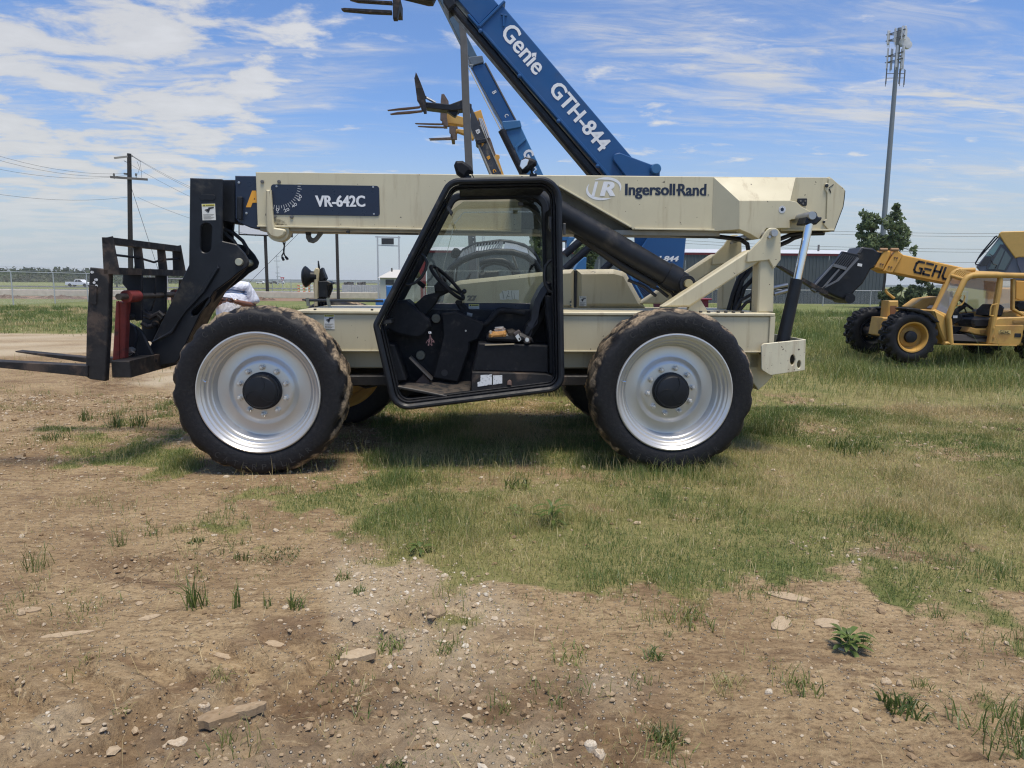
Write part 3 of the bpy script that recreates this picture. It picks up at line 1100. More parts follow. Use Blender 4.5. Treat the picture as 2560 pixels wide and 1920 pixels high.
# ---- single clods, slabs and stones that stand out
def slab(label, px, py, lx, ly, hz, yaw, pale, name='dirt_slab', cat='dirt slab', seed=0, rough=0.75):
    if 'slab' in name:
        lx, ly, hz = lx * 0.8, ly * 0.8, hz * 0.6
    if pale > 0.6:
        lx, ly, hz, pale = lx * 0.8, ly * 0.8, hz * 0.7, pale * 0.85
    r = random.Random(seed * 13 + px)
    c = on_ground(px, py)
    base = float(height_at(np.array([c.x]), np.array([c.y]))[0])
    n, rings = 18, 4
    verts, faces = [], []
    rad = [1 + rough * (r.random() - 0.5) for _ in range(n)]
    rad = [(rad[i - 1] + 2 * rad[i] + rad[(i + 1) % n]) / 4 + (r.random() - 0.5) * 0.4 * rough for i in range(n)]
    for j in range(rings + 1):
        for i in range(n):
            a = 2 * math.pi * i / n
            if j == 0:
                k, z = 1.0, -0.02
            elif j == 1:
                k, z = 1.03, hz * 0.45
            else:
                k = 1.0 - (j - 1) / rings * 0.9
                z = hz * (0.85 + 0.3 * (r.random() - 0.4))
            verts.append((math.cos(a) * lx * rad[i] * k, math.sin(a) * ly * rad[i] * k, z))
    verts.append((0, 0, hz))
    for j in range(rings):
        for i in range(n):
            i2 = (i + 1) % n
            faces.append((j * n + i, j * n + i2, (j + 1) * n + i2, (j + 1) * n + i))
    for i in range(n):
        faces.append((rings * n + i, rings * n + (i + 1) % n, len(verts) - 1))
    me = bpy.data.meshes.new(name)
    me.from_pydata(verts, [], faces)
    me.materials.append(STONE)
    a = me.attributes.new('pale', 'FLOAT', 'POINT')
    a.data.foreach_set('value', [max(0, min(1, pale + 0.12 * (r.random() - 0.5))) for _ in verts])
    o = link(name, me)
    o.location = (c.x, c.y, base)
    o.rotation_euler = (r.uniform(-0.06, 0.06), r.uniform(-0.06, 0.06), yaw)
    return tag(o, label, cat, 'slabs of dried mud and single stones on the dirt')


slab('long pale mud slab ending beside a bright grass tuft, below the cream machine', 894, 1650, 0.10, 0.045, 0.022, 0.5, 0.52, seed=1)
slab('large brown clod slab lying in the dark churned earth, largest of them', 555, 1812, 0.10, 0.042, 0.035, 0.55, 0.22, seed=2)
slab('smaller brown clod slab touching the largest slab in churned earth', 622, 1800, 0.06, 0.026, 0.03, 0.5, 0.3, seed=3)
slab('long thin mud crust on bare dirt near the left edge', 165, 1580, 0.11, 0.03, 0.02, 0.25, 0.48, seed=4)
slab('short tilted grey slab on bare dirt left of the tall grass blades', 370, 1543, 0.05, 0.022, 0.022, 0.7, 0.5, seed=5)
slab('round flat mud flake at the far left of the bare dirt', 72, 1521, 0.055, 0.045, 0.012, 0.0, 0.36, seed=6)
slab('brown rounded clod among heaped pale pebbles', 1091, 1552, 0.042, 0.035, 0.035, 0.2, 0.30, name='dirt_clod', cat='clod', seed=7)
slab('flat pale flake alone on smooth dirt left of the pebbles', 685, 1594, 0.055, 0.03, 0.012, -0.3, 0.5, seed=8)
slab('pale crust pieces lying across the tyre tread print', 556, 1622, 0.06, 0.022, 0.016, -0.2, 0.48, seed=9)
slab('pale limestone chunk at the bottom edge below the churned earth', 443, 1858, 0.04, 0.028, 0.025, 0.6, 0.8, name='limestone_chunk', cat='stone', seed=10)
slab('elongated grey mud slab at the edge of the turf, farthest of three', 1967, 1497, 0.14, 0.045, 0.025, -0.55, 0.52, seed=11)
slab('cracked grey mud slab, middle of three by the turf edge', 1955, 1562, 0.085, 0.055, 0.03, 0.9, 0.52, seed=12, rough=0.8)
slab('squarish grey mud slab beside the leafy green weed', 2070, 1560, 0.075, 0.05, 0.025, 0.2, 0.54, seed=13)
slab('small brown slab on pebbly dirt below the middle of the turf', 1370, 1604, 0.04, 0.02, 0.014, 0.4, 0.36, seed=14)
slab('white angular stone at the bottom edge, left of a pair', 1476, 1873, 0.026, 0.02, 0.025, 0.3, 0.95, name='white_stone', cat='stone', seed=15)
slab('white rounded stone at the bottom edge, right of a pair', 1500, 1885, 0.026, 0.022, 0.03, 1.1, 0.88, name='white_stone', cat='stone', seed=16)
slab('single white triangular stone on bare dirt at lower right', 1921, 1737, 0.02, 0.014, 0.02, 0.3, 0.95, name='white_stone', cat='stone', seed=17)
slab('grey stone in a small gravel patch near the lower right corner', 2212, 1712, 0.03, 0.022, 0.022, 0.3, 0.7, name='grey_stone', cat='stone', seed=18)
slab('white stone lying on the dark dirt near the bottom middle', 1198, 1767, 0.014, 0.012, 0.016, 0.3, 1.0, name='white_stone', cat='stone', seed=19)
slab('pale stone on churned earth beside the largest brown slab', 510, 1773, 0.022, 0.018, 0.02, 0.3, 0.85, name='pale_stone', cat='stone', seed=20)
slab('white litter scrap on the turf edge in front of the cab', 1215, 1366, 0.02, 0.012, 0.006, 0.1, 1.0, name='litter_scrap', cat='litter', seed=21)


# ---- single tufts and weeds
def tuft(label, px, py, n, L, spread, dry=0.1, w=0.006, lean=0.4, tone=0.9, name='grass_tuft', cat='grass tuft', group='grass tufts growing out of the bare dirt'):
    rng = np.random.default_rng(px * 7 + py)
    c = on_ground(px, py)
    z0 = float(height_at(np.array([c.x]), np.array([c.y]))[0])
    x, y = np.clip(rng.normal(0, spread, (2, n)), -1.3 * spread, 1.3 * spread)
    o = blades(name, x, y, np.full(n, -0.005), rng.uniform(0.5, 1.0, n) * L, rng.uniform(0.6, 1.1, n) * w, np.clip(rng.normal(lean, 0.22, n), 0.05, 0.98), np.clip(rng.normal(dry, 0.12, n), 0, 1), rng.uniform(0.75, 1.1, n) * tone, rng=rng)
    o.location = (c.x, c.y, z0)
    return tag(o, label, cat, group)


tuft('tall upright grass tuft with long pointed blades on bare dirt', 492, 1515, 34, 0.22, 0.03, w=0.008, lean=0.5)
tuft('narrow upright grass sprig right of the tall tuft', 592, 1516, 12, 0.17, 0.012, w=0.009, lean=0.2)
tuft('small spiky grass sprig, third from the tall tuft', 667, 1518, 10, 0.10, 0.012, w=0.006, lean=0.35)
tuft('bushy short grass tuft at the right end of the row on dirt', 741, 1520, 30, 0.12, 0.025, w=0.007, lean=0.6)
tuft('grey green grass clump beside the long pale mud slab', 984, 1612, 60, 0.12, 0.04, w=0.006, lean=0.8, tone=1.2)
tuft('low clump of grass right of the pale pebble heap', 1125, 1620, 40, 0.08, 0.035, w=0.006, lean=0.8)
tuft('small dark tuft on gravel, upper one of two', 860, 1445, 40, 0.06, 0.03, lean=0.7)
tuft('small spiky tuft on gravel, lower one of two', 893, 1486, 26, 0.08, 0.02, lean=0.7)
tuft('wiry dark grass tuft at the left edge of the bare dirt', 90, 1415, 40, 0.18, 0.05, w=0.005, dry=0.3, lean=0.55, tone=0.7)
tuft('sparse wiry grass on dirt below the front wheel', 300, 1358, 24, 0.15, 0.03, w=0.005, dry=0.2, lean=0.4, tone=0.8)
tuft('weedy grass tuft left of the front wheel, nearest the wheel', 350, 1068, 46, 0.24, 0.05, w=0.010, dry=0.05, lean=0.45, tone=0.75)
tuft('weedy grass tuft left of the front wheel, middle of three', 292, 1068, 46, 0.24, 0.05, w=0.010, dry=0.05, lean=0.5, tone=0.75)
tuft('weedy grass tuft left of the front wheel, farthest from it', 210, 1052, 34, 0.2, 0.045, w=0.010, dry=0.05, lean=0.5, tone=0.75)
tuft('low dark grass clump on dirt at the far left', 129, 1100, 60, 0.14, 0.09, w=0.009, dry=0.1, lean=0.7, tone=0.75)
tuft('dark green mat of weeds on the dirt below the turf corner', 690, 1385, 160, 0.05, 0.09, w=0.006, dry=0.0, lean=0.7, tone=0.7)
tuft('dark weed tuft right of a small mud lump at lower left', 605, 1395, 40, 0.08, 0.03, w=0.006, dry=0.0, lean=0.5, tone=0.8)
tuft('round dark green weed on pale dirt at left', 489, 1352, 60, 0.04, 0.03, w=0.008, dry=0.0, lean=0.8, tone=0.75)
tuft('dark grass clump at the turf edge near the three mud slabs', 1720, 1560, 90, 0.11, 0.07, w=0.006, dry=0.3, lean=0.7, tone=0.9)
tuft('pale green starry tuft on bare dirt in lower middle right', 1634, 1650, 34, 0.09, 0.025, w=0.007, dry=0.05, lean=0.8)
tuft('low grass tuft on pebbly dirt below the turf edge', 1425, 1648, 50, 0.08, 0.05, w=0.005, dry=0.2, lean=0.8, tone=1.2)
tuft('dry pale tuft of bent blades at lower middle right', 1822, 1725, 50, 0.11, 0.04, w=0.004, dry=0.7, lean=0.85)
tuft('green tuft beside stones at lower right', 2000, 1730, 40, 0.10, 0.04, w=0.006, dry=0.15, lean=0.7)
tuft('feathery dark green weed at the bottom edge', 1660, 1845, 110, 0.09, 0.035, w=0.006, dry=0.0, lean=0.75, tone=0.7)
tuft('dark green weed above the lower right corner', 2262, 1780, 90, 0.09, 0.045, w=0.009, dry=0.0, lean=0.7, tone=0.75)
tuft('lush grass clump at the right edge of the foreground', 2500, 1850, 120, 0.14, 0.09, w=0.006, dry=0.1, lean=0.6)
tuft('dark green weed cut by the bottom edge', 978, 1912, 90, 0.06, 0.035, w=0.007, dry=0.0, lean=0.8, tone=0.7)
tuft('broad dark tuft in the turf right of the rear wheel', 2140, 1130, 160, 0.2, 0.16, w=0.010, dry=0.05, lean=0.6, tone=0.8, group='grass tufts standing in the turf')
tuft('tall pale stemmed grass right behind the rear wheel', 1935, 1085, 180, 0.26, 0.14, w=0.008, dry=0.25, lean=0.35, group='grass tufts standing in the turf')
tuft('dark weed tuft in front of the cab on the bare strip', 1290, 1215, 60, 0.13, 0.06, w=0.009, dry=0.05, lean=0.6, tone=0.85, group='grass tufts standing in the turf')
tuft('grey leaved weed on the bare strip below the cab', 1300, 1222, 40, 0.07, 0.05, w=0.016, dry=0.35, lean=0.8, tone=1.2, group='grass tufts standing in the turf')


def broadleaf(label, px, py, n, L, w, rise, name='broadleaf_weed', tone=1.0):
    """rosette of pointed leaves, each a folded blade of its own"""
    rnd = random.Random(px)
    c = on_ground(px, py)
    z0 = float(height_at(np.array([c.x]), np.array([c.y]))[0])
    root = thing(name, label, 'weed', group='leafy weeds in the foreground', loc=(c.x, c.y, z0))
    for i in range(n):
        a = 2.4 * i + rnd.uniform(-0.3, 0.3)
        up = rise * (i / n) + rnd.uniform(0, 0.02)
        l = L * rnd.uniform(0.7, 1.1)
        el = rnd.uniform(0.2, 0.9)
        d = Vector((math.cos(a), math.sin(a), 0))
        s = Vector((-d.y, d.x, 0))
        o_ = d * rnd.uniform(0, 0.035) + Vector((0, 0, up))
        vs_, fs = [], []
        for j in range(6):
            t = j / 5
            p = o_ + d * l * t * math.cos(el * (1 - t * 0.6)) + Vector((0, 0, l * (t * math.sin(el) - 0.45 * t * t)))
            ww = w * math.sin(math.pi * min(1, t * 0.92 + 0.08)) ** 0.8
            vs_ += [p - s * ww + Vector((0, 0, ww * 0.35)), p, p + s * ww + Vector((0, 0, ww * 0.35))]
            if j:
                k = 3 * j
                fs += [(k - 3, k - 2, k + 1, k), (k - 2, k - 1, k + 2, k + 1)]
        me = bpy.data.meshes.new('leaf')
        me.from_pydata([tuple(v) for v in vs_], [], fs)
        me.shade_smooth()
        for nm, val in (('dry', rnd.uniform(0, 0.12)), ('tone', rnd.uniform(0.85, 1.2) * tone)):
            at_ = me.attributes.new(nm, 'FLOAT', 'POINT')
            at_.data.foreach_set('value', [val] * len(vs_))
        me.materials.append(BLADE)
        link('leaf', me, root)
    b = MB()
    b.tube([(0, 0, -0.01), (0.004, 0.002, rise * 0.6), (0.0, 0.006, rise)], [0.004, 0.003, 0.002], 6)
    o = b.build('stem', BLADE, root)
    for nm, val in (('dry', 0.2), ('tone', 1.0)):
        at_ = o.data.attributes.new(nm, 'FLOAT', 'POINT')
        at_.data.foreach_set('value', [val] * len(o.data.vertices))
    return root


broadleaf('bright green broad leaved weed right of the squarish mud slab', 2120, 1625, 30, 0.075, 0.013, 0.07)
broadleaf('upright long leaved weed in the turf in front of the cab', 1380, 1320, 18, 0.13, 0.012, 0.13, tone=0.85)
broadleaf('small pale leaved weed on the turf edge below the cab', 1290, 1290, 12, 0.06, 0.014, 0.02, tone=1.0)
broadleaf('flat leaved weed on gravel right of the turf corner', 1050, 1385, 16, 0.07, 0.010, 0.03, tone=0.8)

# ================================================================== the cream telescopic handler
def shape(fr, crop, pts, d, seg=6):
    """outline read off in a crop's pixels, laid on the plane y = d of a frame; third number = corner radius"""
    full = crop(pts) if crop else [tuple(p) for p in pts]
    k = fr.px(d)
    return rounded([(*fr.side(p[0], p[1], d), (p[2] * k if len(p) > 2 else 0)) for p in full], seg)


def add_mud(o, cx, cz, R, y0, y1, amount=1.0):
    me = o.data
    n = len(me.vertices)
    co = np.empty(n * 3, dtype=np.float32)
    me.vertices.foreach_get('co', co)
    co = co.reshape(-1, 3)
    r = np.hypot(co[:, 0] - cx, co[:, 2] - cz)
    mud = np.clip((r - (R - 0.07)) / 0.06, 0, 1) * 0.68
    low = np.clip((0.10 - co[:, 2]) / 0.10, 0, 1) * 0.15
    mud = np.maximum(mud, low) * amount
    a = me.attributes.new('mud', 'FLOAT', 'POINT')
    a.data.foreach_set('value', mud.astype(np.float32))


def build_wheel(parent, cx, cz, d, R, rr, W, face, rim_mat, phase=0.0, lugs=22, lug=0.020, detail=True, seg=132):
    """wheel whose outer face lies at y=d and looks towards y*face (face=-1: towards the viewer)"""
    def Y(y):
        return d - face * y
    rnd = random.Random(int(phase * 100) + 3)
    offs = [rnd.uniform(-0.5, 0.5) for _ in range(lugs)]
    half = W / 2
    tp = [(rr - 0.015, 0.05), (rr + 0.004, 0.03), (rr + 0.03, 0.012), (rr + 0.07, 0.002), (R - 0.085, 0.0), (R - 0.055, 0.006), (R - 0.035, 0.016), (R - 0.012, 0.04), (R, 0.07)]
    tp += [(R + 0.004, 0.07 + (W - 0.14) * q / 6) for q in range(1, 6)]
    tp += [(r, W - y) for r, y in reversed(tp[:9])]

    def fn(r, y, a):
        if r > R - 0.05:
            ph = a * lugs / (2 * math.pi) + phase + abs(y - half) / half * 0.9 + (0.5 if y > half else 0)
            i = int(math.floor(ph)) % lugs
            f = ph - math.floor(ph)
            s = 0.5 + 0.5 * math.sin(2 * math.pi * f)
            s = min(1.0, max(0.0, (s - 0.18) / 0.5))
            s = s * s * (3 - 2 * s)
            edge = min(1.0, (r - (R - 0.05)) / 0.05)
            r -= lug * (1 - s) * edge * (0.8 + 0.5 * offs[i])
            r += 0.004 * math.sin(a * 7 + phase) * edge
            y += 0.006 * math.sin(a * 13 + phase * 3) * (1 if y < half else -1) * (1 if y < 0.08 or y > W - 0.08 else 0)
        ang = math.atan2(math.cos(a), -math.sin(a))         # flattened a little where it stands on the ground
        dn = max(0.0, -math.sin(a))
        if dn > 0.93 and r > R - 0.06:
            zmin = -(R - 0.012)
            if r * math.sin(a) < zmin:
                r = -zmin / dn
        return r, Y(y)
    w = MB()
    # the rim: lip, stepped barrel, dished disc, hub plate
    k = rr / 0.49
    rp = [(0.500, 0.040), (0.503, 0.018), (0.498, 0.008), (0.490, 0.006), (0.484, 0.012), (0.474, 0.026), (0.468, 0.030), (0.464, 0.046), (0.452, 0.054),
          (0.447, 0.060), (0.440, 0.080), (0.432, 0.088), (0.424, 0.090), (0.416, 0.112), (0.412, 0.120), (0.402, 0.126), (0.397, 0.150), (0.390, 0.186), (0.384, 0.196), (0.374, 0.198), (0.295, 0.196),
          (0.284, 0.192), (0.262, 0.172), (0.242, 0.160), (0.226, 0.157), (0.10, 0.157)]
    w.lathe([(r * k, Y(y * k)) for r, y in rp], cx, cz, 96)
    # the barrel behind the disc
    w.lathe([(0.494 * k, Y(0.03)), (0.44 * k, Y(0.10)), (0.43 * k, Y(W - 0.10)), (0.494 * k, Y(W - 0.03)), (0.47 * k, Y(W - 0.03)), (0.40 * k, Y(W - 0.11)), (0.385 * k, Y(0.2 * k))], cx, cz, 64)
    wh = w.build('wheel', rim_mat, parent)
    t = MB()
    t.lathe(tp, cx, cz, seg, fn=fn)
    ty = t.build('tyre', RUBBER, wh, angle=50)
    add_mud(ty, cx, cz, R, d, d)
    h = MB()
    h.lathe([(0.158 * k, Y(0.157 * k)), (0.158 * k, Y(0.145 * k)), (0.145 * k, Y(0.14 * k)), (0.140 * k, Y(0.085 * k)), (0.132 * k, Y(0.072 * k)), (0.128 * k, Y(0.066 * k)), (0.120 * k, Y(0.062 * k)), (0.0001, Y(0.060 * k))], cx, cz, 40)
    if detail:
        for q in range(3):
            a0 = q * 2.1 + phase
            h.tube([(cx + rad * math.cos(a0 + rad * 9), Y(0.060 * k), cz + rad * math.sin(a0 + rad * 9)) for rad in (0.02, 0.05, 0.08, 0.11, 0.126)], 0.0025, 5)
        h.lathe([(0.146 * k, Y(0.10 * k)), (0.150 * k, Y(0.09 * k)), (0.140 * k, Y(0.088 * k))], cx, cz, 40)
    h.build('hub_cap', BLACK, wh)
    if detail:
        me = None
        for q in range(10):
            a = q * 2 * math.pi / 10 + phase
            bx, bz = cx + 0.198 * k * math.cos(a), cz + 0.198 * k * math.sin(a)
            n = MB()
            n.lathe([(0.027, Y(0.157)), (0.027, Y(0.148)), (0.0001, Y(0.147))], bx, bz, 14)
            n.lathe([(0.021, Y(0.150)), (0.021, Y(0.122)), (0.017, Y(0.118)), (0.0001, Y(0.118))], bx, bz, 6)
            n.lathe([(0.011, Y(0.118)), (0.011, Y(0.100)), (0.0001, Y(0.099))], bx, bz, 8)
            n.build('wheel_bolt', SILVER, wh)
        s = MB()
        for q in range(3):
            a = phase * 1.7 + q * 2.094
            bx, bz = cx + 0.335 * k * math.cos(a), cz + 0.335 * k * math.sin(a)
            s.lathe([(0.0001, Y(0.193)), (0.0115, Y(0.193)), (0.0115, Y(0.197))], bx, bz, 12)
        s.build('rim_hole', INK, wh, split=True)
        v = MB()
        a = math.radians(168)
        v.tube([(cx + q * k * math.cos(a), Y(y), cz + q * k * math.sin(a)) for q, y in ((0.452, 0.05), (0.437, 0.035), (0.425, 0.034))], 0.007, 8)
        v.build('valve_stem', CHROME, wh)
        # maker's name moulded into the sidewall
        nm = MB()
        word = 'CATERPILLAR'
        for base, flip in ((90, 1), (-90, -1)):
            span = 74
            for q, chx in enumerate(word):
                a = math.radians(base + flip * (span / 2 - span * q / (len(word) - 1)) + phase * 9)
                rad = R - 0.105 if flip > 0 else R - 0.065
                vx, fx, x0, x1, y0, y1 = text_shape(chx, 0.0)
                H = 0.046
                wch = 0.018 if chx == 'I' else 0.036
                ux, uz = math.cos(a) * flip, math.sin(a) * flip
                tx, tz = math.sin(a) * flip, -math.cos(a) * flip
                pv = []
                for p in vx:
                    g1, g2 = (p[0] - x0) / max(x1 - x0, 1e-6) - 0.5, (p[1] - y0) / (y1 - y0)
                    pv.append((cx + math.cos(a) * rad + tx * g1 * wch + ux * g2 * H, Y(-0.0035), cz + math.sin(a) * rad + tz * g1 * wch + uz * g2 * H))
                nm.add(pv, fx)
        o = nm.build('sidewall_lettering', SIDEWALL_INK, wh, smooth=False, split=True)
    return wh


SIDEWALL_INK = mat('moulded_rubber_letters', (0.026, 0.025, 0.025), 0.6)

MAIN = Frame(on_ground(653, 1190), math.radians(3.6))
mk = MAIN.px(0)
WR, WRIM = 220 * mk, 153.5 * mk
fx0, fz0 = 0.0, WR - 0.012
rx0 = MAIN.side(1688, 982, 0)[0]
h_main = thing('telescopic_handler', 'large cream telescopic handler with open black cab, silver wheels and lowered fork boom', 'telehandler', MAIN)

build_wheel(h_main, fx0, fz0, 0.0, WR, WRIM, 0.44, -1, SILVER, 0.31, lug=0.036, lugs=20)
build_wheel(h_main, rx0, fz0, 0.0, WR, WRIM, 0.44, -1, SILVER, 0.13, lug=0.028, lugs=20)
build_wheel(h_main, fx0 + 0.26, fz0, 2.45, WR, WRIM, 0.44, 1, RIM_OCHRE, 0.5, detail=False)
build_wheel(h_main, rx0, fz0, 2.45, WR, WRIM, 0.44, 1, RIM_OCHRE, 0.8, detail=False)


def mp(crop, pts, d, seg=6):
    return shape(MAIN, crop, pts, d, seg)


# ---- chassis
CH = 0.56
b = MB()
top_l, top_r = MAIN.side(742, 774, CH), MAIN.side(1934, 783, CH)
bot_l, bot_r = MAIN.side(742, 878, CH), MAIN.side(1934, 884, CH)
zt, zb = top_l[1] - 0.005, bot_l[1]
x_a, x_b = 0.20, top_r[0]
b.prism([(x_a, zb), (x_b, zb), (x_b, zt - 0.03), (x_a, zt - 0.03)], CH, 1.98, (), 0.008)
ch_o = b.build('chassis', CREAM, h_main)
b = MB()
b.prism([(x_a - 0.01, zt - 0.028), (x_b + 0.008, zt - 0.028), (x_b + 0.008, zt), (x_a - 0.01, zt)], CH - 0.02, 2.0, (), 0.006)
b.build('deck_plate', CREAM, h_main)
b = MB()
lo = MAIN.side(1300, 921, 0.66)[1]
b.box(0.25, x_b - 0.06, 0.66, 1.88, lo, zb - 0.002, 0.012)
b.build('belly_plate', CREAM, h_main)
b = MB()                                          # end flange and weld seam at the rear of the chassis side
b.box(x_b - 0.035, x_b + 0.012, CH - 0.018, CH - 0.001, zb + 0.01, zt - 0.03, 0.003)
b.box(x_a, x_b - 0.04, CH - 0.010, CH - 0.0015, zb, zb + 0.012, 0.002)
b.build('chassis_flange', CREAM, h_main)
b = MB()
for cx in (fx0, rx0):
    b.tube([(cx, 0.36, fz0), (cx, 2.08, fz0)], 0.13, 18)
    b.box(cx - 0.24, cx + 0.24, 0.9, 1.5, fz0 - 0.17, fz0 + 0.22, 0.05)
b.build('axle', BLACK_DULL, h_main)
b = MB()
b.tube([(fx0 + 0.1, 1.2, fz0 + 0.02), (rx0 - 0.1, 1.2, fz0 + 0.02)], 0.055, 14)
b.box(1.0, 1.7, 0.8, 1.5, 0.52, 0.74, 0.03)
b.box(fx0 + 0.15, rx0 - 0.2, 0.55, 0.72, fz0 - 0.02, fz0 + 0.07, 0.01)
b.build('drive_shaft', BLACK_DULL, h_main)
b = MB()
rh = random.Random(5)
for q in range(5):
    z0 = 0.76 - q * 0.022
    b.tube([(0.45, 0.75 + q * .05, 0.80), (0.55 + q * .03, 0.62 + q * .05, z0 - 0.05), (0.75, 0.66, z0 - .08 + 0.04 * rh.random()), (1.0, 0.72, z0)], 0.013, 7)
b.build('brake_hose', HOSE, h_main, split=True)
b = MB()                                          # bolts along the deck edge at the rear
for px in (1752, 1772, 1796, 1815, 1834, 1856):
    q = MAIN.side(px, 778, CH)
    b.box(q[0] - 0.012, q[0] + 0.012, CH - 0.012, CH + 0.02, zt + 0.001, zt + 0.016, 0.003)
for px in (786, 929):
    q = MAIN.side(px, 770, CH)
    b.box(q[0] - 0.010, q[0] + 0.010, CH + 0.01, CH + 0.04, zt + 0.001, zt + 0.014, 0.003)
b.build('deck_bolt', INK, h_main, split=True)

# ---- rear bumper box with holes
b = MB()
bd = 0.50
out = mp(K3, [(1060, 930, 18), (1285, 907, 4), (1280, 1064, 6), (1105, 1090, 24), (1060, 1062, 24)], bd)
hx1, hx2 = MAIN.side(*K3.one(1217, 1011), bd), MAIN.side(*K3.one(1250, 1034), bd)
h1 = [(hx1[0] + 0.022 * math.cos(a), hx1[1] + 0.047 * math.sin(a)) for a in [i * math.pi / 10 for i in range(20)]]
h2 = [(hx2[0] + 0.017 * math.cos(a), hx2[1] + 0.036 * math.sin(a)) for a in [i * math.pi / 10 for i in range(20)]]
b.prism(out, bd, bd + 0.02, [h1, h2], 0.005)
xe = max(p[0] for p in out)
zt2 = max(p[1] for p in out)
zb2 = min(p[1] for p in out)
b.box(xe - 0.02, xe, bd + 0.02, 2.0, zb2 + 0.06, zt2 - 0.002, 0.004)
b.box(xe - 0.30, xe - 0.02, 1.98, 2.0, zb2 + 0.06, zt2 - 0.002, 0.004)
b.build('bumper', CREAM_WORN_LIT, h_main)
b = MB()
b.box(x_b + 0.002, xe - 0.022, bd + 0.10, 1.9, zb2 + 0.10, zt2 - 0.10, 0.01)
b.build('counterweight', INK, h_main)
b = MB()
b.prism(mp(K3, [(1000, 978), (1062, 985), (1062, 1062), (1120, 1092), (1085, 1130), (1045, 1165), (1000, 1100)], 0.66), 0.66, 1.8, (), 0.006)
b.build('tail_plate', CREAM, h_main)

# ---- A-frame uprights that carry the boom pivot (near and far)
for d0, d1 in ((0.72, 0.80), (1.64, 1.72)):
    b = MB()
    k = 0
    ref = 0.72
    leg = mp(K3, [(1045, 506), (1122, 506), (1117, 772), (1036, 772)], ref)
    arm = mp(K3, [(985, 462), (1000, 455), (1052, 500), (1045, 516), (694, 742), (560, 742)], ref)
    b.prism(leg, d0 - 0.02, d1 + 0.06, (), 0.012)
    b.prism(arm, d0 - 0.014, d1 + 0.055, (), 0.014)
    gus = mp(K3, [(700, 735), (752, 700), (795, 772), (690, 772)], ref)
    b.prism(gus, d0 + 0.02, d1, (), 0.004)
    up = b.build('boom_upright', CREAM, h_main)
    b = MB()
    b.prism(mp(K3, [(1066, 372, 20), (1085, 345, 34), (1128, 345, 34), (1147, 372, 20), (1147, 505, 6), (1113, 553, 6), (1088, 507), (975, 519, 6), (982, 468, 10), (1046, 404, 10)], ref), d0 - 0.045, d0 - 0.021, (), 0.006)
    b.build('pivot_plate', CREAM, up)
    b = MB()
    q = MAIN.side(*K3.one(1107, 373), ref)
    q2 = MAIN.side(*K3.one(1086, 391), ref)
    b.lathe([(0.0001, d0 - 0.085), (0.030, d0 - 0.085), (0.034, d0 - 0.078), (0.034, d0 - 0.045)], q[0], q[1], 22)
    b.lathe([(0.0001, d0 - 0.07), (0.015, d0 - 0.07), (0.015, d0 - 0.045)], q2[0], q2[1], 6)
    b.build('pivot_pin', STEEL, up)
b = MB()
q = MAIN.side(*K3.one(1107, 373), 0.72)
b.tube([(q[0], 0.74, q[1]), (q[0], 1.66, q[1])], 0.03, 16)
b.build('pivot_shaft', STEEL, h_main)

# ---- boom: long welded box with a notch for the lift cylinder
BD, BT = 1.02, 0.40
b = MB()
near = mp(None, [(639, 430), (1290, 437.5), (1815, 442), (2074, 443.5), (2112, 474), (2107, 516), (2084, 577), (1940, 575), (1790, 576), (1581, 574), (1576, 566), (1400, 466), (1340, 452), (1316, 456), (1304, 476), (1303, 575), (644, 567)], BD)
b.prism(near, BD, BD + 0.02, (), 0.004)
b.prism([(x, z) for x, z in mp(None, [(639, 430), (1815, 442), (2074, 443.5), (2112, 474), (2107, 516), (2084, 577), (1810, 577), (644, 567)], BD)], BD + BT - 0.02, BD + BT, (), 0.003)
tl, tr = MAIN.side(639, 430, BD), MAIN.side(2074, 443.5, BD)
b.prism([tl, tr, (tr[0], tr[1] - 0.02), (tl[0], tl[1] - 0.02)], BD + 0.02, BD + BT - 0.02, (), 0.002)
rp_ = [MAIN.side(*q, BD) for q in ((2074, 443.5), (2112, 474), (2107, 516), (2084, 577))]
for a, c in zip(rp_, rp_[1:]):
    n = Vector((c[1] - a[1], -(c[0] - a[0]))).normalized() * -0.012
    b.prism([a, c, (c[0] + n.x, c[1] + n.y), (a[0] + n.x, a[1] + n.y)], BD + 0.02, BD + BT - 0.02, (), 0.001)
bo = b.build('boom', CREAM, h_main)
# lower lips (bright ledges) and the dark underside
b = MB()
for a, c in (((644, 563), (1303, 576)), ((1585, 570), (1785, 573)), ((1950, 573), (2084, 573))):
    p, q = MAIN.side(*a, BD), MAIN.side(*c, BD)
    b.prism([p, q, (q[0], q[1] - 0.016), (p[0], p[1] - 0.016)], BD - 0.022, BD - 0.001, (), 0.003)
p, q = MAIN.side(1398, 463, BD), MAIN.side(1578, 566, BD)
n = Vector((q[1] - p[1], -(q[0] - p[0]))).normalized() * 0.016
b.prism([p, q, (q[0] + n.x, q[1] + n.y), (p[0] + n.x, p[1] + n.y)], BD - 0.016, BD + 0.12, (), 0.003)
b.build('boom_flange', CREAM, bo, split=True)
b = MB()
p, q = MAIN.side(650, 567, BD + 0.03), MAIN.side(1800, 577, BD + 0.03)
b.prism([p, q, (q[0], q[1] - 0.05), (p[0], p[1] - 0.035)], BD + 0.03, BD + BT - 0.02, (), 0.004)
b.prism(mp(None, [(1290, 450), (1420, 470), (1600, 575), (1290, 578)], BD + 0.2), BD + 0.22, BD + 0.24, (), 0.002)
b.build('boom_underside', mat('shaded_cream_steel', (0.30, 0.275, 0.215), 0.6, var=0.15, scale=5), bo)
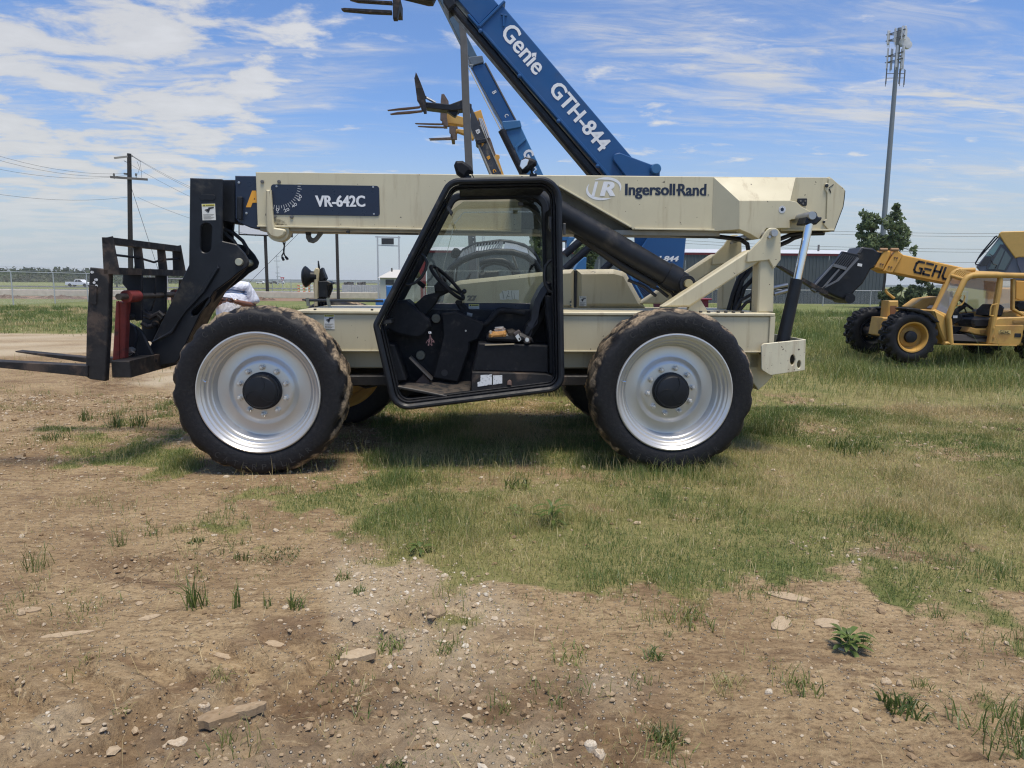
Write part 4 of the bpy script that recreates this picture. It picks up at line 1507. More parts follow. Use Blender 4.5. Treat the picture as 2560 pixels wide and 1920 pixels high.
# rear housing: a box proud of the boom side with chamfered faces
hf = [MAIN.side(*q, BD - 0.16) for q in K3([(945, 205), (1290, 205), (1290, 345), (1150, 345), (1100, 350), (1060, 398), (1042, 400), (1000, 372), (945, 350)])]
b = MB()
hb = [MAIN.side(*q, BD - 0.002) for q in K3([(818, 88), (1232, 89), (1208, 203), (808, 360)])]
zA, zB = hf[0], (MAIN.side(*K3.one(1205, 205), BD - 0.16))
b.prism(mp(K3, [(946, 205), (1206, 205), (1240, 212, 8), (1262, 236, 8), (1310, 262, 20), (1330, 300), (1302, 298), (1214, 300), (1203, 306), (1203, 345), (1150, 345), (1085, 345), (1046, 400), (1000, 372), (946, 350)], BD - 0.16), BD - 0.16, BD - 0.001, (), 0.004)
A_, B_, C_, D_ = hb[0], hb[1], MAIN.side(*K3.one(1206, 205), BD - 0.16), MAIN.side(*K3.one(946, 205), BD - 0.16)
E_, F_ = hb[3], MAIN.side(*K3.one(946, 350), BD - 0.16)
yb, yf = BD - 0.002, BD - 0.157
b.add([(A_[0], yb, A_[1]), (B_[0], yb, B_[1]), (C_[0], yf, C_[1]), (D_[0], yf, D_[1])], [(0, 1, 2, 3)])
b.add([(A_[0], yb, A_[1]), (D_[0], yf, D_[1]), (F_[0], yf, F_[1]), (E_[0], yb, E_[1])], [(0, 1, 2, 3)])
b.add([(B_[0], yb, B_[1]), (C_[0], yf, C_[1]), (C_[0] + 0.01, yb, C_[1] - 0.02)], [(0, 1, 2)])
b.add([(F_[0], yf, F_[1]), (E_[0], yb, E_[1]), (F_[0] + 0.1, yb, F_[1] - 0.01)], [(0, 1, 2)])
hs = b.build('boom_housing', CREAM, h_main)
b = MB()
b.prism(mp(K3, [(1240, 194, 6), (1290, 194, 6), (1288, 232, 6), (1270, 234, 6), (1240, 216, 6)], BD - 0.004), BD - 0.012, BD - 0.002, (), 0.003)
b.build('switch_plate', INK, hs)
b = MB()
for u_, w_ in ((1254, 208), (1278, 208), (1267, 221)):
    q = MAIN.side(*K3.one(u_, w_), BD)
    b.lathe([(0.0001, BD - 0.018), (0.009, BD - 0.018), (0.009, BD - 0.012)], q[0], q[1], 8)
b.build('plate_screw', GREY_STEEL, hs, split=True)
b = MB()
q = MAIN.side(*K3.one(1164, 250), BD - 0.16)
b.sheet(circle(q[0], q[1], 0.033, 28), BD - 0.163)
bd_ = b.build('round_decal', WHITE_PRINT, hs, smooth=False)
b = MB()
pent = [(q[0] + 0.019 * math.cos(math.radians(90 + 72 * i)), q[1] + 0.019 * math.sin(math.radians(90 + 72 * i))) for i in range(5)]
b.sheet(pent, BD - 0.1645)
for i in range(24):
    a = 2 * math.pi * i / 24
    b.sheet(circle(q[0] + 0.0265 * math.cos(a), q[1] + 0.0265 * math.sin(a), 0.0022, 5), BD - 0.1645)
b.build('decal_emblem', NAVY, bd_, smooth=False)
# end cover of the boom with screws and chipped edges
b = MB()
b.prism(mp(K3, [(1396, 92, 4), (1412, 92), (1480, 152), (1470, 236), (1424, 358), (1396, 352), (1372, 325), (1372, 306), (1386, 300), (1390, 168), (1380, 150), (1380, 120, 4), (1396, 116)], BD - 0.003), BD - 0.014, BD - 0.002, (), 0.003)
b.build('boom_end_cover', CREAM, h_main)
b = MB()
for u_, w_, r_ in ((1390, 130, 0.016), (1376, 313, 0.012), (1390, 132, 0.008)):
    q = MAIN.side(*K3.one(u_, w_), BD - 0.02)
    b.lathe([(0.0001, BD - 0.026), (r_, BD - 0.024), (r_, BD - 0.013)], q[0], q[1], 10)
b.tube([MAIN.p3(*K3.one(u_, w_), BD - 0.016) for u_, w_ in ((1402, 140), (1412, 133), (1424, 124))], 0.004, 5)
b.tube([MAIN.p3(*K3.one(u_, w_), BD - 0.016) for u_, w_ in ((1402, 146), (1408, 158), (1412, 168))], [0.007, 0.006, 0.002], 5)
b.tube([MAIN.p3(*K3.one(u_, w_), BD - 0.012) for u_, w_ in ((1482, 155), (1478, 200), (1472, 238), (1426, 360))], 0.005, 5)
b.tube([MAIN.p3(*K3.one(u_, w_), BD - 0.012) for u_, w_ in ((1396, 350), (1412, 360), (1428, 360))], 0.005, 5)
b.build('cover_screw', INK, h_main)

# ---- lettering on the boom
b = MB()
dec = mp(K1, [(1405, 126, 16), (1966, 134, 16), (1970, 292, 16), (1410, 284, 16)], BD)
b.prism(dec, BD - 0.006, BD - 0.0015, (), 0.001)
panel = b.build('boom_decal', NAVY, bo)


def btext(s, crop, p0, p1, hpx, bold, m, name, parent, d=BD, shear=0.0, lift=0.002):
    b = MB()
    a, c = MAIN.side(*crop.one(*p0), d), MAIN.side(*crop.one(*p1), d)
    b.text(s, a, c, hpx / crop.a[2] * MAIN.px(d), d, bold, shear, lift=lift)
    return b.build(name, m, parent, smooth=False)


btext('VR-642C', T4, (748, 430), (1300, 431), 122, 0.035, WHITE_PRINT, 'model_lettering', panel, lift=0.008)
b = MB()
pc = MAIN.side(*T4.one(328, 190), BD)
sc_ = MAIN.px(BD) / T4.a[2]
for i in range(17):
    a = math.radians(-101 + i * 6.6)
    r0, r1 = 215, (260 if i % 2 == 0 else 247)
    p0, p1 = [(pc[0] + r * sc_ * math.cos(a), pc[1] + r * sc_ * math.sin(a)) for r in (r0, r1)]
    n = Vector((-math.sin(a), math.cos(a))) * 2.2 * sc_
    b.sheet([(p0[0] - n.x, p0[1] - n.y), (p1[0] - n.x, p1[1] - n.y), (p1[0] + n.x, p1[1] + n.y), (p0[0] + n.x, p0[1] + n.y)], BD - 0.008)
for s, a_, b_ in (('0', (312, 478), (346, 478)), ('20', (405, 494), (465, 470)), ('40', (500, 446), (550, 408)), ('60', (572, 372), (603, 312))):
    pa, pb = MAIN.side(*T4.one(*a_), BD), MAIN.side(*T4.one(*b_), BD)
    b.text(s, pa, pb, 33 * sc_, BD, 0.012, lift=0.008)
b.build('angle_scale', PALE_PRINT, panel, smooth=False)
b = MB()
for u_, w_ in ((1385, 212), (1394, 510), (318, 204), (330, 492)):
    q = MAIN.side(*T4.one(u_, w_), BD)
    b.lathe([(0.0001, BD - 0.012), (0.009, BD - 0.010), (0.009, BD - 0.005)], q[0], q[1], 10)
b.build('decal_rivet', STEEL, panel, split=True)
b = MB()
for u_, w_ in ((160, 152), (345, 153), (296, 538), (484, 541)):
    q = MAIN.side(*T4.one(u_, w_), BD)
    b.lathe([(0.0001, BD - 0.014), (0.016, BD - 0.012), (0.016, BD - 0.0005)], q[0], q[1], 8)
b.build('boom_bolt', GREY_STEEL, bo, split=True)
btext('Ingersoll', T5, (717, 342), (1272, 342), 166, 0.03, NAVY, 'maker_lettering', bo)
btext('Rand', T5, (1302, 308), (1617, 308), 131, 0.03, NAVY, 'maker_lettering', bo)
b = MB()
b.sheet(mp(T5, [(1286, 232), (1322, 232), (1322, 258), (1286, 258)], BD), BD - 0.003)
q = MAIN.side(*T5.one(1640, 297), BD)
b.prism(circle(q[0], q[1], 0.006, 10), BD - 0.003, BD - 0.001, [circle(q[0], q[1], 0.004, 10)], 0)
b.build('maker_lettering', NAVY, bo, smooth=False)
# round emblem with its letters
b = MB()
cx_, cz_ = MAIN.side(*T5.one(483, 229), BD)


def swoosh(a0, a1, th):
    o_, i_ = [], []
    for k in range(25):
        t_ = k / 24
        a = math.radians(a0 + (a1 - a0) * t_)
        w_ = th * math.sin(math.pi * min(1, max(0.02, t_))) ** 0.8
        ex, ez = 200 * math.cos(a), 122 * math.sin(a)
        rx, rz = ex * math.cos(0.18) - ez * math.sin(0.18), ex * math.sin(0.18) + ez * math.cos(0.18)
        o_.append((cx_ + rx * sc_, cz_ + rz * sc_))
        L = math.hypot(rx, rz)
        i_.append((cx_ + rx * (1 - w_ / L) * sc_, cz_ + rz * (1 - w_ / L) * sc_))
    return o_ + i_[::-1]


b.sheet(swoosh(-28, 118, 34), BD - 0.002)
b.sheet(swoosh(140, 292, 34), BD - 0.002)
a, c = MAIN.side(*T5.one(347, 312), BD), MAIN.side(*T5.one(420, 312), BD)
b.text('I', a, c, 158 * sc_, BD, 0.03, 0.28, lift=0.002)
a, c = MAIN.side(*T5.one(438, 310), BD), MAIN.side(*T5.one(612, 310), BD)
b.text('R', a, c, 156 * sc_, BD, 0.05, 0.22, lift=0.002)
b.build('maker_emblem', WHITE_PRINT, bo, smooth=False)

# ---- lift cylinder in the notch
b = MB()
LD = 0.99
b.tube([MAIN.p3(1706, 709, LD), MAIN.p3(1400, 530, LD), MAIN.p3(1290, 465, LD)], 0.104, 26)
cyl = b.build('lift_cylinder', BLACK, h_main)
b = MB()
q, r_ = MAIN.p3(1709, 709, LD), MAIN.p3(1680, 692, LD)
b.tube([MAIN.p3(1693, 700, LD), MAIN.p3(1664, 684, LD)], 0.118, 24)
b.lathe([(0.035, LD - 0.13), (0.074, LD - 0.13), (0.078, LD - 0.12), (0.078, LD + 0.12), (0.074, LD + 0.13)], q[0], q[2], 28)
b.build('cylinder_eye', BLACK, cyl)
b = MB()
b.lathe([(0.0001, LD - 0.165), (0.036, LD - 0.165), (0.04, LD - 0.158), (0.04, LD + 0.16)], q[0], q[2], 20)
b.build('cylinder_pin', mat('yellow_zinc_pin', (0.42, 0.36, 0.20), 0.4, metal=0.6), cyl)
b = MB()
b.prism(mp(K3, [(655, 598, 20), (700, 598, 25), (712, 640, 20), (660, 745), (600, 745), (610, 690), (560, 640)], LD), LD + 0.135, LD + 0.165, (), 0.004)
b.build('cylinder_bracket', CREAM, h_main)
b = MB()
for pts in ([(1618, 705), (1628, 716), (1648, 724), (1670, 742)], [(1640, 706), (1656, 718), (1680, 732), (1690, 752)], [(1570, 700), (1610, 716), (1640, 740)], [(1686, 720), (1690, 735), (1696, 746)]):
    b.tube([MAIN.p3(*p, 1.03) for p in pts], 0.015, 8)
b.tube([MAIN.p3(1440, 582, 1.04), MAIN.p3(1560, 667, 1.04), MAIN.p3(1640, 712, 1.04)], 0.045, 10)
b.build('cylinder_hose', HOSE, cyl, split=True)

# ---- stabiliser cylinder at the rear
SD = 0.66
b = MB()
b.tube([MAIN.p3(2027, 540, SD), MAIN.p3(1992, 702, SD)], 0.036, 18)
st = b.build('stabiliser_rod', CHROME, h_main)
b = MB()
b.tube([MAIN.p3(1992, 698, SD), MAIN.p3(1953, 870, SD)], [0.052, 0.058], 22)
b.build('stabiliser_barrel', BLACK, st)
b = MB()
b.prism(mp(K3, [(1282, 290, 16), (1292, 262, 22), (1330, 262, 22), (1336, 290, 10), (1360, 290, 8), (1352, 306, 8), (1328, 328), (1268, 326, 4)], SD), SD - 0.04, SD + 0.14, (), 0.012)
b.build('rod_clevis', BLACK, st)
b = MB()
q = MAIN.side(*K3.one(1313, 282), SD - 0.04)
b.lathe([(0.0001, SD - 0.062), (0.034, SD - 0.062), (0.037, SD - 0.055), (0.037, SD + 0.3)], q[0], q[1], 22)
b.build('rod_pin', STEEL, st)

# ---- hoses and cables behind the uprights and under the boom
b = MB()
for pts in ([(1700, 588), (1780, 590), (1850, 598), (1868, 610), (1872, 632)], [(1944, 600), (1975, 588), (2010, 584), (2060, 583)], [(1944, 615), (1970, 604), (1985, 595), (2020, 585)],
            [(1866, 668), (1845, 700), (1832, 735), (1820, 780)], [(1880, 670), (1856, 700), (1842, 740), (1832, 780)], [(1890, 690), (1860, 720), (1848, 760), (1845, 782)]):
    b.tube([MAIN.p3(*p, 1.25) for p in pts], 0.022, 9)
for pts in ([(1836, 780), (1850, 752), (1880, 735), (1930, 722), (1968, 716)], [(1846, 780), (1866, 756), (1900, 742), (1935, 735), (1966, 729)], [(1560, 583), (1640, 585), (1720, 588), (1800, 592), (1850, 600)]):
    b.tube([MAIN.p3(*p, 1.1) for p in pts], 0.016, 8)
b.build('hydraulic_hose', HOSE, h_main, split=True)
b = MB()
b.tube([MAIN.p3(1894, 700, 1.2), MAIN.p3(1886, 782, 1.2)], 0.05, 14)
b.build('filter_canister', BLACK, h_main)
b = MB()
for pts in ([(1930, 720), (1968, 712)], [(1935, 735), (1967, 726)]):
    b.tube([MAIN.p3(*p, 1.08) for p in pts], 0.019, 8)
b.build('hose_fitting', STEEL, h_main, split=True)

# ---- engine hood on the far side with its panels
HD = 1.62
b = MB()
b.prism(mp(None, [(1107, 758), (1111, 738, 6), (1128, 709, 10), (1150, 701, 10), (1413, 674), (1436, 673), (1436, 772), (1107, 772)], HD), HD, 2.40, (), 0.04)
hood = b.build('engine_hood', CREAM, h_main)
b = MB()
b.prism(mp(None, [(1442, 673.5), (1536, 672.5, 10), (1566, 680, 22), (1616, 771), (1442, 771)], HD), HD, 2.40, (), 0.05)
b.build('rear_hood', CREAM, hood)
b = MB()
p, q = MAIN.side(1408, 771, HD), MAIN.side(1618, 771, HD)
b.prism([p, q, (q[0], q[1] - 0.03), (p[0], p[1] - 0.03)], HD + 0.015, 2.38, (), 0.002)
p, q = MAIN.side(1437, 677, HD + 0.03), MAIN.side(1441, 772, HD + 0.03)
b.prism([p, (q[0], p[1]), (q[0], q[1]), (p[0], q[1])], HD + 0.03, 2.36, (), 0.0)
b.build('hood_gap', INK, hood, split=True)
b = MB()
for u_, w_ in ((94, 718), (94, 736)):
    q = MAIN.side(*K3.one(u_, w_), HD)
    b.lathe([(0.0001, HD - 0.012), (0.010, HD - 0.010), (0.010, HD)], q[0], q[1], 8)
b.build('hood_screw', GREY_STEEL, hood, split=True)
btext('27', R7, (785, 1180), (938, 1180), 84, 0.085, INK, 'hood_number', hood, HD, lift=0.006)
b = MB()
b.sheet(mp(R7, [(1283, 1080), (1330, 1022), (1380, 1030), (1410, 1014), (1500, 1020), (1580, 1018), (1582, 1100), (1578, 1165), (1520, 1150), (1470, 1162), (1405, 1155), (1340, 1165), (1290, 1158)], HD), HD - 0.004)
stk = b.build('torn_sticker', WHITE_PRINT, hood, smooth=False)
b = MB()
for pts in ([(1325, 1030), (1345, 1110), (1350, 1150)], [(1415, 1020), (1425, 1060), (1395, 1120), (1385, 1150)], [(1470, 1022), (1470, 1090), (1480, 1155)], [(1505, 1060), (1515, 1150)], [(1390, 1120), (1440, 1110)]):
    b.tube([MAIN.p3(*R7.one(*p), HD - 0.005) for p in pts], 0.0022, 4)
b.build('sticker_crack', INK, stk)


def warning_label(fr, crop, pts, d, parent, head=YELLOW_PRINT, picture=True, lift=0.003):
    """small caution plate: yellow heading with WARNING, a black pictogram, lines of print"""
    c = [fr.side(*crop.one(*p), d) for p in pts]                    # tl, tr, br, bl
    tl, tr, br, bl = [Vector(p) for p in c]

    def at_(u, v):
        t_, b_ = tl.lerp(tr, u), bl.lerp(br, u)
        r = t_.lerp(b_, v)
        return (r.x, r.y)
    b = MB()
    b.sheet([at_(0, 0), at_(1, 0), at_(1, 1), at_(0, 1)], d - lift)
    lab = b.build('warning_label', LABEL, parent, smooth=False)
    b = MB()
    hh = 0.16 if picture else 0.34
    b.sheet([at_(0.03, 0.02), at_(0.97, 0.02), at_(0.97, hh), at_(0.03, hh)], d - lift - 0.001)
    b.build('label_heading', head, lab, smooth=False)
    b = MB()
    L = (tr - tl).length
    b.text('WARNING', at_(0.3, hh - 0.03), at_(0.92, hh - 0.03), (tl - bl).length * (hh - 0.06) * 0.75, d, 0.02, lift=lift + 0.002)
    b.sheet([at_(0.10, hh - 0.02), at_(0.26, hh - 0.02), at_(0.18, 0.03)], d - lift - 0.002)
    if picture:
        b.sheet([at_(0.2, 0.36), at_(0.46, 0.30), at_(0.5, 0.22), at_(0.9, 0.20), at_(0.9, 0.27), at_(0.62, 0.32), at_(0.5, 0.52), at_(0.42, 0.58), at_(0.4, 0.46), at_(0.3, 0.5), at_(0.34, 0.4), at_(0.22, 0.42)], d - lift - 0.002)
        rows = (0.64, 0.69, 0.77, 0.82, 0.87, 0.92)
    else:
        rows = (0.5, 0.64, 0.78, 0.88)
    for i, r in enumerate(rows):
        e = 0.90 - 0.12 * ((i * 7) % 3)
        b.sheet([at_(0.08, r), at_(e, r), at_(e, r + 0.018), at_(0.08, r + 0.018)], d - lift - 0.002)
    b.build('label_print', INK, lab, smooth=False)
    return lab


warning_label(MAIN, K3, [(138, 688), (174, 689), (174, 740), (138, 739)], HD, hood, head=LABEL)
warning_label(MAIN, K1, [(1680, 800), (1734, 800), (1736, 878), (1682, 876)], CH, ch_o)

# ---- mirror bracket and rails at the far side of the deck
MD = 1.95
b = MB()
b.prism(mp(R2, [(992, 1005), (988, 610, 10), (1010, 575, 14), (1040, 572, 10), (1058, 600), (1046, 700), (1050, 1005)], MD), MD, MD + 0.10, (), 0.012)
ml = b.build('mirror_bracket', CREAM, h_main)
b = MB()
q = MAIN.p3(*R2.one(925, 672), MD + 0.05)
b.lathe([(0.0001, q[0] - 0.055), (0.08, q[0] - 0.05), (0.108, q[0] - 0.03), (0.112, q[0] - 0.018), (0.10, q[0] + 0.0), (0.06, q[0] + 0.04), (0.055, q[0] + 0.10), (0.0001, q[0] + 0.10)], q[1], q[2], 30, axis='x')
b.build('round_lamp', BLACK, ml)
b = MB()
b.prism(mp(R2, [(1030, 500, 4), (1036, 488, 4), (1050, 560), (1055, 625), (1035, 635)], MD), MD + 0.02, MD + 0.06, (), 0.004)
b.prism(mp(R2, [(1055, 640), (1060, 590, 8), (1085, 570), (1105, 625), (1120, 660), (1130, 690), (1105, 720), (1060, 720)], MD), MD - 0.02, MD + 0.12, (), 0.012)
b.prism(mp(R2, [(1048, 720, 6), (1150, 715, 8), (1195, 735, 8), (1195, 750), (1150, 770), (1145, 905), (1055, 905), (1050, 790)], MD), MD - 0.04, MD + 0.16, (), 0.01)
for k in range(4):
    a = 1030 + k * 33
    b.box(*sorted((MAIN.side(*R2.one(a, 950), MD)[0], MAIN.side(*R2.one(a + 20, 950), MD)[0])), MD, MD + 0.1, MAIN.side(*R2.one(a, 1004), MD)[1], MAIN.side(*R2.one(a, 905), MD)[1], 0.004)
b.build('valve_block', BLACK, ml, split=True)
b = MB()
for pts in ([(1190, 745), (1195, 800), (1170, 870), (1130, 905)], [(1180, 750), (1175, 810), (1150, 860), (1140, 900)]):
    b.tube([MAIN.p3(*R2.one(*p), MD + 0.05) for p in pts], 0.011, 7)
b.build('valve_hose', HOSE, ml, split=True)
b = MB()
b.tube([MAIN.p3(*R2.one(900, 930), 1.6), MAIN.p3(*R2.one(1760, 940), 1.6)], 0.014, 10)
b.tube([MAIN.p3(*R2.one(865, 925), 1.6), MAIN.p3(*R2.one(905, 930), 1.6)], 0.008, 8)
rl = b.build('deck_rail', GREY_STEEL, h_main)
b = MB()
for u_ in (922, 1150):
    p, q = MAIN.p3(*R2.one(u_, 905), 1.6), MAIN.p3(*R2.one(u_ + 14, 1028), 1.6)
    b.bar(p, (q[0], q[1], zt), 0.03, 0.03)
b.build('rail_post', CREAM, rl, split=True)
# pipes and loose wires under the boom front
b = MB()
for pts in ([(925, 180), (925, 240), (945, 275), (985, 285), (1020, 265), (1060, 215), (1085, 180)], [(940, 180), (945, 225), (965, 258), (1000, 262), (1030, 235), (1065, 180)]):
    b.tube([MAIN.p3(*R2.one(*p), 1.2) for p in pts], 0.016, 9)
b.build('steel_pipe', GREY_STEEL, h_main, split=True)
b = MB()
b.prism(mp(R2, [(900, 178, 4), (955, 178, 4), (950, 215, 4), (905, 212, 4)], 1.18), 1.17, 1.24, (), 0.006)
b.prism(mp(R2, [(1345, 165), (1380, 158), (1385, 195), (1350, 185)], 1.0), 1.0, 1.05, (), 0.004)
b.build('pipe_clamp', INK, h_main, split=True)
b = MB()
b.tube([MAIN.p3(*R2.one(*p), 1.15) for p in [(655, 235), (645, 270), (668, 330), (662, 400), (640, 440), (645, 470), (660, 488)]], 0.007, 6)
b.tube([MAIN.p3(*R2.one(*p), 1.15) for p in [(660, 235), (675, 290), (658, 380), (668, 430), (690, 460), (712, 480)]], 0.007, 6)
b.tube([MAIN.p3(*R2.one(*p), 1.15) for p in [(645, 455), (650, 470), (662, 492)]], 0.013, 6)
b.tube([MAIN.p3(*R2.one(*p), 1.15) for p in [(680, 452), (695, 466), (705, 482)]], 0.013, 6)
b.tube([MAIN.p3(*R2.one(*p), 1.16) for p in [(700, 160), (900, 165), (1150, 172), (1360, 176), (1700, 186), (2150, 196)]], 0.012, 6)
b.build('loose_cable', HOSE, h_main)

# ---- boom front: roller bracket, inner section, head, gooseneck
b = MB()
b.prism(mp(T4, [(195, 240, 6), (250, 240, 6), (258, 330), (268, 470), (280, 600), (295, 660), (400, 675), (418, 700, 20), (390, 750, 30), (330, 775, 40), (250, 755, 40), (205, 700, 20), (198, 560)], BD - 0.05), BD - 0.055, BD - 0.002, (), 0.012)
b.lathe([(0.0001, BD - 0.0), (0.10, BD - 0.0), (0.10, BD + 0.12), (0.0001, BD + 0.12)], *MAIN.side(*T4.one(330, 690), BD), 28)
b.build('roller_bracket', CREAM, bo)
ID = BD + 0.035
b = MB()
b.prism(mp(K1, [(1218, 81), (1420, 84), (1420, 350), (1335, 358, 6), (1300, 352), (1235, 325, 6), (1218, 300)], ID), ID, ID + 0.32, (), 0.008)
inn = b.build('inner_boom', NAVY, h_main)
b = MB()
for u_, w_ in ((1240, 117), (1279, 276)):
    q = MAIN.side(*K1.one(u_, w_), ID)
    b.lathe([(0.0001, ID - 0.012), (0.011, ID - 0.01), (0.011, ID)], q[0], q[1], 8)
b.build('boom_screw', STEEL, inn, split=True)
btext('A', K1, (1276, 245), (1370, 245), 82, 0.05, AMBER, 'letter', inn, ID, lift=0.004)
b = MB()
b.prism(mp(K1, [(1150, 102), (1222, 102), (1222, 330), (1150, 318)], ID + 0.04), ID + 0.04, ID + 0.28, (), 0.01)
b.prism(mp(K1, [(1228, 190, 4), (1254, 190, 4), (1250, 310), (1228, 305)], ID - 0.05), ID - 0.05, ID, (), 0.006)
b.build('boom_neck', BLACK, h_main)
GD = BD - 0.06                                   # near face of the head
b = MB()
slot1 = mp(B1, [(928, 425, 40), (1012, 425, 40), (1000, 650, 38), (922, 650, 38)], GD)
slot2 = mp(B1, [(920, 205, 20), (1040, 205, 20), (1040, 246, 18), (920, 246, 18)], GD)
slot3 = mp(B1, [(855, 1110, 10), (880, 1080, 20), (1000, 985, 10), (985, 1030, 30), (900, 1125, 10), (860, 1138, 6)], GD)
head = mp(B1, [(843, 76), (1100, 84, 14), (1098, 180), (1090, 560, 10), (1200, 585, 30), (1262, 655, 20), (1297, 715, 30), (1285, 760, 30), (1215, 805, 20), (1165, 850), (1030, 950), (920, 1130), (812, 1350), (760, 1470, 10), (735, 1500), (640, 1515), (580, 1530, 10), (540, 1390), (535, 1370), (800, 820), (835, 745, 20)], GD)
b.prism(head, GD, GD + 0.035, [slot1, slot3], 0.008)
b.prism(head, GD + 0.30, GD + 0.335, (), 0.008)
gn = b.build('boom_head', BLACK, h_main)
b = MB()
b.prism(mp(B1, [(853, 95), (1060, 100), (1050, 700), (850, 730)], GD + 0.1), GD + 0.16, GD + 0.20, (), 0.004)
b.prism(mp(B1, [(843, 76), (862, 85), (855, 745), (835, 745)], GD), GD + 0.035, GD + 0.30, (), 0.004)
lo_ = mp(B1, [(835, 745), (800, 820), (535, 1370), (545, 1385), (830, 800), (850, 745)], GD)
b.prism(lo_, GD + 0.035, GD + 0.30, (), 0.003)
b.prism(mp(B1, [(1030, 950), (920, 1130), (812, 1350), (740, 1500), (725, 1480), (800, 1340), (905, 1120), (1015, 945)], GD), GD + 0.035, GD + 0.30, (), 0.003)
b.prism(mp(B1, [(560, 1385), (790, 1300), (735, 1495), (585, 1525)], GD + 0.02), GD + 0.04, GD + 0.29, (), 0.003)
b.prism(slot2, GD - 0.006, GD - 0.001, (), 0.003)
b.build('head_box', BLACK, gn)
b = MB()
rib = mp(B1, [(1040, 780), (1060, 745), (1075, 770), (960, 960), (800, 1130), (720, 1270), (560, 1345), (548, 1335), (700, 1250), (880, 1000)], GD)
b.prism(rib, GD - 0.025, GD - 0.001, (), 0.01)
b.build('head_rib', BLACK, gn)
b = MB()
b.tube([MAIN.p3(*B1.one(1215, 735), GD + 0.17), MAIN.p3(*B1.one(1000, 960), GD + 0.17), MAIN.p3(*B1.one(700, 1260), GD + 0.17)], 0.085, 20)
tc = b.build('tilt_cylinder', BLACK, gn)
b = MB()
q = MAIN.side(*B1.one(1225, 722), GD)
b.lathe([(0.0001, GD - 0.03), (0.030, GD - 0.03), (0.034, GD - 0.024), (0.034, GD + 0.34)], q[0], q[1], 20)
b.build('tilt_pin', mat('zinc_pin', (0.46, 0.45, 0.34), 0.4, metal=0.5), tc)
b = MB()
for pts in ([(1090, 460), (1180, 500), (1250, 560), (1285, 620), (1282, 655), (1268, 665)], [(1090, 470), (1130, 520), (1180, 560), (1205, 600)]):
    b.tube([MAIN.p3(*B1.one(*p), GD + 0.2) for p in pts], 0.017, 9)
b.build('head_hose', HOSE, gn, split=True)
b = MB()
b.prism(mp(B1, [(1130, 400), (1180, 420), (1165, 600), (1100, 580)], GD + 0.3), GD + 0.3, GD + 0.34, (), 0.004)
b.build('head_bracket', BLACK, gn)
warning_label(MAIN, B1, [(935, 276), (1038, 274), (1044, 400), (942, 402)], GD, gn)

# ---- fork carriage: lies across the machine, so its frame runs away from the viewer
ND = 0.30                                        # near end
XF = MAIN.side(255, 674, ND)[0]
b = MB()


def cr(px, py, x=XF):
    return MAIN.cross(px, py, x)


b.prism(mp(B1, [(75, 763), (222, 780), (215, 1200), (190, 1637), (75, 1622), (42, 1600), (50, 1200)], ND), ND, ND + 0.075, (), 0.006)
f1 = b.build('fork', BLACK_DULL, h_main)
b = MB()
tine = mp(None, [(222, 914), (222, 941), (0, 918.5), (-210, 894), (-210, 890), (0, 903)], ND)
b.prism(tine, ND - 0.02, ND + 0.105, (), 0.004)
b.build('fork_tine', BLACK_DULL, f1)
b = MB()
b.prism(mp(B1, [(84, 900), (135, 905), (130, 1050), (80, 1040)], ND), ND - 0.012, ND - 0.001, (), 0.003)
b.build('fork_plate', BLACK_DULL, f1)
b = MB()
for u_, w_ in ((92, 800), (100, 800), (118, 858), (128, 858), (110, 880), (128, 905)):
    q = MAIN.side(*B1.one(u_, w_), ND)
    b.sheet(circle(q[0], q[1], 0.006 + 0.003 * ((u_ * 7) % 3), 6), ND - 0.003)
b.build('paint_chip', PALE_PRINT, f1, smooth=False)
FD = 1.66
b = MB()
b.prism(mp(None, [(446, 700), (478, 700), (476, 925), (440, 925)], FD), FD, FD + 0.075, (), 0.006)
f2 = b.build('fork', BLACK_DULL, h_main)
b = MB()
b.prism(mp(None, [(470, 897), (470, 912), (212, 905.5), (41, 880), (41, 877), (212, 893)], FD), FD - 0.02, FD + 0.105, (), 0.004)
b.build('fork_tine', BLACK_DULL, f2)
# load guard: four uprights and two cross bars
zg0, zg1 = cr(262, 672)[1], cr(258, 594)[1]
b = MB()
xl, xr = MAIN.side(258, 672, ND)[0], MAIN.side(297, 672, ND)[0]
xt = MAIN.side(281, 590, ND)[0]
xm = (xl + xr) / 2
ends = []
guard = None
for i, dd in enumerate((ND, 0.80, 1.28, 1.66)):
    b = MB()
    w_ = (xr - xl)
    if i in (0, 3):
        b.prism([(xl, zg0), (xr, zg0), (xt, zg1 + 0.01), (xl + 0.005, zg1 - 0.01)], dd, dd + 0.014, (), 0.003)
    else:
        b.prism([(xl + 0.02, zg0), (xr - 0.02, zg0), (xt - 0.003, zg1), (xl + 0.016, zg1)], dd, dd + 0.014, (), 0.003)
    o = b.build('guard_upright', BLACK_DULL, h_main)
b = MB()
b.box(xl + 0.005, xt, ND, 1.68, zg1 - 0.055, zg1, 0.004)
b.box(xl, xr, ND, 1.70, zg0 - 0.045, zg0 + 0.01, 0.004)
b.tube([(xm, ND, (zg0 + zg1) / 2 - 0.01), (xm, 0.8, (zg0 + zg1) / 2 - 0.02), (xm, 1.1, (zg0 + zg1) / 2 - 0.05), (xm, 1.28, (zg0 + zg1) / 2 - 0.02), (xm, 1.68, (zg0 + zg1) / 2)], 0.010, 8)
b.build('guard_bar', BLACK_DULL, h_main, split=True)
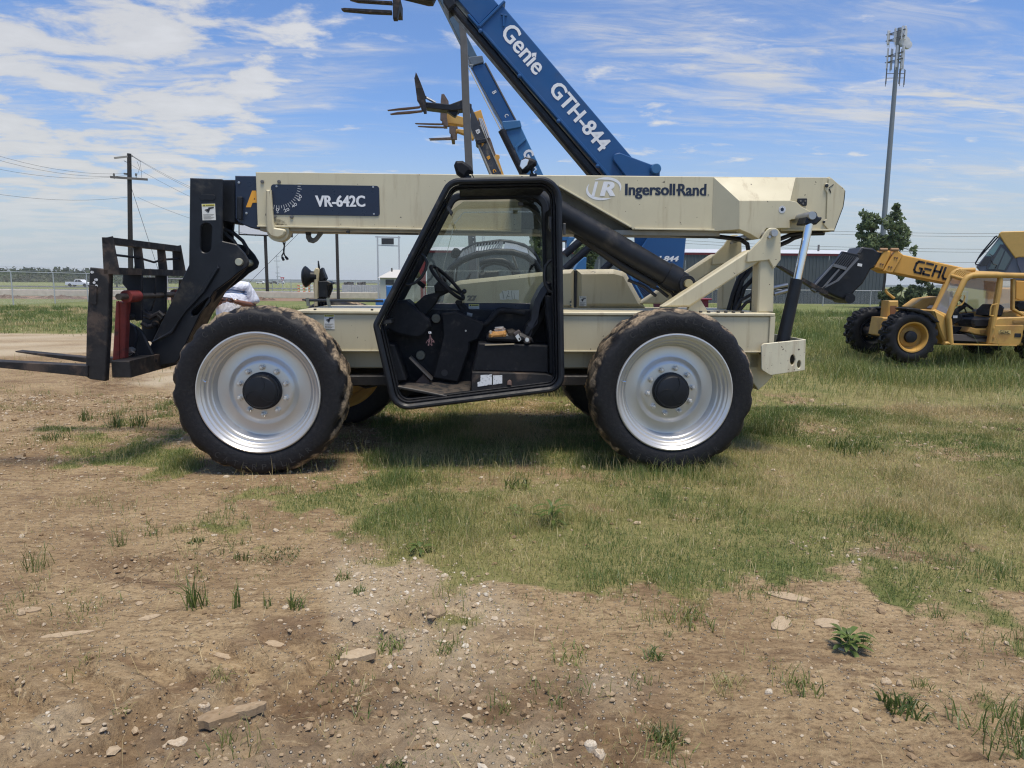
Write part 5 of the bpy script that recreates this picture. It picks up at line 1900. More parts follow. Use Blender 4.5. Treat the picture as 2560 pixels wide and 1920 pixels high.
# carriage frame plates
b = MB()
PD = 0.70
b.prism(mp(B1, [(330, 800), (475, 800), (475, 1170, 10), (430, 1175, 20), (360, 1120), (360, 930), (325, 890)], PD), PD, PD + 0.03, (), 0.004)
b.prism(mp(B1, [(575, 810), (660, 810), (660, 1110), (600, 1150), (520, 1150), (520, 1080), (575, 960)], 1.2), 1.2, 1.23, (), 0.004)
b.prism(mp(B1, [(475, 840), (575, 840), (575, 1000), (540, 1100), (475, 1100)], 1.0), 1.0, 1.03, (), 0.004)
b.prism(mp(B1, [(362, 1180, 10), (440, 1225), (470, 1250), (582, 1480, 20), (572, 1530, 30), (520, 1555, 20), (430, 1560), (360, 1500)], 0.86), 0.86, 0.90, (), 0.006)
b.prism(mp(B1, [(362, 1180, 10), (420, 1220), (440, 1290), (420, 1380), (430, 1450), (350, 1450)], 0.74), 0.74, 0.78, (), 0.006)
b.prism(mp(B1, [(470, 1150), (640, 1110), (560, 1340), (500, 1325), (470, 1245)], 1.06), 1.06, 1.30, (), 0.01)
b.build('carriage_plate', BLACK, h_main, split=True)
b = MB()
zb0, zb1 = MAIN.side(*B1.one(205, 1490), ND)[1], MAIN.side(*B1.one(200, 1620), ND)[1]
b.box(xl - 0.03, xl + 0.12, ND + 0.078, 1.70, zb1 - 0.0, zb0, 0.006)
b.box(xl + 0.12, MAIN.side(*B1.one(575, 1500), 0.95)[0], 0.92, 1.4, zb1 + 0.02, zb0 - 0.02, 0.006)
b.build('carriage_beam', BLACK_DULL, h_main)
b = MB()
zs = MAIN.side(*B1.one(240, 990), ND)[1]
b.tube([(xl + 0.07, ND + 0.07, zs), (xl + 0.07, 1.70, zs)], 0.026, 14)
b.build('fork_shaft', mat('rusty_shaft', (0.11, 0.085, 0.062), 0.55, metal=0.4, var=0.2), h_main)
b = MB()
b.prism(mp(B1, [(275, 1022), (358, 1032), (340, 1460), (248, 1476)], 0.58), 0.58, 0.66, (), 0.006)
rc = b.build('side_shift_cylinder', RED, h_main)
b = MB()
zc = zs
b.tube([(xl + 0.07, 0.50, zc), (xl + 0.07, 0.70, zc)], 0.052, 18)
b.prism(mp(B1, [(298, 1020), (302, 1470), (292, 1470), (290, 1020)], 0.575), 0.572, 0.579, (), 0.001)
b.build('cylinder_collar', RED, rc)
b = MB()
b.tube([(xl + 0.07, 1.5, zc), (xl + 0.07, 1.62, zc)], 0.052, 18)
b.box(xl + 0.02, xl + 0.12, 1.52, 1.60, zc - 0.6, zc, 0.006)
b.build('side_shift_cylinder', RED, h_main)
b = MB()
for u_, w_, d_, r_ in ((385, 1143, 0.66, 0.030), (498, 1495, 0.83, 0.034), (490, 1455, 0.83, 0.018), (575, 1195, 1.03, 0.026), (425, 1450, 0.8, 0.014)):
    q = MAIN.side(*B1.one(u_, w_), d_)
    b.lathe([(0.0001, d_ - 0.02), (r_ - 0.004, d_ - 0.02), (r_, d_ - 0.014), (r_, d_ + 0.06)], q[0], q[1], 18)
b.build('carriage_pin', BLACK_DULL, h_main, split=True)
b = MB()
q = MAIN.p3(*B1.one(380, 1400), 0.69)
b.tube([q, (q[0], q[1] + 0.06, q[2])], 0.026, 14)
b.tube([q, MAIN.p3(*B1.one(420, 1418), 0.68)], 0.006, 6)
b.tube([MAIN.p3(*B1.one(380 + 24 * math.cos(a), 1412 + 26 * math.sin(a)), 0.68) for a in [i * math.pi / 8 for i in range(15)]], 0.003, 5)
b.build('lock_pin', mat('dull_zinc', (0.40, 0.38, 0.35), 0.4, metal=0.7), h_main)
b = MB()
for pts in ([(480, 1100), (520, 1120), (560, 1140), (610, 1110), (640, 1140)], [(480, 1130), (540, 1150), (590, 1120), (630, 1160)], [(475, 1190), (520, 1220), (560, 1210)]):
    b.tube([MAIN.p3(*B1.one(*p), 0.98) for p in pts], 0.022, 9)
b.build('carriage_hose', BLACK_DULL, h_main, split=True)

# ---- cab
outer_px = [(78, 1035, 60), (555, 112, 120), (1268, 98, 140), (1288, 1452, 110), (205, 1585, 130)]
ND_C, FD_C = 0.03, 0.90
cab_out = mp(K2, outer_px, ND_C, 10)
if area2(cab_out) < 0:
    cab_out.reverse()


def ins(k):
    return inset(cab_out, k)


b = MB()
b.ring(cab_out, ins(0.046), ND_C, ND_C + 0.07, 0.016)
cab = b.build('cab', BLACK, h_main)
b = MB()
b.ring(ins(0.0475), ins(0.064), ND_C + 0.05, ND_C + 0.12, 0.006)
b.ring(ins(0.0655), ins(0.078), ND_C + 0.09, ND_C + 0.16, 0.006)
b.build('door_seal', PLASTIC, cab)
b = MB()
b.ring(ins(0.012), ins(0.075), FD_C - 0.05, FD_C, 0.01)
b.build('far_frame', BLACK, cab)
# skins round the cab: roof, back wall, floor, front toe panel
lx = [MAIN.side(*K2.one(*p[:2]), ND_C) for p in outer_px]


def strip(i0, i1, t0, t1, k0, k1, d0, d1, m, name):
    """flat skin just inside one edge of the cab outline"""
    a, c = Vector(lx[i0]), Vector(lx[i1])
    t = (c - a)
    n = Vector((t.y, -t.x)).normalized()
    cen = Vector((sum(p[0] for p in lx) / 5, sum(p[1] for p in lx) / 5))
    if n.dot(cen - a) < 0:
        n = -n
    p0, p1 = a + t * t0, a + t * t1
    b = MB()
    b.prism([tuple(p0 + n * k0), tuple(p1 + n * k0), tuple(p1 + n * k1), tuple(p0 + n * k1)], d0, d1, (), 0.004)
    return b.build(name, m, cab)


strip(1, 2, 0.09, 0.90, 0.010, 0.050, ND_C + 0.071, FD_C - 0.052, PLASTIC, 'cab_roof')
strip(2, 3, 0.12, 0.92, 0.012, 0.045, ND_C + 0.071, FD_C - 0.052, PLASTIC, 'rear_wall')
strip(3, 4, 0.06, 0.93, 0.012, 0.05, ND_C + 0.071, FD_C - 0.052, PLASTIC, 'cab_floor')
strip(4, 0, 0.14, 0.92, 0.012, 0.04, ND_C + 0.071, FD_C - 0.052, PLASTIC, 'toe_panel')
ws = strip(0, 1, 0.06, 0.90, 0.020, 0.026, ND_C + 0.071, FD_C - 0.052, GLASS, 'windscreen')
# far side: lower panel, sill, window
b = MB()
low = mp(K2, [(240, 905), (1225, 905), (1250, 1400), (1200, 1440), (330, 1540), (200, 1480), (120, 1100)], 0.53)
low = [(x, min(z, zt + 0.012)) for x, z in low]
b.prism(low, 0.53, 0.545, (), 0.002)
b.box(min(p[0] for p in low) + 0.1, max(p[0] for p in low), 0.546, FD_C - 0.076, zt + 0.004, zt + 0.012, 0.001)
b.build('far_panel', PLASTIC, cab)
b = MB()
b.prism(mp(K2, [(240, 900), (1170, 900), (1170, 948), (240, 948)], FD_C - 0.07), FD_C - 0.075, FD_C - 0.036, (), 0.006)
sill = b.build('window_sill', NAVY, cab)
b = MB()
b.prism(mp(K2, [(255, 902), (560, 330, 50), (650, 262, 30), (1100, 262, 40), (1165, 320, 40), (1165, 902)], FD_C), FD_C - 0.022, FD_C - 0.018, (), 0.0)
b.build('side_window', GLASS, cab)
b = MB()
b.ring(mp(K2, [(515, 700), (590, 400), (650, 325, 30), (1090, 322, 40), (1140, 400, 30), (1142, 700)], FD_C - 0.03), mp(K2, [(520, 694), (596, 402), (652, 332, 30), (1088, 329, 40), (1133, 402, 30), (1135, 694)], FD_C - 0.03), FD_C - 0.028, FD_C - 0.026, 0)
b.build('edge_reflection', glass_mat('reflected_edge_glass', (0.72, 0.75, 0.70), 0.12, 0.05, 0.03), cab)  # faint reflection of the inner glass edge, put in as a thin ring
warning_label(MAIN, K2, [(683, 906), (749, 905), (750, 945), (683, 946)], FD_C - 0.075, sill, picture=False)
# instrument pod, column and steering wheel
b = MB()
b.prism(mp(K2, [(190, 925, 10), (215, 888, 14), (290, 880, 14), (438, 1005, 16), (445, 1050, 16), (405, 1105, 20), (360, 1122, 14), (240, 1100, 10), (165, 1065, 10), (168, 1000)], 0.30), 0.30, 0.72, (), 0.02)
pod = b.build('instrument_pod', PLASTIC, cab)
b = MB()
for (u_, w_), r_ in (((283, 905), 0.05), ((318, 945), 0.055), ((352, 975), 0.04)):
    x_, z_ = MAIN.side(*K2.one(u_, w_), 0.36)
    c = Vector((x_, 0.40 + 0.04 * ((u_ // 30) % 2), z_))
    n = Vector((0.62, 0, 0.78))
    s = Vector((0.78, 0, -0.62))
    for rr_, hh, in ((r_, 0.012),):
        ring_v = [c + (s * math.cos(a) + Vector((0, 1, 0)) * math.sin(a)) * rr_ * 0.8 for a in [i * math.pi / 10 for i in range(20)]]
        top = [p + n * hh for p in ring_v]
        b.add(ring_v + top, [(i, (i + 1) % 20, 20 + (i + 1) % 20, 20 + i) for i in range(20)] + [tuple(range(20, 40))])
b.build('gauge', mat('gauge_face', (0.25, 0.25, 0.24), 0.25, metal=0.3), pod, split=True)
b = MB()
b.prism(mp(K2, [(340, 910), (405, 850), (470, 835), (490, 800), (545, 800), (565, 830), (500, 860), (480, 900), (410, 985), (385, 975)], 0.44), 0.44, 0.58, (), 0.014)
b.prism(mp(K2, [(465, 790, 8), (500, 752, 10), (555, 800, 10), (560, 820), (520, 835), (470, 830)], 0.42), 0.42, 0.60, (), 0.012)
col_ = b.build('steering_column', PLASTIC, cab)
b = MB()
p0, p1 = Vector(MAIN.p3(*K2.one(447, 668), 0.50)), Vector(MAIN.p3(*K2.one(648, 872), 0.50))
cen = (p0 + p1) / 2
U = (p1 - p0).normalized()
Rw = (p1 - p0).length / 2
V_ = Vector((0.13, 0.96, 0.10))
V_ = (V_ - U * V_.dot(U)).normalized()
pts = [cen + (U * math.cos(a) + V_ * math.sin(a)) * Rw for a in [i * 2 * math.pi / 36 for i in range(37)]]
b.tube(pts, 0.015, 10, cap=False)
N_ = U.cross(V_)
if N_.z < 0:
    N_ = -N_
hubc = cen - N_ * 0.03
for a in (0.5, 2.6, 4.7):
    b.tube([hubc, cen + (U * math.cos(a) + V_ * math.sin(a)) * Rw], 0.010, 7)
b.tube([hubc - N_ * 0.09, hubc + N_ * 0.015], [0.03, 0.04], 14)
sw = b.build('steering_wheel', PLASTIC, cab)
b = MB()
k0 = Vector(MAIN.p3(*K2.one(632, 852), 0.46))
k1 = Vector(MAIN.p3(*K2.one(655, 826), 0.46))
b.tube([k0, k1], 0.009, 8)
b.ball(k1, 0.021, 14)
b.build('spinner_knob', INK, sw)
b = MB()
b.tube([MAIN.p3(*K2.one(660, 965), 0.55), MAIN.p3(*K2.one(612, 895), 0.55)], [0.022, 0.019], 12)
b.prism(mp(K2, [(595, 895, 8), (608, 880, 8), (640, 885, 6), (645, 905), (615, 920, 6)], 0.53), 0.53, 0.60, (), 0.008)
b.tube([MAIN.p3(*K2.one(700, 978), 0.56), MAIN.p3(*K2.one(640, 905), 0.56)], [0.026, 0.02], 12)
jb = b.build('joystick', PLASTIC, cab)
b = MB()
b.tube([MAIN.p3(*K2.one(672, 968), 0.55), MAIN.p3(*K2.one(705, 975), 0.55)], 0.026, 12)
b.build('joystick_collar', mat('worn_grey', (0.20, 0.20, 0.19), 0.5), jb)
# console, armrest, seat
b = MB()
b.prism(mp(K2, [(508, 965, 8), (590, 955, 10), (604, 950, 8), (790, 1030, 8), (745, 1130, 10), (692, 1150), (690, 1190), (618, 1402, 10), (455, 1368, 6), (520, 1100)], 0.42), 0.42, 0.528, (), 0.015)
con = b.build('side_console', PLASTIC, cab)
b = MB()
q = MAIN.side(*K2.one(665, 1073), 0.42)
b.lathe([(0.0001, 0.408), (0.008, 0.408), (0.008, 0.419)], q[0], q[1], 10)
b.build('console_screw', STEEL, con)
b = MB()
q = MAIN.side(*K2.one(531, 1338), 0.42)
b.lathe([(0.0001, 0.416), (0.028, 0.416), (0.028, 0.4195)], q[0], q[1], 18)
b.build('console_hole', INK, con)
b = MB()
for (u_, w_) in ((478, 996), (380, 1227)):
    q = MAIN.side(*K2.one(u_, w_), 0.50)
    b.lathe([(0.0001, 0.505), (0.02, 0.505), (0.022, 0.495), (0.036, 0.495), (0.040, 0.505), (0.040, 0.529)], q[0], q[1], 22)
b.build('air_vent', mat('olive_plastic', (0.15, 0.14, 0.10), 0.5), cab, split=True)
b = MB()
b.tube([MAIN.p3(*K2.one(*p), 0.45) for p in [(775, 1040), (815, 1010), (850, 965), (872, 948), (895, 944), (960, 950), (1036, 964)]], [0.02, 0.026, 0.028, 0.028, 0.028, 0.027, 0.022], 14)
b.build('armrest', PLASTIC, cab)
b = MB()
b.prism(mp(K2, [(745, 1150, 10), (1185, 1165), (1188, 1340), (705, 1326, 4), (735, 1200)], 0.22), 0.22, 0.52, (), 0.012)
b.build('seat_box', PLASTIC, cab)
b = MB()
b.prism(mp(K2, [(704, 1332), (1168, 1346), (1212, 1360), (1212, 1398), (700, 1456)], 0.14), 0.14, 0.52, (), 0.004)
sb_ = b.build('step_box', BLACK_DULL, cab)
b = MB()
b.sheet(mp(K2, [(758, 1352), (829, 1347), (829, 1412), (740, 1425), (738, 1398), (756, 1390)], 0.135), 0.137)
b.sheet(mp(K2, [(836, 1354), (894, 1352), (894, 1404), (836, 1412)], 0.135), 0.137)
b.build('worn_sticker', WORN_LABEL, sb_, smooth=False, split=True)
b = MB()
q = MAIN.side(*K2.one(940, 1397), 0.13)
b.prism([(q[0] - 0.02, q[1] - 0.02), (q[0] + 0.016, q[1] - 0.024), (q[0] + 0.014, q[1] + 0.012), (q[0] + 0.002, q[1] + 0.022), (q[0] - 0.016, q[1] + 0.010)], 0.118, 0.139, (), 0.004)
b.build('box_latch', mat('rusty_latch', (0.20, 0.12, 0.09), 0.6), sb_)
b = MB()
b.prism(mp(K2, [(795, 1115, 10), (812, 1090, 10), (1010, 1085), (1085, 1120, 10), (1095, 1150), (800, 1138, 8)], 0.26), 0.26, 0.60, (), 0.025)
seat = b.build('seat', SEAT_VINYL, cab)
b = MB()
b.prism(mp(K2, [(1178, 762, 20), (1214, 765, 10), (1216, 860), (1175, 960), (1118, 1070), (1062, 1145, 10), (1018, 1150, 12), (1036, 1100), (1052, 1040, 10), (1080, 1010), (1086, 960), (1098, 890), (1140, 810)], 0.28), 0.28, 0.70, (), 0.05)
b.build('seat_back', SEAT_VINYL, cab)
b = MB()
b.prism(mp(K2, [(785, 1160), (970, 1154), (970, 1160), (785, 1167)], 0.215), 0.21, 0.24, (), 0.001)
b.build('seat_trim', mat('tan_trim', (0.35, 0.29, 0.19), 0.6), seat)
b = MB()
b.tube([MAIN.p3(*K2.one(*p), 0.24) for p in ((1050, 1150), (1050, 1118))], 0.028, 10)
b.prism(mp(K2, [(962, 1090, 6), (1000, 1065, 8), (1012, 1082, 6), (980, 1112, 6)], 0.22), 0.22, 0.27, (), 0.006)
b.build('belt_reel', mat('belt_plastic', (0.085, 0.07, 0.062), 0.5), seat)
b = MB()
q = MAIN.side(*K2.one(998, 1124), 0.2)
b.prism(mp(K2, [(975, 1108, 3), (995, 1092, 4), (1014, 1128, 5), (998, 1143, 5)], 0.2), 0.2, 0.206, [mp(K2, [(996, 1120), (1005, 1117), (1008, 1130), (999, 1134)], 0.2)], 0.001)
b.lathe([(0.0001, 0.19), (0.016, 0.19), (0.018, 0.20), (0.018, 0.23)], *MAIN.side(*K2.one(1050, 1130), 0.2), 14)
b.build('belt_tongue', mat('plated_tongue', (0.66, 0.66, 0.65), 0.3, metal=0.6), seat)
b = MB()
b.tube([MAIN.p3(*K2.one(*p), 0.62) for p in ((990, 1062), (935, 1040))], 0.008, 6)
b.prism(mp(K2, [(880, 1030, 6), (890, 1003, 8), (940, 1020, 8), (945, 1045, 6), (925, 1052, 6)], 0.58), 0.58, 0.66, (), 0.01)
b.build('belt_buckle', PLASTIC, seat)
# pedal, floor mat, handles, latches
b = MB()
pa, pb = Vector(MAIN.p3(*K2.one(312, 1240), 0.34)), Vector(MAIN.p3(*K2.one(452, 1380), 0.34))
for dy in (0.0, 0.05, 0.10):
    b.bar(pa + Vector((0, dy, 0)), pb + Vector((0, dy, 0)), 0.042, 0.014)
ped = b.build('throttle_pedal', mat('worn_pedal', (0.13, 0.115, 0.10), 0.5, metal=0.4, var=0.3, scale=20), cab)
b = MB()
b.prism(mp(K2, [(345, 1400, 6), (400, 1345), (425, 1375), (438, 1400), (432, 1412), (350, 1400)], 0.36), 0.36, 0.44, (), 0.006)
b.build('pedal_bracket', mat('rusty_bracket', (0.07, 0.045, 0.035), 0.7), ped)
b = MB()
zf = MAIN.side(*K2.one(545, 1478), 0.12)[1]
f0 = [MAIN.p3(*K2.one(*p), d_) for p, d_ in (((238, 1420), 0.13), ((545, 1480), 0.13), ((690, 1462), 0.13), ((700, 1388), 0.52), ((560, 1392), 0.52), ((245, 1390), 0.52))]
vs_ = [Vector(p) for p in f0]
b.add(list(vs_) + [p - Vector((0, 0, 0.02)) for p in vs_], [(0, 1, 4, 5), (1, 2, 3, 4), (0, 6, 7, 1), (1, 7, 8, 2)])
b.build('floor_plate', FLOOR_MAT, cab, smooth=False)
b = MB()
b.tube([MAIN.p3(*K2.one(*p), 0.125) for p in ((238, 1424), (390, 1452), (545, 1484))], 0.007, 6)
b.build('floor_edge', mat('worn_edge', (0.11, 0.10, 0.085), 0.7), cab)
b = MB()
b.prism(mp(K2, [(160, 1150), (215, 1165, 8), (255, 1280), (288, 1385), (250, 1392), (215, 1385)], 0.2), 0.2, 0.5, (), 0.01)
b.build('kick_panel', PLASTIC, cab)
for pts, d_ in (([(383, 588), (405, 605), (421, 645), (412, 690), (388, 735), (350, 770), (310, 785), (283, 780)], 0.14), ([(1224, 620), (1190, 635), (1165, 668), (1158, 720), (1162, 780), (1185, 820), (1224, 840)], 0.14)):
    b = MB()
    b.tube([MAIN.p3(*K2.one(*p), d_) for p in pts], 0.012, 10)
    b.build('grab_handle', BLACK, cab)
b = MB()
b.prism(mp(K2, [(355, 775, 6), (378, 758, 6), (412, 785, 6), (398, 812, 6)], 0.62), 0.62, 0.66, (), 0.004)
b.build('cab_mirror', PLASTIC, cab)
b = MB()
b.prism(mp(K2, [(1188, 350), (1222, 350), (1222, 445), (1198, 445), (1186, 420)], 0.13), 0.13, 0.2, (), 0.006)
b.prism(mp(K2, [(540, 300), (555, 280), (585, 330), (572, 352)], 0.10), 0.09, 0.15, (), 0.004)
b.prism(mp(K2, [(1276, 398), (1292, 398), (1292, 470), (1276, 470)], ND_C), ND_C - 0.012, ND_C - 0.0005, (), 0.003)
b.prism(mp(K2, [(992, 268), (1022, 268), (1022, 292), (992, 290)], 0.55), 0.5, 0.6, (), 0.004)
b.prism(mp(K2, [(145, 1005), (195, 1000), (200, 1025), (150, 1035)], 0.12), 0.12, 0.3, (), 0.004)
b.build('door_latch', mat('latch_steel', (0.06, 0.057, 0.054), 0.45, metal=0.5), cab, split=True)
b = MB()
b.prism(mp(K2, [(1170, 850, 8), (1222, 855), (1222, 1340), (1195, 1345), (1190, 1100), (1170, 960)], 0.18), 0.18, 0.5, (), 0.01)
b.build('rear_trim', PLASTIC, cab)
# roof work lamps
for i, (body, lens, foot, dd) in enumerate((([(590, 30), (602, 4), (645, 2), (698, 38), (712, 72), (684, 78), (655, 115), (605, 80)], None, [(660, 96), (700, 96), (700, 150), (658, 152)], 0.10),
                                             ([(1004, 40), (1012, 0), (1040, -22), (1090, -10), (1112, 4), (1112, 30), (1080, 48), (1058, 70), (1020, 72)], [(1004, 40, 8), (1012, 4, 8), (1038, -8, 8), (1062, -2, 6), (1050, 34, 8), (1020, 62, 6)], [(1068, 82), (1112, 82), (1112, 134), (1072, 136)], 0.10))):
    b = MB()
    b.prism(mp(K2, body, dd), dd, dd + 0.13, (), 0.02)
    lamp = b.build('work_lamp', PLASTIC, cab)
    b = MB()
    b.prism(mp(K2, [(q[0], q[1], 6) for q in foot], dd + 0.02), dd + 0.02, dd + 0.08, (), 0.006)
    b.tube([MAIN.p3(*K2.one((foot[0][0] + foot[1][0]) / 2 - 4, foot[0][1] + 2), dd + 0.05), MAIN.p3(*K2.one((foot[0][0] + foot[1][0]) / 2 - 10, foot[0][1] - 34), dd + 0.05)], 0.016, 10)
    b.build('lamp_bracket', BLACK, lamp)
    if lens:
        b = MB()
        b.prism(mp(K2, lens, dd - 0.004), dd - 0.010, dd - 0.001, (), 0.004)
        b.build('lamp_lens', LENS, lamp)
        b = MB()
        b.tube([MAIN.p3(*K2.one(*p), dd + 0.02) for p in ((1098, 44), (1108, 60), (1090, 76), (1096, 88))], 0.009, 7)
        b.build('lamp_swivel', CHROME, lamp)
    else:
        b = MB()
        b.tube([MAIN.p3(*K2.one(*p), dd + 0.05) for p in ((690, 70), (708, 98), (722, 124))], 0.004, 5)
        b.build('lamp_cable', HOSE, lamp)

# ---- loose things in the cab
b = MB()
b.prism(mp(B5, [(1258, 655, 10), (1300, 630, 14), (1475, 612, 12), (1478, 690, 8), (1330, 705, 10), (1262, 702, 8)], 0.24), 0.24, 0.42, (), 0.03)
rag = b.build('cloth_bundle', mat('orange_cloth', (0.50, 0.25, 0.07), 0.8, var=0.3, scale=22, bump=0.5, bscale=30))
rag.matrix_world = MAIN.m
tag(rag, 'crumpled orange cloth bundle lying on the black cab seat', 'cloth')
b = MB()
b.prism(mp(B5, [(1320, 610, 12), (1370, 588, 12), (1430, 570, 16), (1478, 600, 10), (1440, 612), (1340, 622, 8)], 0.30), 0.30, 0.45, (), 0.03)
b.prism(mp(B5, [(1255, 640, 8), (1275, 618, 10), (1310, 622, 8), (1300, 645, 8)], 0.26), 0.26, 0.34, (), 0.02)
g1 = b.build('work_glove', mat('white_cotton', (0.62, 0.55, 0.45), 0.85, var=0.15, scale=30, bump=0.4))
g1.matrix_world = MAIN.m
tag(g1, 'dirty white cloth glove on top of the orange bundle in the cab', 'glove')
b = MB()
b.prism(mp(B5, [(1480, 612, 8), (1560, 600, 10), (1610, 630, 8), (1570, 690, 8), (1480, 690, 8)], 0.26), 0.26, 0.5, (), 0.02)
g2 = b.build('tool_pouch', mat('dark_pouch', (0.045, 0.036, 0.026), 0.8, var=0.3, scale=20))
g2.matrix_world = MAIN.m
tag(g2, 'dark brown pouch on the cab seat beside the orange cloth', 'pouch')
b = MB()
b.prism(mp(B5, [(530, 620, 6), (568, 620, 6), (572, 645, 6), (535, 645, 4)], 0.26), 0.26, 0.266, [mp(B5, [(540, 628), (548, 626), (550, 634), (542, 636)], 0.26)], 0.001)
key = b.build('key_tag', WHITE_PRINT)
key.matrix_world = MAIN.m
tag(key, 'white key tag with keys dangling under the instrument pod', 'key')
b = MB()
for pts in ([(552, 645), (550, 700), (535, 740), (530, 790)], [(552, 650), (565, 690), (572, 740), (574, 785)], [(560, 690), (600, 735), (602, 755)], [(550, 700), (520, 730), (505, 760)], [(556, 700), (548, 745), (556, 780)]):
    b.tube([MAIN.p3(*B5.one(*p), 0.265) for p in pts], 0.0028, 5)
for (u_, w_) in ((540, 735), (575, 715), (590, 740), (535, 780), (574, 780)):
    q = MAIN.p3(*B5.one(u_, w_), 0.265)
    b.ball(q, 0.006, 6, sq=(1, 0.4, 1.5))
b.build('key_bunch', mat('mixed_keys', (0.30, 0.17, 0.17), 0.4, metal=0.4, var=0.5, scale=60), key)

# ================================================================== machines parked behind
def plain_wheel(parent, cx, cz, d, R, W, rim_mat):
    b = MB()
    b.lathe([(R * 0.60, d + 0.03), (R * 0.56, d + 0.05), (R * 0.52, d + 0.12), (R * 0.3, d + 0.10), (R * 0.28, d + 0.05), (0.0001, d + 0.05)], cx, cz, 32)
    w = b.build('wheel', rim_mat, parent)
    b = MB()

    def fn(r, y, a):
        if r > R - 0.03:
            r -= 0.03 * (0.5 + 0.5 * math.sin(a * 20 + 5 * abs(y - d - W / 2) / W)) ** 2
        return r, y
    b.lathe([(R * 0.60, d + 0.04), (R * 0.66, d), (R * 0.85, d - 0.005), (R - 0.03, d + 0.03), (R, d + 0.08), (R, d + W / 2), (R, d + W - 0.08), (R - 0.03, d + W - 0.03), (R * 0.85, d + W), (R * 0.6, d + W)], cx, cz, 80, fn=fn)
    t = b.build('tyre', RUBBER, w, angle=50)
    add_mud(t, cx, cz, R, d, d, 0.6)
    return w


def body(fr, root, pf, pr, d_w, R, m, rim, z0=0.62, z1=1.0):
    """chassis on four wheels; front and rear axle given by picture columns"""
    xf, xr = fr.side(pf, 800, 0)[0], fr.side(pr, 800, 0)[0]
    b = MB()
    b.box(xf - 0.5, xr + 0.6, 0.5, d_w - 0.5, z0, z1, 0.02)
    b.box(xf - 0.1, xr + 0.1, 0.8, d_w - 0.8, z0 - 0.12, z0, 0.02)
    b.build('chassis', m, root)
    for x in (xf, xr):
        for d in (0.0, d_w - 0.42):
            plain_wheel(root, x, R, d, R, 0.42, rim)
    b = MB()
    for x in (xf, xr):
        b.tube([(x, 0.3, R), (x, d_w - 0.3, R)], 0.09, 12)
    b.build('axle', BLACK_DULL, root)
    return xf, xr


def ext(crop, a, b_, k):
    """point k beyond b on the line from a through b (crop pixels)"""
    return (b_[0] + (b_[0] - a[0]) * k, b_[1] + (b_[1] - a[1]) * k)


# ---------------- first blue machine
FA = Frame((0, 9.0, 0), math.radians(3.0))
A = thing('telescopic_handler', 'big blue telescopic handler with raised lettered boom right behind the cream machine', 'telehandler', FA, 'telehandlers parked in a row behind')


def ma(crop, pts, d, seg=6):
    return shape(FA, crop, pts, d, seg)


body(FA, A, 1010, 1600, 2.3, 0.60, BLUE, mat('grey_rim', (0.35, 0.35, 0.34), 0.5))
BA = 1.05
b = MB()
b.prism(ma(K4, [(1120, 30), (1925, 975), (1960, 1110), (1800, 1110), (975, 160)], BA), BA, BA + 0.46, (), 0.012)
bm_a = b.build('boom', BLUE, A)
b = MB()
b.prism(ma(K4, [(1130, 2, 6), (1142, 16, 6), (985, 176, 6), (970, 160, 6)], BA), BA - 0.03, BA + 0.49, (), 0.012)
b.build('boom_collar', BLUE, bm_a)
b = MB()
b.prism(ma(K4, [(1098, 20), (978, 145), (418, -515), (540, -640)], BA), BA + 0.05, BA + 0.41, (), 0.01)
b.build('inner_boom', BLUE, A)
b = MB()
b.prism(ma(K4, [(790, -20), (832, 8), (1762, 1100), (1690, 1100), (800, 40)], BA), BA + 0.06, BA + 0.30, (), 0.03)
b.prism(ma(K4, [(752, -60), (800, -60), (838, 20), (790, 62), (756, 10)], BA), BA + 0.02, BA + 0.34, (), 0.02)
b.build('hose_carrier', BLACK, A)
b = MB()
b.prism(ma(K4, [(905, 92), (918, 86), (1800, 1095), (1780, 1100)], BA), BA - 0.01, BA + 0.10, (), 0.006)
for i in range(4):
    u_, w_ = 985 + i * 240, 190 + i * 277
    b.ball(FA.p3(*K4.one(u_, w_), BA - 0.02), 0.03, 8)
b.build('boom_rail', BLUE, bm_a)
b = MB()
b.prism(ma(K4, [(1795, 985, 20), (1802, 952, 20), (1835, 943, 16), (2025, 1014, 16), (2062, 1012, 20), (2082, 1036, 16), (2080, 1110), (1890, 1110)], BA), BA - 0.07, BA - 0.012, (), 0.01)
lug = b.build('pivot_lug', BLUE, A)
b = MB()
q = FA.side(*K4.one(2050, 1046), BA)
b.lathe([(0.0001, BA - 0.15), (0.06, BA - 0.15), (0.07, BA - 0.14), (0.07, BA - 0.07)], q[0], q[1], 24)
b.build('pivot_pin', BLUE_LIGHT, lug)
b = MB()
b.prism(ma(K4, [(1122, 90), (1134, 90), (1134, 165), (1122, 165)], BA), BA - 0.02, BA - 0.001, (), 0.003)
b.prism(ma(K4, [(1112, 86), (1150, 94), (1148, 102), (1112, 96)], BA), BA - 0.02, BA - 0.001, (), 0.003)
b.build('hose_clip', BLUE, bm_a)


def btxt(fr, crop, s, p0, p1, hpx, bold, m, d, parent, name='lettering', shear=0.0, lift=0.005):
    b = MB()
    b.text(s, fr.side(*crop.one(*p0), d), fr.side(*crop.one(*p1), d), hpx / crop.a[2] * fr.px(d), d, bold, shear, lift=lift)
    return b.build(name, m, parent, smooth=False)


btxt(FA, K4, 'Gen\u0131e', (1103, 206), (1322, 468), 104, 0.02, WHITE_PRINT, BA, bm_a, 'maker_lettering')
b = MB()
b.sheet(ma(K4, [(1302, 352), (1304, 326), (1330, 324), (1326, 360), (1318, 344)], BA), BA - 0.0055)
b.build('letter_roof', WHITE_PRINT, bm_a, smooth=False)
btxt(FA, K4, 'GTH-844', (1400, 555), (1722, 940), 94, 0.028, WHITE_PRINT, BA, bm_a, 'model_lettering')
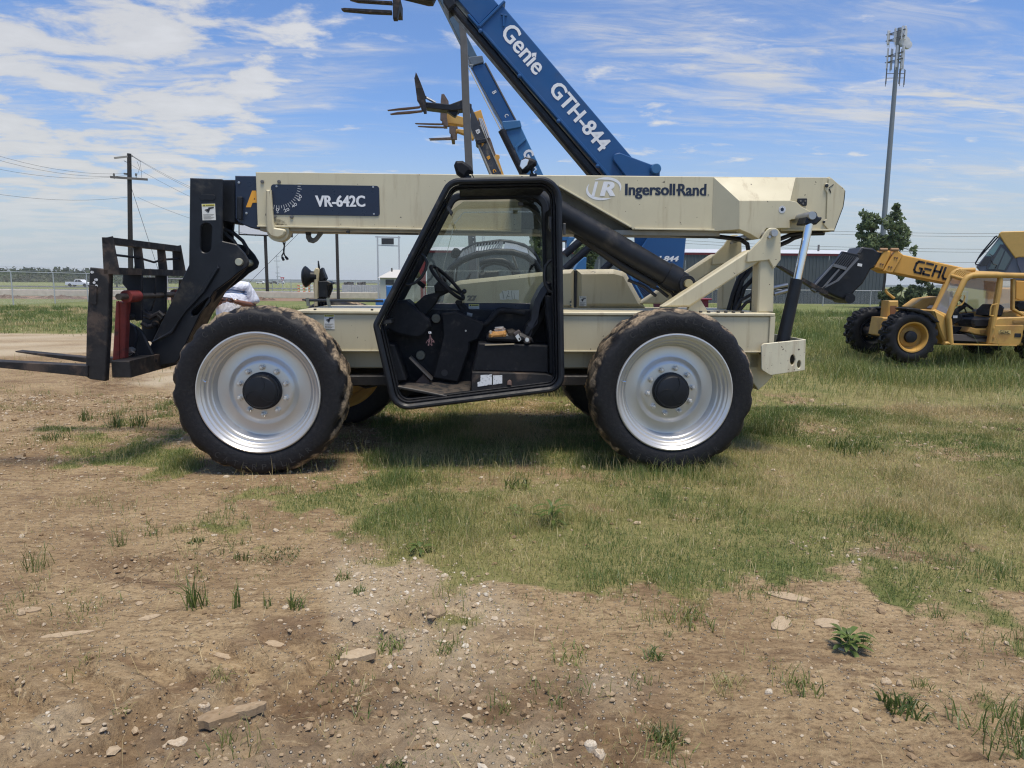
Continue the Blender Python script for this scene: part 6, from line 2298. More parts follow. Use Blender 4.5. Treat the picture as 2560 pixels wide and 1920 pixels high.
# tower at the rear with grille
TA = 0.95
b = MB()
tower = ma(R8, [(800, 60), (780, -400), (1085, -400), (1092, 108), (1062, 405), (1055, 560), (868, 600), (732, 685), (578, 418), (700, 210)], TA)
b.prism(tower, TA, TA + 0.05, (), 0.01)
tw = b.build('tower', BLUE, A)
b = MB()
b.prism(tower, TA + 0.72, TA + 0.77, (), 0.01)
b.build('far_tower_plate', BLUE, tw)
b = MB()
b.prism(ma(R8, [(1040, 108), (1092, 108), (1062, 405), (1010, 405)], TA), TA + 0.05, TA + 0.72, (), 0.004)
b.build('tower_plate', BLUE, tw)
btxt(FA, R8, 'GTH-844', (700, 322), (1026, 324), 48, 0.05, WHITE_PRINT, TA, tw, 'model_lettering', 0.25)
gr_ = None
for i in range(14):
    t = i / 13
    x0_, y0_ = 648 + 62 * t, 520 + 150 * t
    x1_, y1_ = x0_ + 40 + 55 * min(1, 1.6 * t) * (1 if t < 0.8 else 0.9), y0_ - 28 - 38 * min(1, 1.6 * t)
    b = MB()
    b.sheet(ma(R8, [(x0_, y0_), (x1_, y1_), (x1_ + 3, y1_ + 6), (x0_ + 3, y0_ + 6)], TA), TA - 0.004)
    b.build('grille_slot', INK, tw, smooth=False)
b = MB()
b.prism(ma(R8, [(578, 418), (590, 408), (742, 678), (732, 688)], TA), TA - 0.03, TA - 0.001, (), 0.004)
b.prism(ma(R8, [(732, 688), (862, 606), (866, 600), (728, 682)], TA), TA - 0.02, TA - 0.001, (), 0.002)
b.build('tower_edge', BLUE_LIGHT, tw)
b = MB()
for p0, p1 in (((40, 265), (230, 100)), ((40, 390), (290, 170)), ((370, 400), (520, 255))):
    b.tube([FA.p3(*R8.one(*p0), 1.35), FA.p3(*R8.one(*p1), 1.35)], 0.055, 14)
b.build('lift_cylinder', BLACK, A)
b = MB()
b.prism(ma(R8, [(640, 20), (800, 20), (730, 205), (648, 170), (645, 108)], 1.3), 1.3, 1.34, (), 0.004)
b.build('boom_foot', BLUE, A)
# its rounded cab with the louvred roof
near_a = [(400, 900), (440, 830), (550, 665), (700, 560), (900, 480), (1200, 425), (1480, 432), (1700, 500), (1830, 600), (1905, 735), (1930, 900)]
up_a = [(560, 700), (600, 620), (650, 520), (730, 410), (910, 315), (1290, 268), (1450, 280), (1650, 330), (1790, 420), (1890, 580), (1925, 800)]
n3 = [FA.p3(*R7.one(*p), 0.10) for p in near_a]
u3 = [FA.p3(*R7.one(*p), 0.62) for p in up_a]
b = MB()
b.tube(n3, 0.042, 12)
b.tube(u3, 0.03, 10)
cab_a = b.build('cab', BLACK, A)
b = MB()
def arc_at(l, t):
    k = t * (len(l) - 1)
    i = min(int(k), len(l) - 2)
    return Vector(l[i]).lerp(Vector(l[i + 1]), k - i)
LOUV = mat('grey_louvre', (0.16, 0.17, 0.18), 0.35)
for i in range(24):
    t = 0.24 + 0.29 * i / 23
    p, q = arc_at(n3, t), arc_at(u3, t)
    b = MB()
    b.bar(p, q, 0.012, 0.02)
    b.build('roof_slat', LOUV, cab_a)
b = MB()
for t0, t1 in ((0.55, 0.74), (0.75, 0.95)):
    a_, c_, d_, e_ = arc_at(n3, t0), arc_at(n3, t1), arc_at(u3, t1), arc_at(u3, t0)
    m_ = arc_at(n3, (t0 + t1) / 2), arc_at(u3, (t0 + t1) / 2)
    b.add([a_, m_[0], m_[1], e_], [(0, 1, 2, 3)])
    b.add([m_[0], c_, d_, m_[1]], [(0, 1, 2, 3)])
b.build('roof_panel', mat('grey_roof_panel', (0.30, 0.32, 0.35), 0.25), cab_a, smooth=False)
b = MB()
for p0, p1 in (((945, 500), (962, 1000)), ((1478, 470), (1556, 680))):
    b.tube([FA.p3(*R7.one(*p0), 0.7), FA.p3(*R7.one(*p1), 0.7)], 0.018, 8)
b.build('cab_post', mat('pale_post', (0.45, 0.44, 0.41), 0.5), cab_a)
b = MB()
b.tube([FA.p3(*R7.one(640, 580), 0.15), FA.p3(*R7.one(605, 900), 0.15)], 0.012, 6)
b.tube([FA.p3(*R7.one(1780, 560), 0.3), FA.p3(*R7.one(1770, 740), 0.3)], 0.03, 8)
b.tube([FA.p3(*R7.one(540, 720), 0.5), FA.p3(*R7.one(545, 900), 0.5)], 0.035, 8)
b.build('cab_strut', BLACK, cab_a)
b = MB()
b.prism(ma(R7, [(536, 450, 14), (548, 410, 14), (590, 366, 10), (640, 370, 20), (690, 410, 14), (672, 480, 14), (610, 524, 14), (545, 510, 14)], 0.3), 0.3, 0.42, (), 0.02)
b.build('work_lamp', PLASTIC, cab_a)
b = MB()
b.sheet(ma(R7, [(728, 580), (798, 552), (802, 580), (735, 614)], 0.16), 0.16)
b.build('cab_sticker', WHITE_PRINT, cab_a, smooth=False)
b = MB()
b.prism(ma(R7, [(970, 760), (1080, 730), (1110, 1000), (960, 1000)], 0.5), 0.5, 0.9, (), 0.03)
b.prism(ma(R7, [(740, 880), (820, 760), (850, 755), (800, 900)], 0.4), 0.4, 0.6, (), 0.01)
b.build('cab_seat', SEAT_VINYL, cab_a)

# ---------------- second blue machine
FB = Frame((0, 12.6, 0), math.radians(3.0))
B = thing('telescopic_handler', 'blue telescopic handler with thin rod beside its raised boom, second in the row', 'telehandler', FB, 'telehandlers parked in a row behind')


def mb_(crop, pts, d, seg=6):
    return shape(FB, crop, pts, d, seg)


body(FB, B, 1080, 1560, 2.3, 0.60, BLUE, RIM_OCHRE)
D_ = 1.1
b = MB()
b.prism(mb_(K4, [(1130, 790), (1236, 780), (1375, 1080), (1560, 1480), (1430, 1480), (1245, 1080)], D_), D_, D_ + 0.45, (), 0.012)
bb = b.build('boom', BLUE_LIGHT, B)
b = MB()
b.prism(mb_(K4, [(1116, 748, 8), (1228, 740, 8), (1240, 784, 8), (1130, 804, 8)], D_), D_ - 0.04, D_ + 0.49, (), 0.012)
b.prism(mb_(K4, [(1196, 905), (1262, 845), (1268, 860), (1215, 905), (1212, 930), (1240, 985), (1228, 990), (1200, 930)], D_), D_ - 0.03, D_ - 0.001, (), 0.006)
b.build('boom_collar', BLUE_LIGHT, bb)
b = MB()
b.prism(mb_(K4, [(928, 405), (1012, 382), (1205, 745), (1122, 752)], D_), D_ + 0.05, D_ + 0.40, (), 0.01)
ib = b.build('inner_boom', BLUE, B)
b = MB()
b.prism(mb_(K4, [(1012, 382), (1020, 378), (1213, 742), (1205, 745)], D_), D_ + 0.04, D_ + 0.42, (), 0.004)
b.build('boom_edge', GREY_STEEL, ib)
b = MB()
b.prism(mb_(K4, [(906, 348, 8), (998, 338, 8), (1008, 380, 6), (932, 402, 6)], D_), D_ + 0.02, D_ + 0.44, (), 0.01)
b.prism(mb_(K4, [(916, 392), (944, 398), (936, 420), (914, 418)], D_), D_, D_ + 0.1, (), 0.01)
b.build('boom_collar', mat('slate_steel', (0.10, 0.125, 0.15), 0.45, var=0.1), ib)
b = MB()
b.prism(mb_(K4, [(905, 215), (968, 338), (918, 345), (858, 240), (620, -240), (700, -240)], D_), D_ + 0.09, D_ + 0.36, (), 0.01)
b.build('tip_boom', mat('greyed_blue_paint', (0.055, 0.10, 0.145), 0.5, var=0.1), B)
b = MB()
b.tube([FB.p3(*K4.one(918, 415), D_ - 0.05), FB.p3(*K4.one(1112, 795), D_ - 0.05)], 0.022, 10)
ro = b.build('cylinder_rod', CHROME, B)
b = MB()
b.tube([FB.p3(*K4.one(1114, 800), D_ - 0.05), FB.p3(*K4.one(1420, 1420), D_ - 0.05)], 0.065, 14)
b.prism(mb_(K4, [(1104, 805), (1145, 795), (1150, 830), (1118, 838)], D_ - 0.1), D_ - 0.1, D_, (), 0.01)
b.build('cylinder_barrel', BLACK, ro)
btxt(FB, K4, 'B', (1056, 566), (1064, 582), 26, 0.03, PALE_PRINT, D_ + 0.05, ib, 'letter')
btxt(FB, K4, 'C', (1131, 708), (1139, 724), 24, 0.03, PALE_PRINT, D_ + 0.05, ib, 'letter')
btxt(FB, K4, 'G', (1240, 940), (1266, 985), 62, 0.05, WHITE_PRINT, D_, bb, 'letter')
# its fork head high above
XB = FB.side(*K4.one(465, 60), 0.9)[0]
b = MB()
b.prism(mb_(K4, [(128, 51), (148, 47), (440, 62), (440, 80), (300, 74), (140, 60)], 0.75), 0.75, 0.87, (), 0.004)
b.build('fork', BLACK_DULL, B)
b = MB()
b.prism(mb_(K4, [(180, -8), (442, 6), (442, 20), (230, 6)], 1.75), 1.75, 1.87, (), 0.004)
b.build('fork', BLACK_DULL, B)
b = MB()
b.prism(mb_(K4, [(440, -300), (492, -300), (492, 0), (474, 112), (448, 112)], 0.74), 0.74, 0.9, (), 0.01)
b.prism(mb_(K4, [(440, -300), (470, -300), (474, 80), (448, 80)], 1.74), 1.74, 1.9, (), 0.01)
b.prism(mb_(K4, [(452, -60), (480, -60), (480, 20), (452, 20)], 0.9), 0.9, 1.74, (), 0.01)
b.prism(mb_(K4, [(490, -120), (640, -160), (720, -60), (690, 2), (660, 2), (490, -40)], 1.15), 1.15, 1.45, (), 0.02)
b.build('fork_carriage', BLACK_DULL, B)
b = MB()
arch = [(960, 640), (985, 605), (1040, 580), (1180, 553), (1330, 560), (1430, 600), (1500, 670), (1560, 750), (1580, 800)]
arch2 = [(1010, 700), (1050, 640), (1180, 600), (1320, 610), (1420, 650), (1480, 720), (1510, 800)]
b.tube([FB.p3(*R7.one(*p), 0.1) for p in arch], 0.05, 10)
b.tube([FB.p3(*R7.one(*p), 0.3) for p in arch2], 0.035, 10)
b.tube([FB.p3(*R7.one(1020, 660), 0.3), FB.p3(*R7.one(1010, 900), 0.3)], 0.03, 8)
cb = b.build('cab', BLACK, B)
b = MB()
b.prism(mb_(R7, [(1060, 720), (1280, 710), (1280, 900), (1060, 900)], 0.5), 0.5, 0.8, (), 0.03)
b.build('cab_seat', SEAT_VINYL, cb)
b = MB()
b.prism(mb_(R8, [(60, 150), (78, 110), (140, 110), (60, 210)], 1.0), 1.0, 1.3, (), 0.01)
b.prism(mb_(R8, [(160, 330), (215, 285), (230, 290), (225, 400), (120, 400)], 1.0), 1.0, 1.3, (), 0.01)
b.build('tower', BLUE_LIGHT, B, split=True)

# ---------------- black and yellow machine, then two yellow ones
FC = Frame((0, 16.2, 0), math.radians(3.0))
C_h = thing('telescopic_handler', 'telescopic handler with dark lettered boom and black hooked fork arm, third in the row', 'telehandler', FC, 'telehandlers parked in a row behind')


def mc(crop, pts, d, seg=5):
    return shape(FC, crop, pts, d, seg)


body(FC, C_h, 1120, 1540, 2.3, 0.58, YELLOW, BLACK)
b = MB()
b.prism(mc(B7, [(1222, 520), (1345, 790), (1440, 990), (1615, 1400), (1850, 1960), (1700, 1960), (1490, 1450), (1300, 990), (1228, 820)], D_), D_, D_ + 0.4, (), 0.01)
bc = b.build('boom', mat('weathered_black_boom', (0.035, 0.038, 0.045), 0.5, var=0.3, scale=3, col2=(0.13, 0.115, 0.09), amount=0.4), C_h)
b = MB()
b.prism(mc(B7, [(1300, 990), (1312, 985), (1512, 1450), (1490, 1452)], D_), D_ - 0.01, D_ + 0.1, (), 0.004)
b.prism(mc(B7, [(1345, 790), (1356, 786), (1622, 1395), (1606, 1400)], D_), D_ - 0.01, D_ + 0.1, (), 0.004)
b.build('boom_edge', mat('worn_pale_edge', (0.30, 0.28, 0.23), 0.6, var=0.2), bc)
b = MB()
b.prism(mc(B7, [(1292, 990, 8), (1428, 968, 8), (1436, 1010, 6), (1320, 1050, 6), (1298, 1030)], D_), D_ - 0.06, D_ + 0.42, (), 0.01)
b.build('boom_collar', BLACK, bc)
for s, p0, p1, h in (('A', (1352, 1030), (1372, 1072), 40), ('B', (1432, 1205), (1452, 1245), 40), ('C', (1506, 1375), (1526, 1415), 40)):
    btxt(FC, B7, s, p0, p1, h, 0.045, AMBER, D_, bc, 'letter')
btxt(FC, B7, 'B', (1288, 860), (1310, 915), 52, 0.05, PALE_PRINT, D_, bc, 'letter')
b = MB()
b.prism(mc(B7, [(640, 490, 8), (760, 500), (960, 520), (1125, 458), (1240, 520), (1240, 600), (1130, 588), (1000, 602), (900, 596), (648, 565, 8)], D_ + 0.02), D_ + 0.02, D_ + 0.38, (), 0.015)
b.prism(mc(B7, [(880, 590), (1060, 590), (1055, 640), (1025, 678), (1000, 668), (940, 625)], D_ + 0.1), D_ + 0.1, D_ + 0.3, (), 0.01)
ac = b.build('fork_arm', BLACK, C_h)
b = MB()
b.tube([FC.p3(*B7.one(640, 430), D_ + 0.2), FC.p3(*B7.one(770, 500), D_ + 0.2)], 0.03, 8)
b.build('tilt_rod', STEEL, ac)
b = MB()
b.tube([FC.p3(*B7.one(*p), D_) for p in ((1080, 600), (1075, 630), (1060, 650))], 0.02, 6)
b.build('arm_hose', HOSE, ac)
b = MB()
b.prism(mc(B7, [(515, 104), (530, 125), (575, 230), (625, 360), (640, 405), (655, 420), (640, 450), (645, 500), (656, 600), (655, 638), (622, 640), (600, 590), (575, 520), (558, 502), (534, 476), (495, 175), (504, 170)], 0.7), 0.7, 0.78, (), 0.01)
b.prism(mc(B7, [(515, 104), (530, 125), (600, 300), (600, 420), (545, 480), (500, 175)], 1.7), 1.7, 1.78, (), 0.01)
b.prism(mc(B7, [(540, 430), (620, 400), (640, 460), (560, 500)], 0.78), 0.78, 1.7, (), 0.01)
cc = b.build('fork_carriage', BLACK_DULL, C_h)
for d_, pts in ((0.72, [(180, 643), (280, 620), (590, 596), (598, 580), (560, 500), (575, 500), (605, 585), (595, 612), (420, 634), (190, 648)]), (1.7, [(145, 593), (300, 570), (560, 545), (568, 530), (540, 480), (555, 480), (580, 540), (560, 562), (380, 584), (150, 597)])):
    b = MB()
    b.prism(mc(B7, pts, d_), d_, d_ + 0.12, (), 0.004)
    b.build('fork', mat('rusty_fork', (0.10, 0.06, 0.045), 0.6, var=0.2), C_h)

RUSTY_PLATE = mat('rusty_plate', (0.105, 0.075, 0.06), 0.6, var=0.25)
for (yy, lab, boom, arm, carr, forks, extra) in (
    (19.6, 'yellow telescopic handler with raised boom and brown fork plate, fourth in the row',
     [(1270, 622), (1360, 590), (1386, 680), (1560, 1190), (1700, 1600), (1900, 2200), (1790, 2200), (1560, 1500), (1310, 720)],
     [(912, 640, 6), (940, 632), (1140, 690), (1230, 690, 10), (1252, 712, 8), (1230, 740), (1140, 796), (1040, 780), (940, 770), (912, 760)],
     [(848, 390), (860, 382), (920, 480), (925, 620), (915, 660), (935, 800), (920, 812), (885, 800), (862, 740), (832, 722), (838, 480)],
     [[(503, 766), (520, 763), (855, 768), (858, 700), (872, 700), (872, 782), (800, 784), (520, 772)], [(538, 802), (560, 799), (872, 808), (878, 760), (890, 760), (888, 824), (760, 822), (560, 808)]], True),
    (23.2, 'yellow telescopic handler with the lowest brown fork plate, last in the row',
     [(1250, 700), (1310, 720), (1480, 1180), (1640, 1600), (1840, 2200), (1760, 2200), (1560, 1560), (1390, 1050)],
     [(1030, 850, 6), (1060, 840), (1150, 850), (1230, 860), (1275, 940, 14), (1262, 980, 10), (1220, 960), (1150, 912), (1060, 880), (1030, 880)],
     [(952, 770), (1030, 775), (1040, 830), (1030, 880), (1030, 978), (992, 980), (985, 920), (950, 890), (948, 800)],
     [[(682, 964), (700, 960), (965, 948), (968, 890), (980, 890), (984, 970), (800, 975), (700, 970)], [(692, 980), (980, 968), (984, 978), (700, 985)]], False)):
    fr = Frame((0, yy, 0), math.radians(3.0))
    h = thing('telescopic_handler', lab, 'telehandler', fr, 'telehandlers parked in a row behind')
    body(fr, h, 1160, 1520, 2.3, 0.56, YELLOW, RIM_OCHRE)
    b = MB()
    b.prism(shape(fr, B7, boom, D_), D_, D_ + 0.4, (), 0.012)
    bo_ = b.build('boom', YELLOW, h)
    if extra:
        for pts in ([(1330, 710), (1400, 900), (1420, 960), (1400, 965), (1320, 740)], [(1370, 700), (1500, 1010), (1556, 1190), (1520, 1190), (1430, 960)]):
            b = MB()
            b.prism(shape(fr, B7, pts, D_ - 0.05), D_ - 0.05, D_ - 0.01, (), 0.004)
            b.build('boom_plate', mat('brown_boom_side', (0.12, 0.085, 0.06), 0.6, var=0.2), bo_)
        b = MB()
        for k in range(3):
            b.tube([fr.p3(*B7.one(1335 + 18 * k, 700 + 4 * k), D_ - 0.07), fr.p3(*B7.one(1420 + 26 * k, 960), D_ - 0.07)], 0.018, 7)
        b.build('boom_pipe', GALV, bo_)
        b = MB()
        b.prism(shape(fr, B7, [(1535, 1195, 6), (1560, 1168, 10), (1600, 1180, 10), (1605, 1215), (1590, 1240), (1660, 1440), (1610, 1445), (1545, 1250)], D_ - 0.12), D_ - 0.12, D_ - 0.06, (), 0.01)
        b.build('boom_bracket', YELLOW, bo_)
    b = MB()
    b.prism(shape(fr, B7, arm, D_ + 0.05), D_ + 0.05, D_ + 0.35, (), 0.015)
    b.build('fork_arm', YELLOW_OLD, h)
    b = MB()
    b.prism(shape(fr, B7, carr, 0.8), 0.8, 0.9, (), 0.01)
    b.prism(shape(fr, B7, [(p[0] + 20, p[1]) for p in carr], 1.7), 1.7, 1.8, (), 0.01)
    cxs = [fr.side(*B7.one(*p), 0.8) for p in carr]
    mx, mz = sum(p[0] for p in cxs) / len(cxs), sum(p[1] for p in cxs) / len(cxs)
    b.box(mx - 0.05, mx + 0.05, 0.9, 1.7, mz - 0.25, mz - 0.1, 0.01)
    b.box(mx - 0.05, mx + 0.05, 0.9, 1.7, mz + 0.1, mz + 0.25, 0.01)
    b.build('fork_carriage', RUSTY_PLATE, h)
    for d_, pts in zip((1.7, 0.8), forks):
        b = MB()
        b.prism(shape(fr, B7, pts, d_), d_, d_ + 0.12, (), 0.004)
        b.build('fork', RUSTY_PLATE, h)

# ---------------- the bare steel post among the booms
FP = Frame((0, 11.7, 0), 0)
b = MB()
b.prism(shape(FP, None, [(1143, 10), (1160, 20), (1168, 110), (1173, 250), (1182, 432), (1190, 640), (1194, 760), (1197, 935), (1178, 935), (1175, 760), (1172, 640), (1164, 432), (1155, 250), (1150, 90)], 0), 0.0, 0.12, (), 0.006)
pst = b.build('steel_post', GREY_STEEL)
pst.matrix_world = FP.m
tag(pst, 'tall leaning bare grey steel post in front of the raised forks', 'post')
for (px, py) in ((1183, 594), (1189, 594), (1184, 605), (1184, 615)):
    b = MB()
    q = FP.side(px, py, 0)
    b.lathe([(0.0001, -0.012), (0.010, -0.012), (0.010, -0.0005)], q[0], q[1], 8)
    b.build('bolt_head', PALE_PRINT, pst)

# ================================================================== ochre machine at the right, in the tall grass
FG = Frame((7.0, 13.4, 0), math.radians(0))
G = thing('telescopic_handler', 'small ochre telescopic handler with low boom, standing in tall grass at right', 'telehandler', FG)


def mg(crop, pts, d, seg=6):
    return shape(FG, crop, pts, d, seg)


def gpart(name, pts, d0, d1, m, parent=None, ch=0.02, crop=B6):
    b = MB()
    b.prism(mg(crop, pts, d0), d0, d1, (), ch)
    return b.build(name, m, parent or G)


q = FG.side(*B6.one(935, 1212), 0.0)
RG = 0.50
gw = []
xrear = q[0] + 2.6
for (x_, d_) in ((q[0], 0.0), (q[0] + 0.14, 1.75), (xrear, 0.0), (xrear, 1.75)):
    b = MB()
    k = 0.285
    b.lathe([(k, d_ + 0.03), (k + 0.005, d_ + 0.0), (k - 0.02, d_ + 0.005), (k - 0.05, d_ + 0.06), (k - 0.06, d_ + 0.14), (0.20, d_ + 0.15), (0.185, d_ + 0.13), (0.115, d_ + 0.12), (0.115, d_ + 0.2)], x_, q[1], 48)
    w = b.build('wheel', RIM_OCHRE if d_ < 1 else BLACK, G)
    b = MB()

    def fn(r, y, a, d_=d_):
        if r > RG - 0.07:
            t = abs(y - d_ - 0.2) / 0.2
            ph = (a * 17 / (2 * math.pi) + t * 0.9 + (0.5 if y > d_ + 0.2 else 0)) % 1.0
            r -= 0.045 * (1 if ph > 0.48 else 0) * min(1, (r - (RG - 0.07)) / 0.06)
        return r, y
    b.lathe([(k - 0.01, d_ + 0.04), (k + 0.03, d_ + 0.005), (k + 0.09, d_ - 0.005), (RG - 0.09, d_ + 0.0), (RG - 0.06, d_ + 0.01), (RG - 0.02, d_ + 0.02), (RG, d_ + 0.05), (RG + 0.004, d_ + 0.12), (RG + 0.005, d_ + 0.199), (RG + 0.005, d_ + 0.201), (RG, d_ + 0.34), (RG - 0.06, d_ + 0.4), (k + 0.04, d_ + 0.4)], x_, q[1], 136, fn=fn)
    t = b.build('tyre', RUBBER, w, angle=40)
    add_mud(t, x_, q[1], RG, d_, d_, 0.35)
    b = MB()
    b.lathe([(0.113, d_ + 0.13), (0.110, d_ + 0.06), (0.09, d_ + 0.05), (0.0001, d_ + 0.05)], x_, q[1], 24)
    b.build('hub_cap', BLACK, w)
    for i in range(8):
        a = i * math.pi / 4 + 0.2
        b = MB()
        b.lathe([(0.016, d_ + 0.145), (0.016, d_ + 0.115), (0.0001, d_ + 0.115)], x_ + 0.15 * math.cos(a), q[1] + 0.15 * math.sin(a), 6)
        b.build('wheel_bolt', RIM_OCHRE, w)
b = MB()
b.tube([(q[0], 0.3, q[1]), (q[0], 1.9, q[1])], 0.09, 12)
b.tube([(xrear, 0.3, q[1]), (xrear, 1.9, q[1])], 0.09, 12)
b.build('axle', BLACK_DULL, G)
zg_ = FG.side(2300, 850, 0.1)[1]
b = MB()
b.box(q[0] + 0.25, xrear + 0.7, 0.55, 1.7, 0.42, 0.78, 0.02)
b.build('chassis', BLACK, G)
gpart('front_axle_block', [(585, 985), (780, 990), (760, 1120), (640, 1135), (600, 1206), (545, 1186)], 0.50, 0.95, YELLOW_OLD)
po = gpart('frame_post', [(655, 792), (768, 790), (772, 985), (640, 985)], 0.75, 1.05, YELLOW_OLD)
gpart('post_recess', [(672, 850), (745, 850), (735, 975), (672, 975)], 0.742, 0.746, mat('recess_shade', (0.22, 0.10, 0.04), 0.7), po, 0)  # flat plate for the recess, its shade put into the colour
b = MB()
b.tube([FG.p3(*B6.one(*p), 0.95) for p in ((718, 765), (640, 705), (620, 680), (622, 655))], 0.025, 8)
b.build('bent_rod', YELLOW_OLD, po)
gpart('far_hood', [(918, 862), (1050, 768), (1240, 742), (1260, 800), (1200, 900), (1000, 900)], 1.3, 1.7, YELLOW_OLD)
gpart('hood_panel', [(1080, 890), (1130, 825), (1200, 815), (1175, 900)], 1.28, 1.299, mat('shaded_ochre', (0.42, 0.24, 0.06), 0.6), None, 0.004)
for pts, d0, d1 in (([(860, 882), (900, 870), (1010, 884), (1130, 930), (1200, 990), (1252, 1042), (1190, 1046), (1100, 968), (990, 926), (880, 906)], -0.02, 0.42), ([(545, 872), (640, 864), (720, 868), (800, 900), (830, 940), (790, 945), (740, 905), (600, 892)], 1.7, 2.15)):
    gpart('fender', pts, d0, d1, PLASTIC, None, 0.02)
# boom with collars, name and the black fork head
DG = 1.0
bg_ = gpart('boom', [(780, 250), (828, 262), (1610, 430), (1960, 500), (1960, 690), (1310, 592), (700, 470)], DG, DG + 0.32, YELLOW)
for pts in ([(596, 447), (640, 470), (702, 476, 10), (826, 262, 14), (760, 210, 10), (735, 206)], [(498, 410), (516, 418), (592, 442), (690, 240), (660, 215), (608, 208)]):
    cl = gpart('boom_collar', pts, DG - 0.05, DG + 0.36, YELLOW, bg_, 0.02)
for (u_, w_) in ((722, 296), (748, 300), (655, 400), (682, 405), (560, 368), (585, 374)):
    b = MB()
    p_ = FG.side(*B6.one(u_, w_), DG - 0.05)
    b.lathe([(0.0001, DG - 0.065), (0.016, DG - 0.065), (0.016, DG - 0.05)], p_[0], p_[1], 8)
    b.build('collar_bolt', mat('brown_bolt', (0.13, 0.07, 0.04), 0.6), bg_)
for (u_, w_) in ((575, 205), (700, 205)):
    b = MB()
    p_ = FG.p3(*B6.one(u_, w_), DG)
    b.tube([(p_[0] - 0.06, DG - 0.03, p_[2]), (p_[0] + 0.09, DG - 0.03, p_[2])], 0.035, 10)
    b.build('boom_roller', mat('worn_roller', (0.30, 0.17, 0.08), 0.6), bg_)


def strokes(fr, crop, o, ux, uy, segs, d, w):
    """letters drawn as thick strokes in a slanted grid: o lower-left, ux along, uy up (crop pixels)"""
    b = MB()
    for (x0, y0), (x1, y1) in segs:
        a = Vector((o[0] + ux[0] * x0 + uy[0] * y0, o[1] + ux[1] * x0 + uy[1] * y0))
        c = Vector((o[0] + ux[0] * x1 + uy[0] * y1, o[1] + ux[1] * x1 + uy[1] * y1))
        t = (c - a).normalized()
        n = Vector((-t.y, t.x)) * w / 2
        t = t * w * 0.28
        b.sheet([fr.side(*crop.one(*p), d) for p in (a - t - n, c + t - n, c + t + n, a - t + n)], d - 0.006)
    return b


GEHL = [  # G
    ((0.92, 1.0), (0.22, 1.0)), ((0.22, 1.0), (0.0, 0.8)), ((0.0, 0.8), (0.0, 0.2)), ((0.0, 0.2), (0.22, 0.0)), ((0.22, 0.0), (0.92, 0.0)), ((0.92, 0.0), (0.92, 0.42)), ((0.92, 0.42), (0.60, 0.42)),
    # E
    ((1.25, 1.0), (2.1, 1.0)), ((1.25, 0.5), (2.05, 0.5)), ((1.25, 0.0), (2.1, 0.0)), ((1.25, 0.0), (1.25, 0.25)),
    # H
    ((2.5, 0.0), (2.5, 1.0)), ((3.3, 0.0), (3.3, 1.0)), ((2.5, 0.5), (3.3, 0.5)),
    # L
    ((3.75, 1.0), (3.75, 0.2)), ((3.75, 0.2), (3.95, 0.0)), ((3.95, 0.0), (4.6, 0.0))]
strokes(FG, B6, (937, 458), (87, 19.5), (46, -122), GEHL, DG, 25).build('maker_lettering', INK, bg_, smooth=False)
hd = gpart('fork_head', [(330, 182, 10), (360, 172, 10), (480, 186, 16), (540, 232), (592, 238), (500, 402), (450, 430), (430, 470), (362, 590), (260, 690), (200, 770, 20), (150, 785, 10), (40, 745), (-60, 700), (10, 560), (120, 430), (290, 250)], DG - 0.02, DG + 0.22, BLACK, None, 0.03)
gpart('head_lip', [(338, 176), (372, 172), (330, 250), (290, 250)], DG - 0.05, DG + 0.47, mat('dusty_black', (0.05, 0.052, 0.058), 0.5), hd, 0.01)
b = MB()
p_ = FG.side(*B6.one(185, 765), DG)
b.tube([(p_[0], DG - 0.1, p_[1]), (p_[0], DG + 0.5, p_[1])], 0.10, 16)
b.build('head_roller', BLACK, hd)
b = MB()
b.sheet(mg(B6, [(296, 358), (348, 368), (342, 400), (290, 390)], DG - 0.05), DG - 0.055)
b.build('white_label', WHITE_PRINT, hd, smooth=False)
# carriage grid seen from its front edge: slats and frame
cg = gpart('fork_carriage', [(-238, 660), (-225, 610), (0, 395), (130, 222), (334, 264), (300, 330), (60, 560), (-50, 700), (-190, 700)], DG - 0.30, DG - 0.20, BLACK, None, 0.01)
for i in range(8):
    x0_, y0_ = 128 + i * 24 - 14, 246 + i * 5.5
    b = MB()
    b.bar(FG.p3(*B6.one(x0_, y0_), DG - 0.32), FG.p3(*B6.one(x0_ - 100, y0_ + 128), DG - 0.32), 0.02, 0.02)
    b.build('guard_slat', mat('dusty_black_bar', (0.04, 0.042, 0.048), 0.45), cg)
for p0, p1, w_ in (((10, 380), (160, 422), 0.06), ((-225, 640), (10, 380), 0.03), ((-190, 690), (60, 560), 0.03), ((60, 560), (300, 300), 0.04), ((-140, 690), (80, 430), 0.03), ((-230, 650), (-150, 700), 0.04)):
    b = MB()
    b.bar(FG.p3(*B6.one(*p0), DG - 0.33), FG.p3(*B6.one(*p1), DG - 0.33), 0.04, w_)
    b.build('carriage_bar', mat('grey_worn_bar', (0.13, 0.135, 0.145), 0.45), cg)
b = MB()
b.prism(mg(None, [(1940, 664), (1950, 664), (2066, 728), (2068, 738), (2050, 733)], DG - 0.3), DG - 0.36, DG - 0.2, (), 0.004)
b.build('fork', BLACK_DULL, G)
b = MB()
b.prism(mg(None, [(1985, 690), (1992, 688), (2085, 740), (2085, 750), (2070, 745)], DG + 0.5), DG + 0.5, DG + 0.62, (), 0.004)
b.build('fork', BLACK_DULL, G)
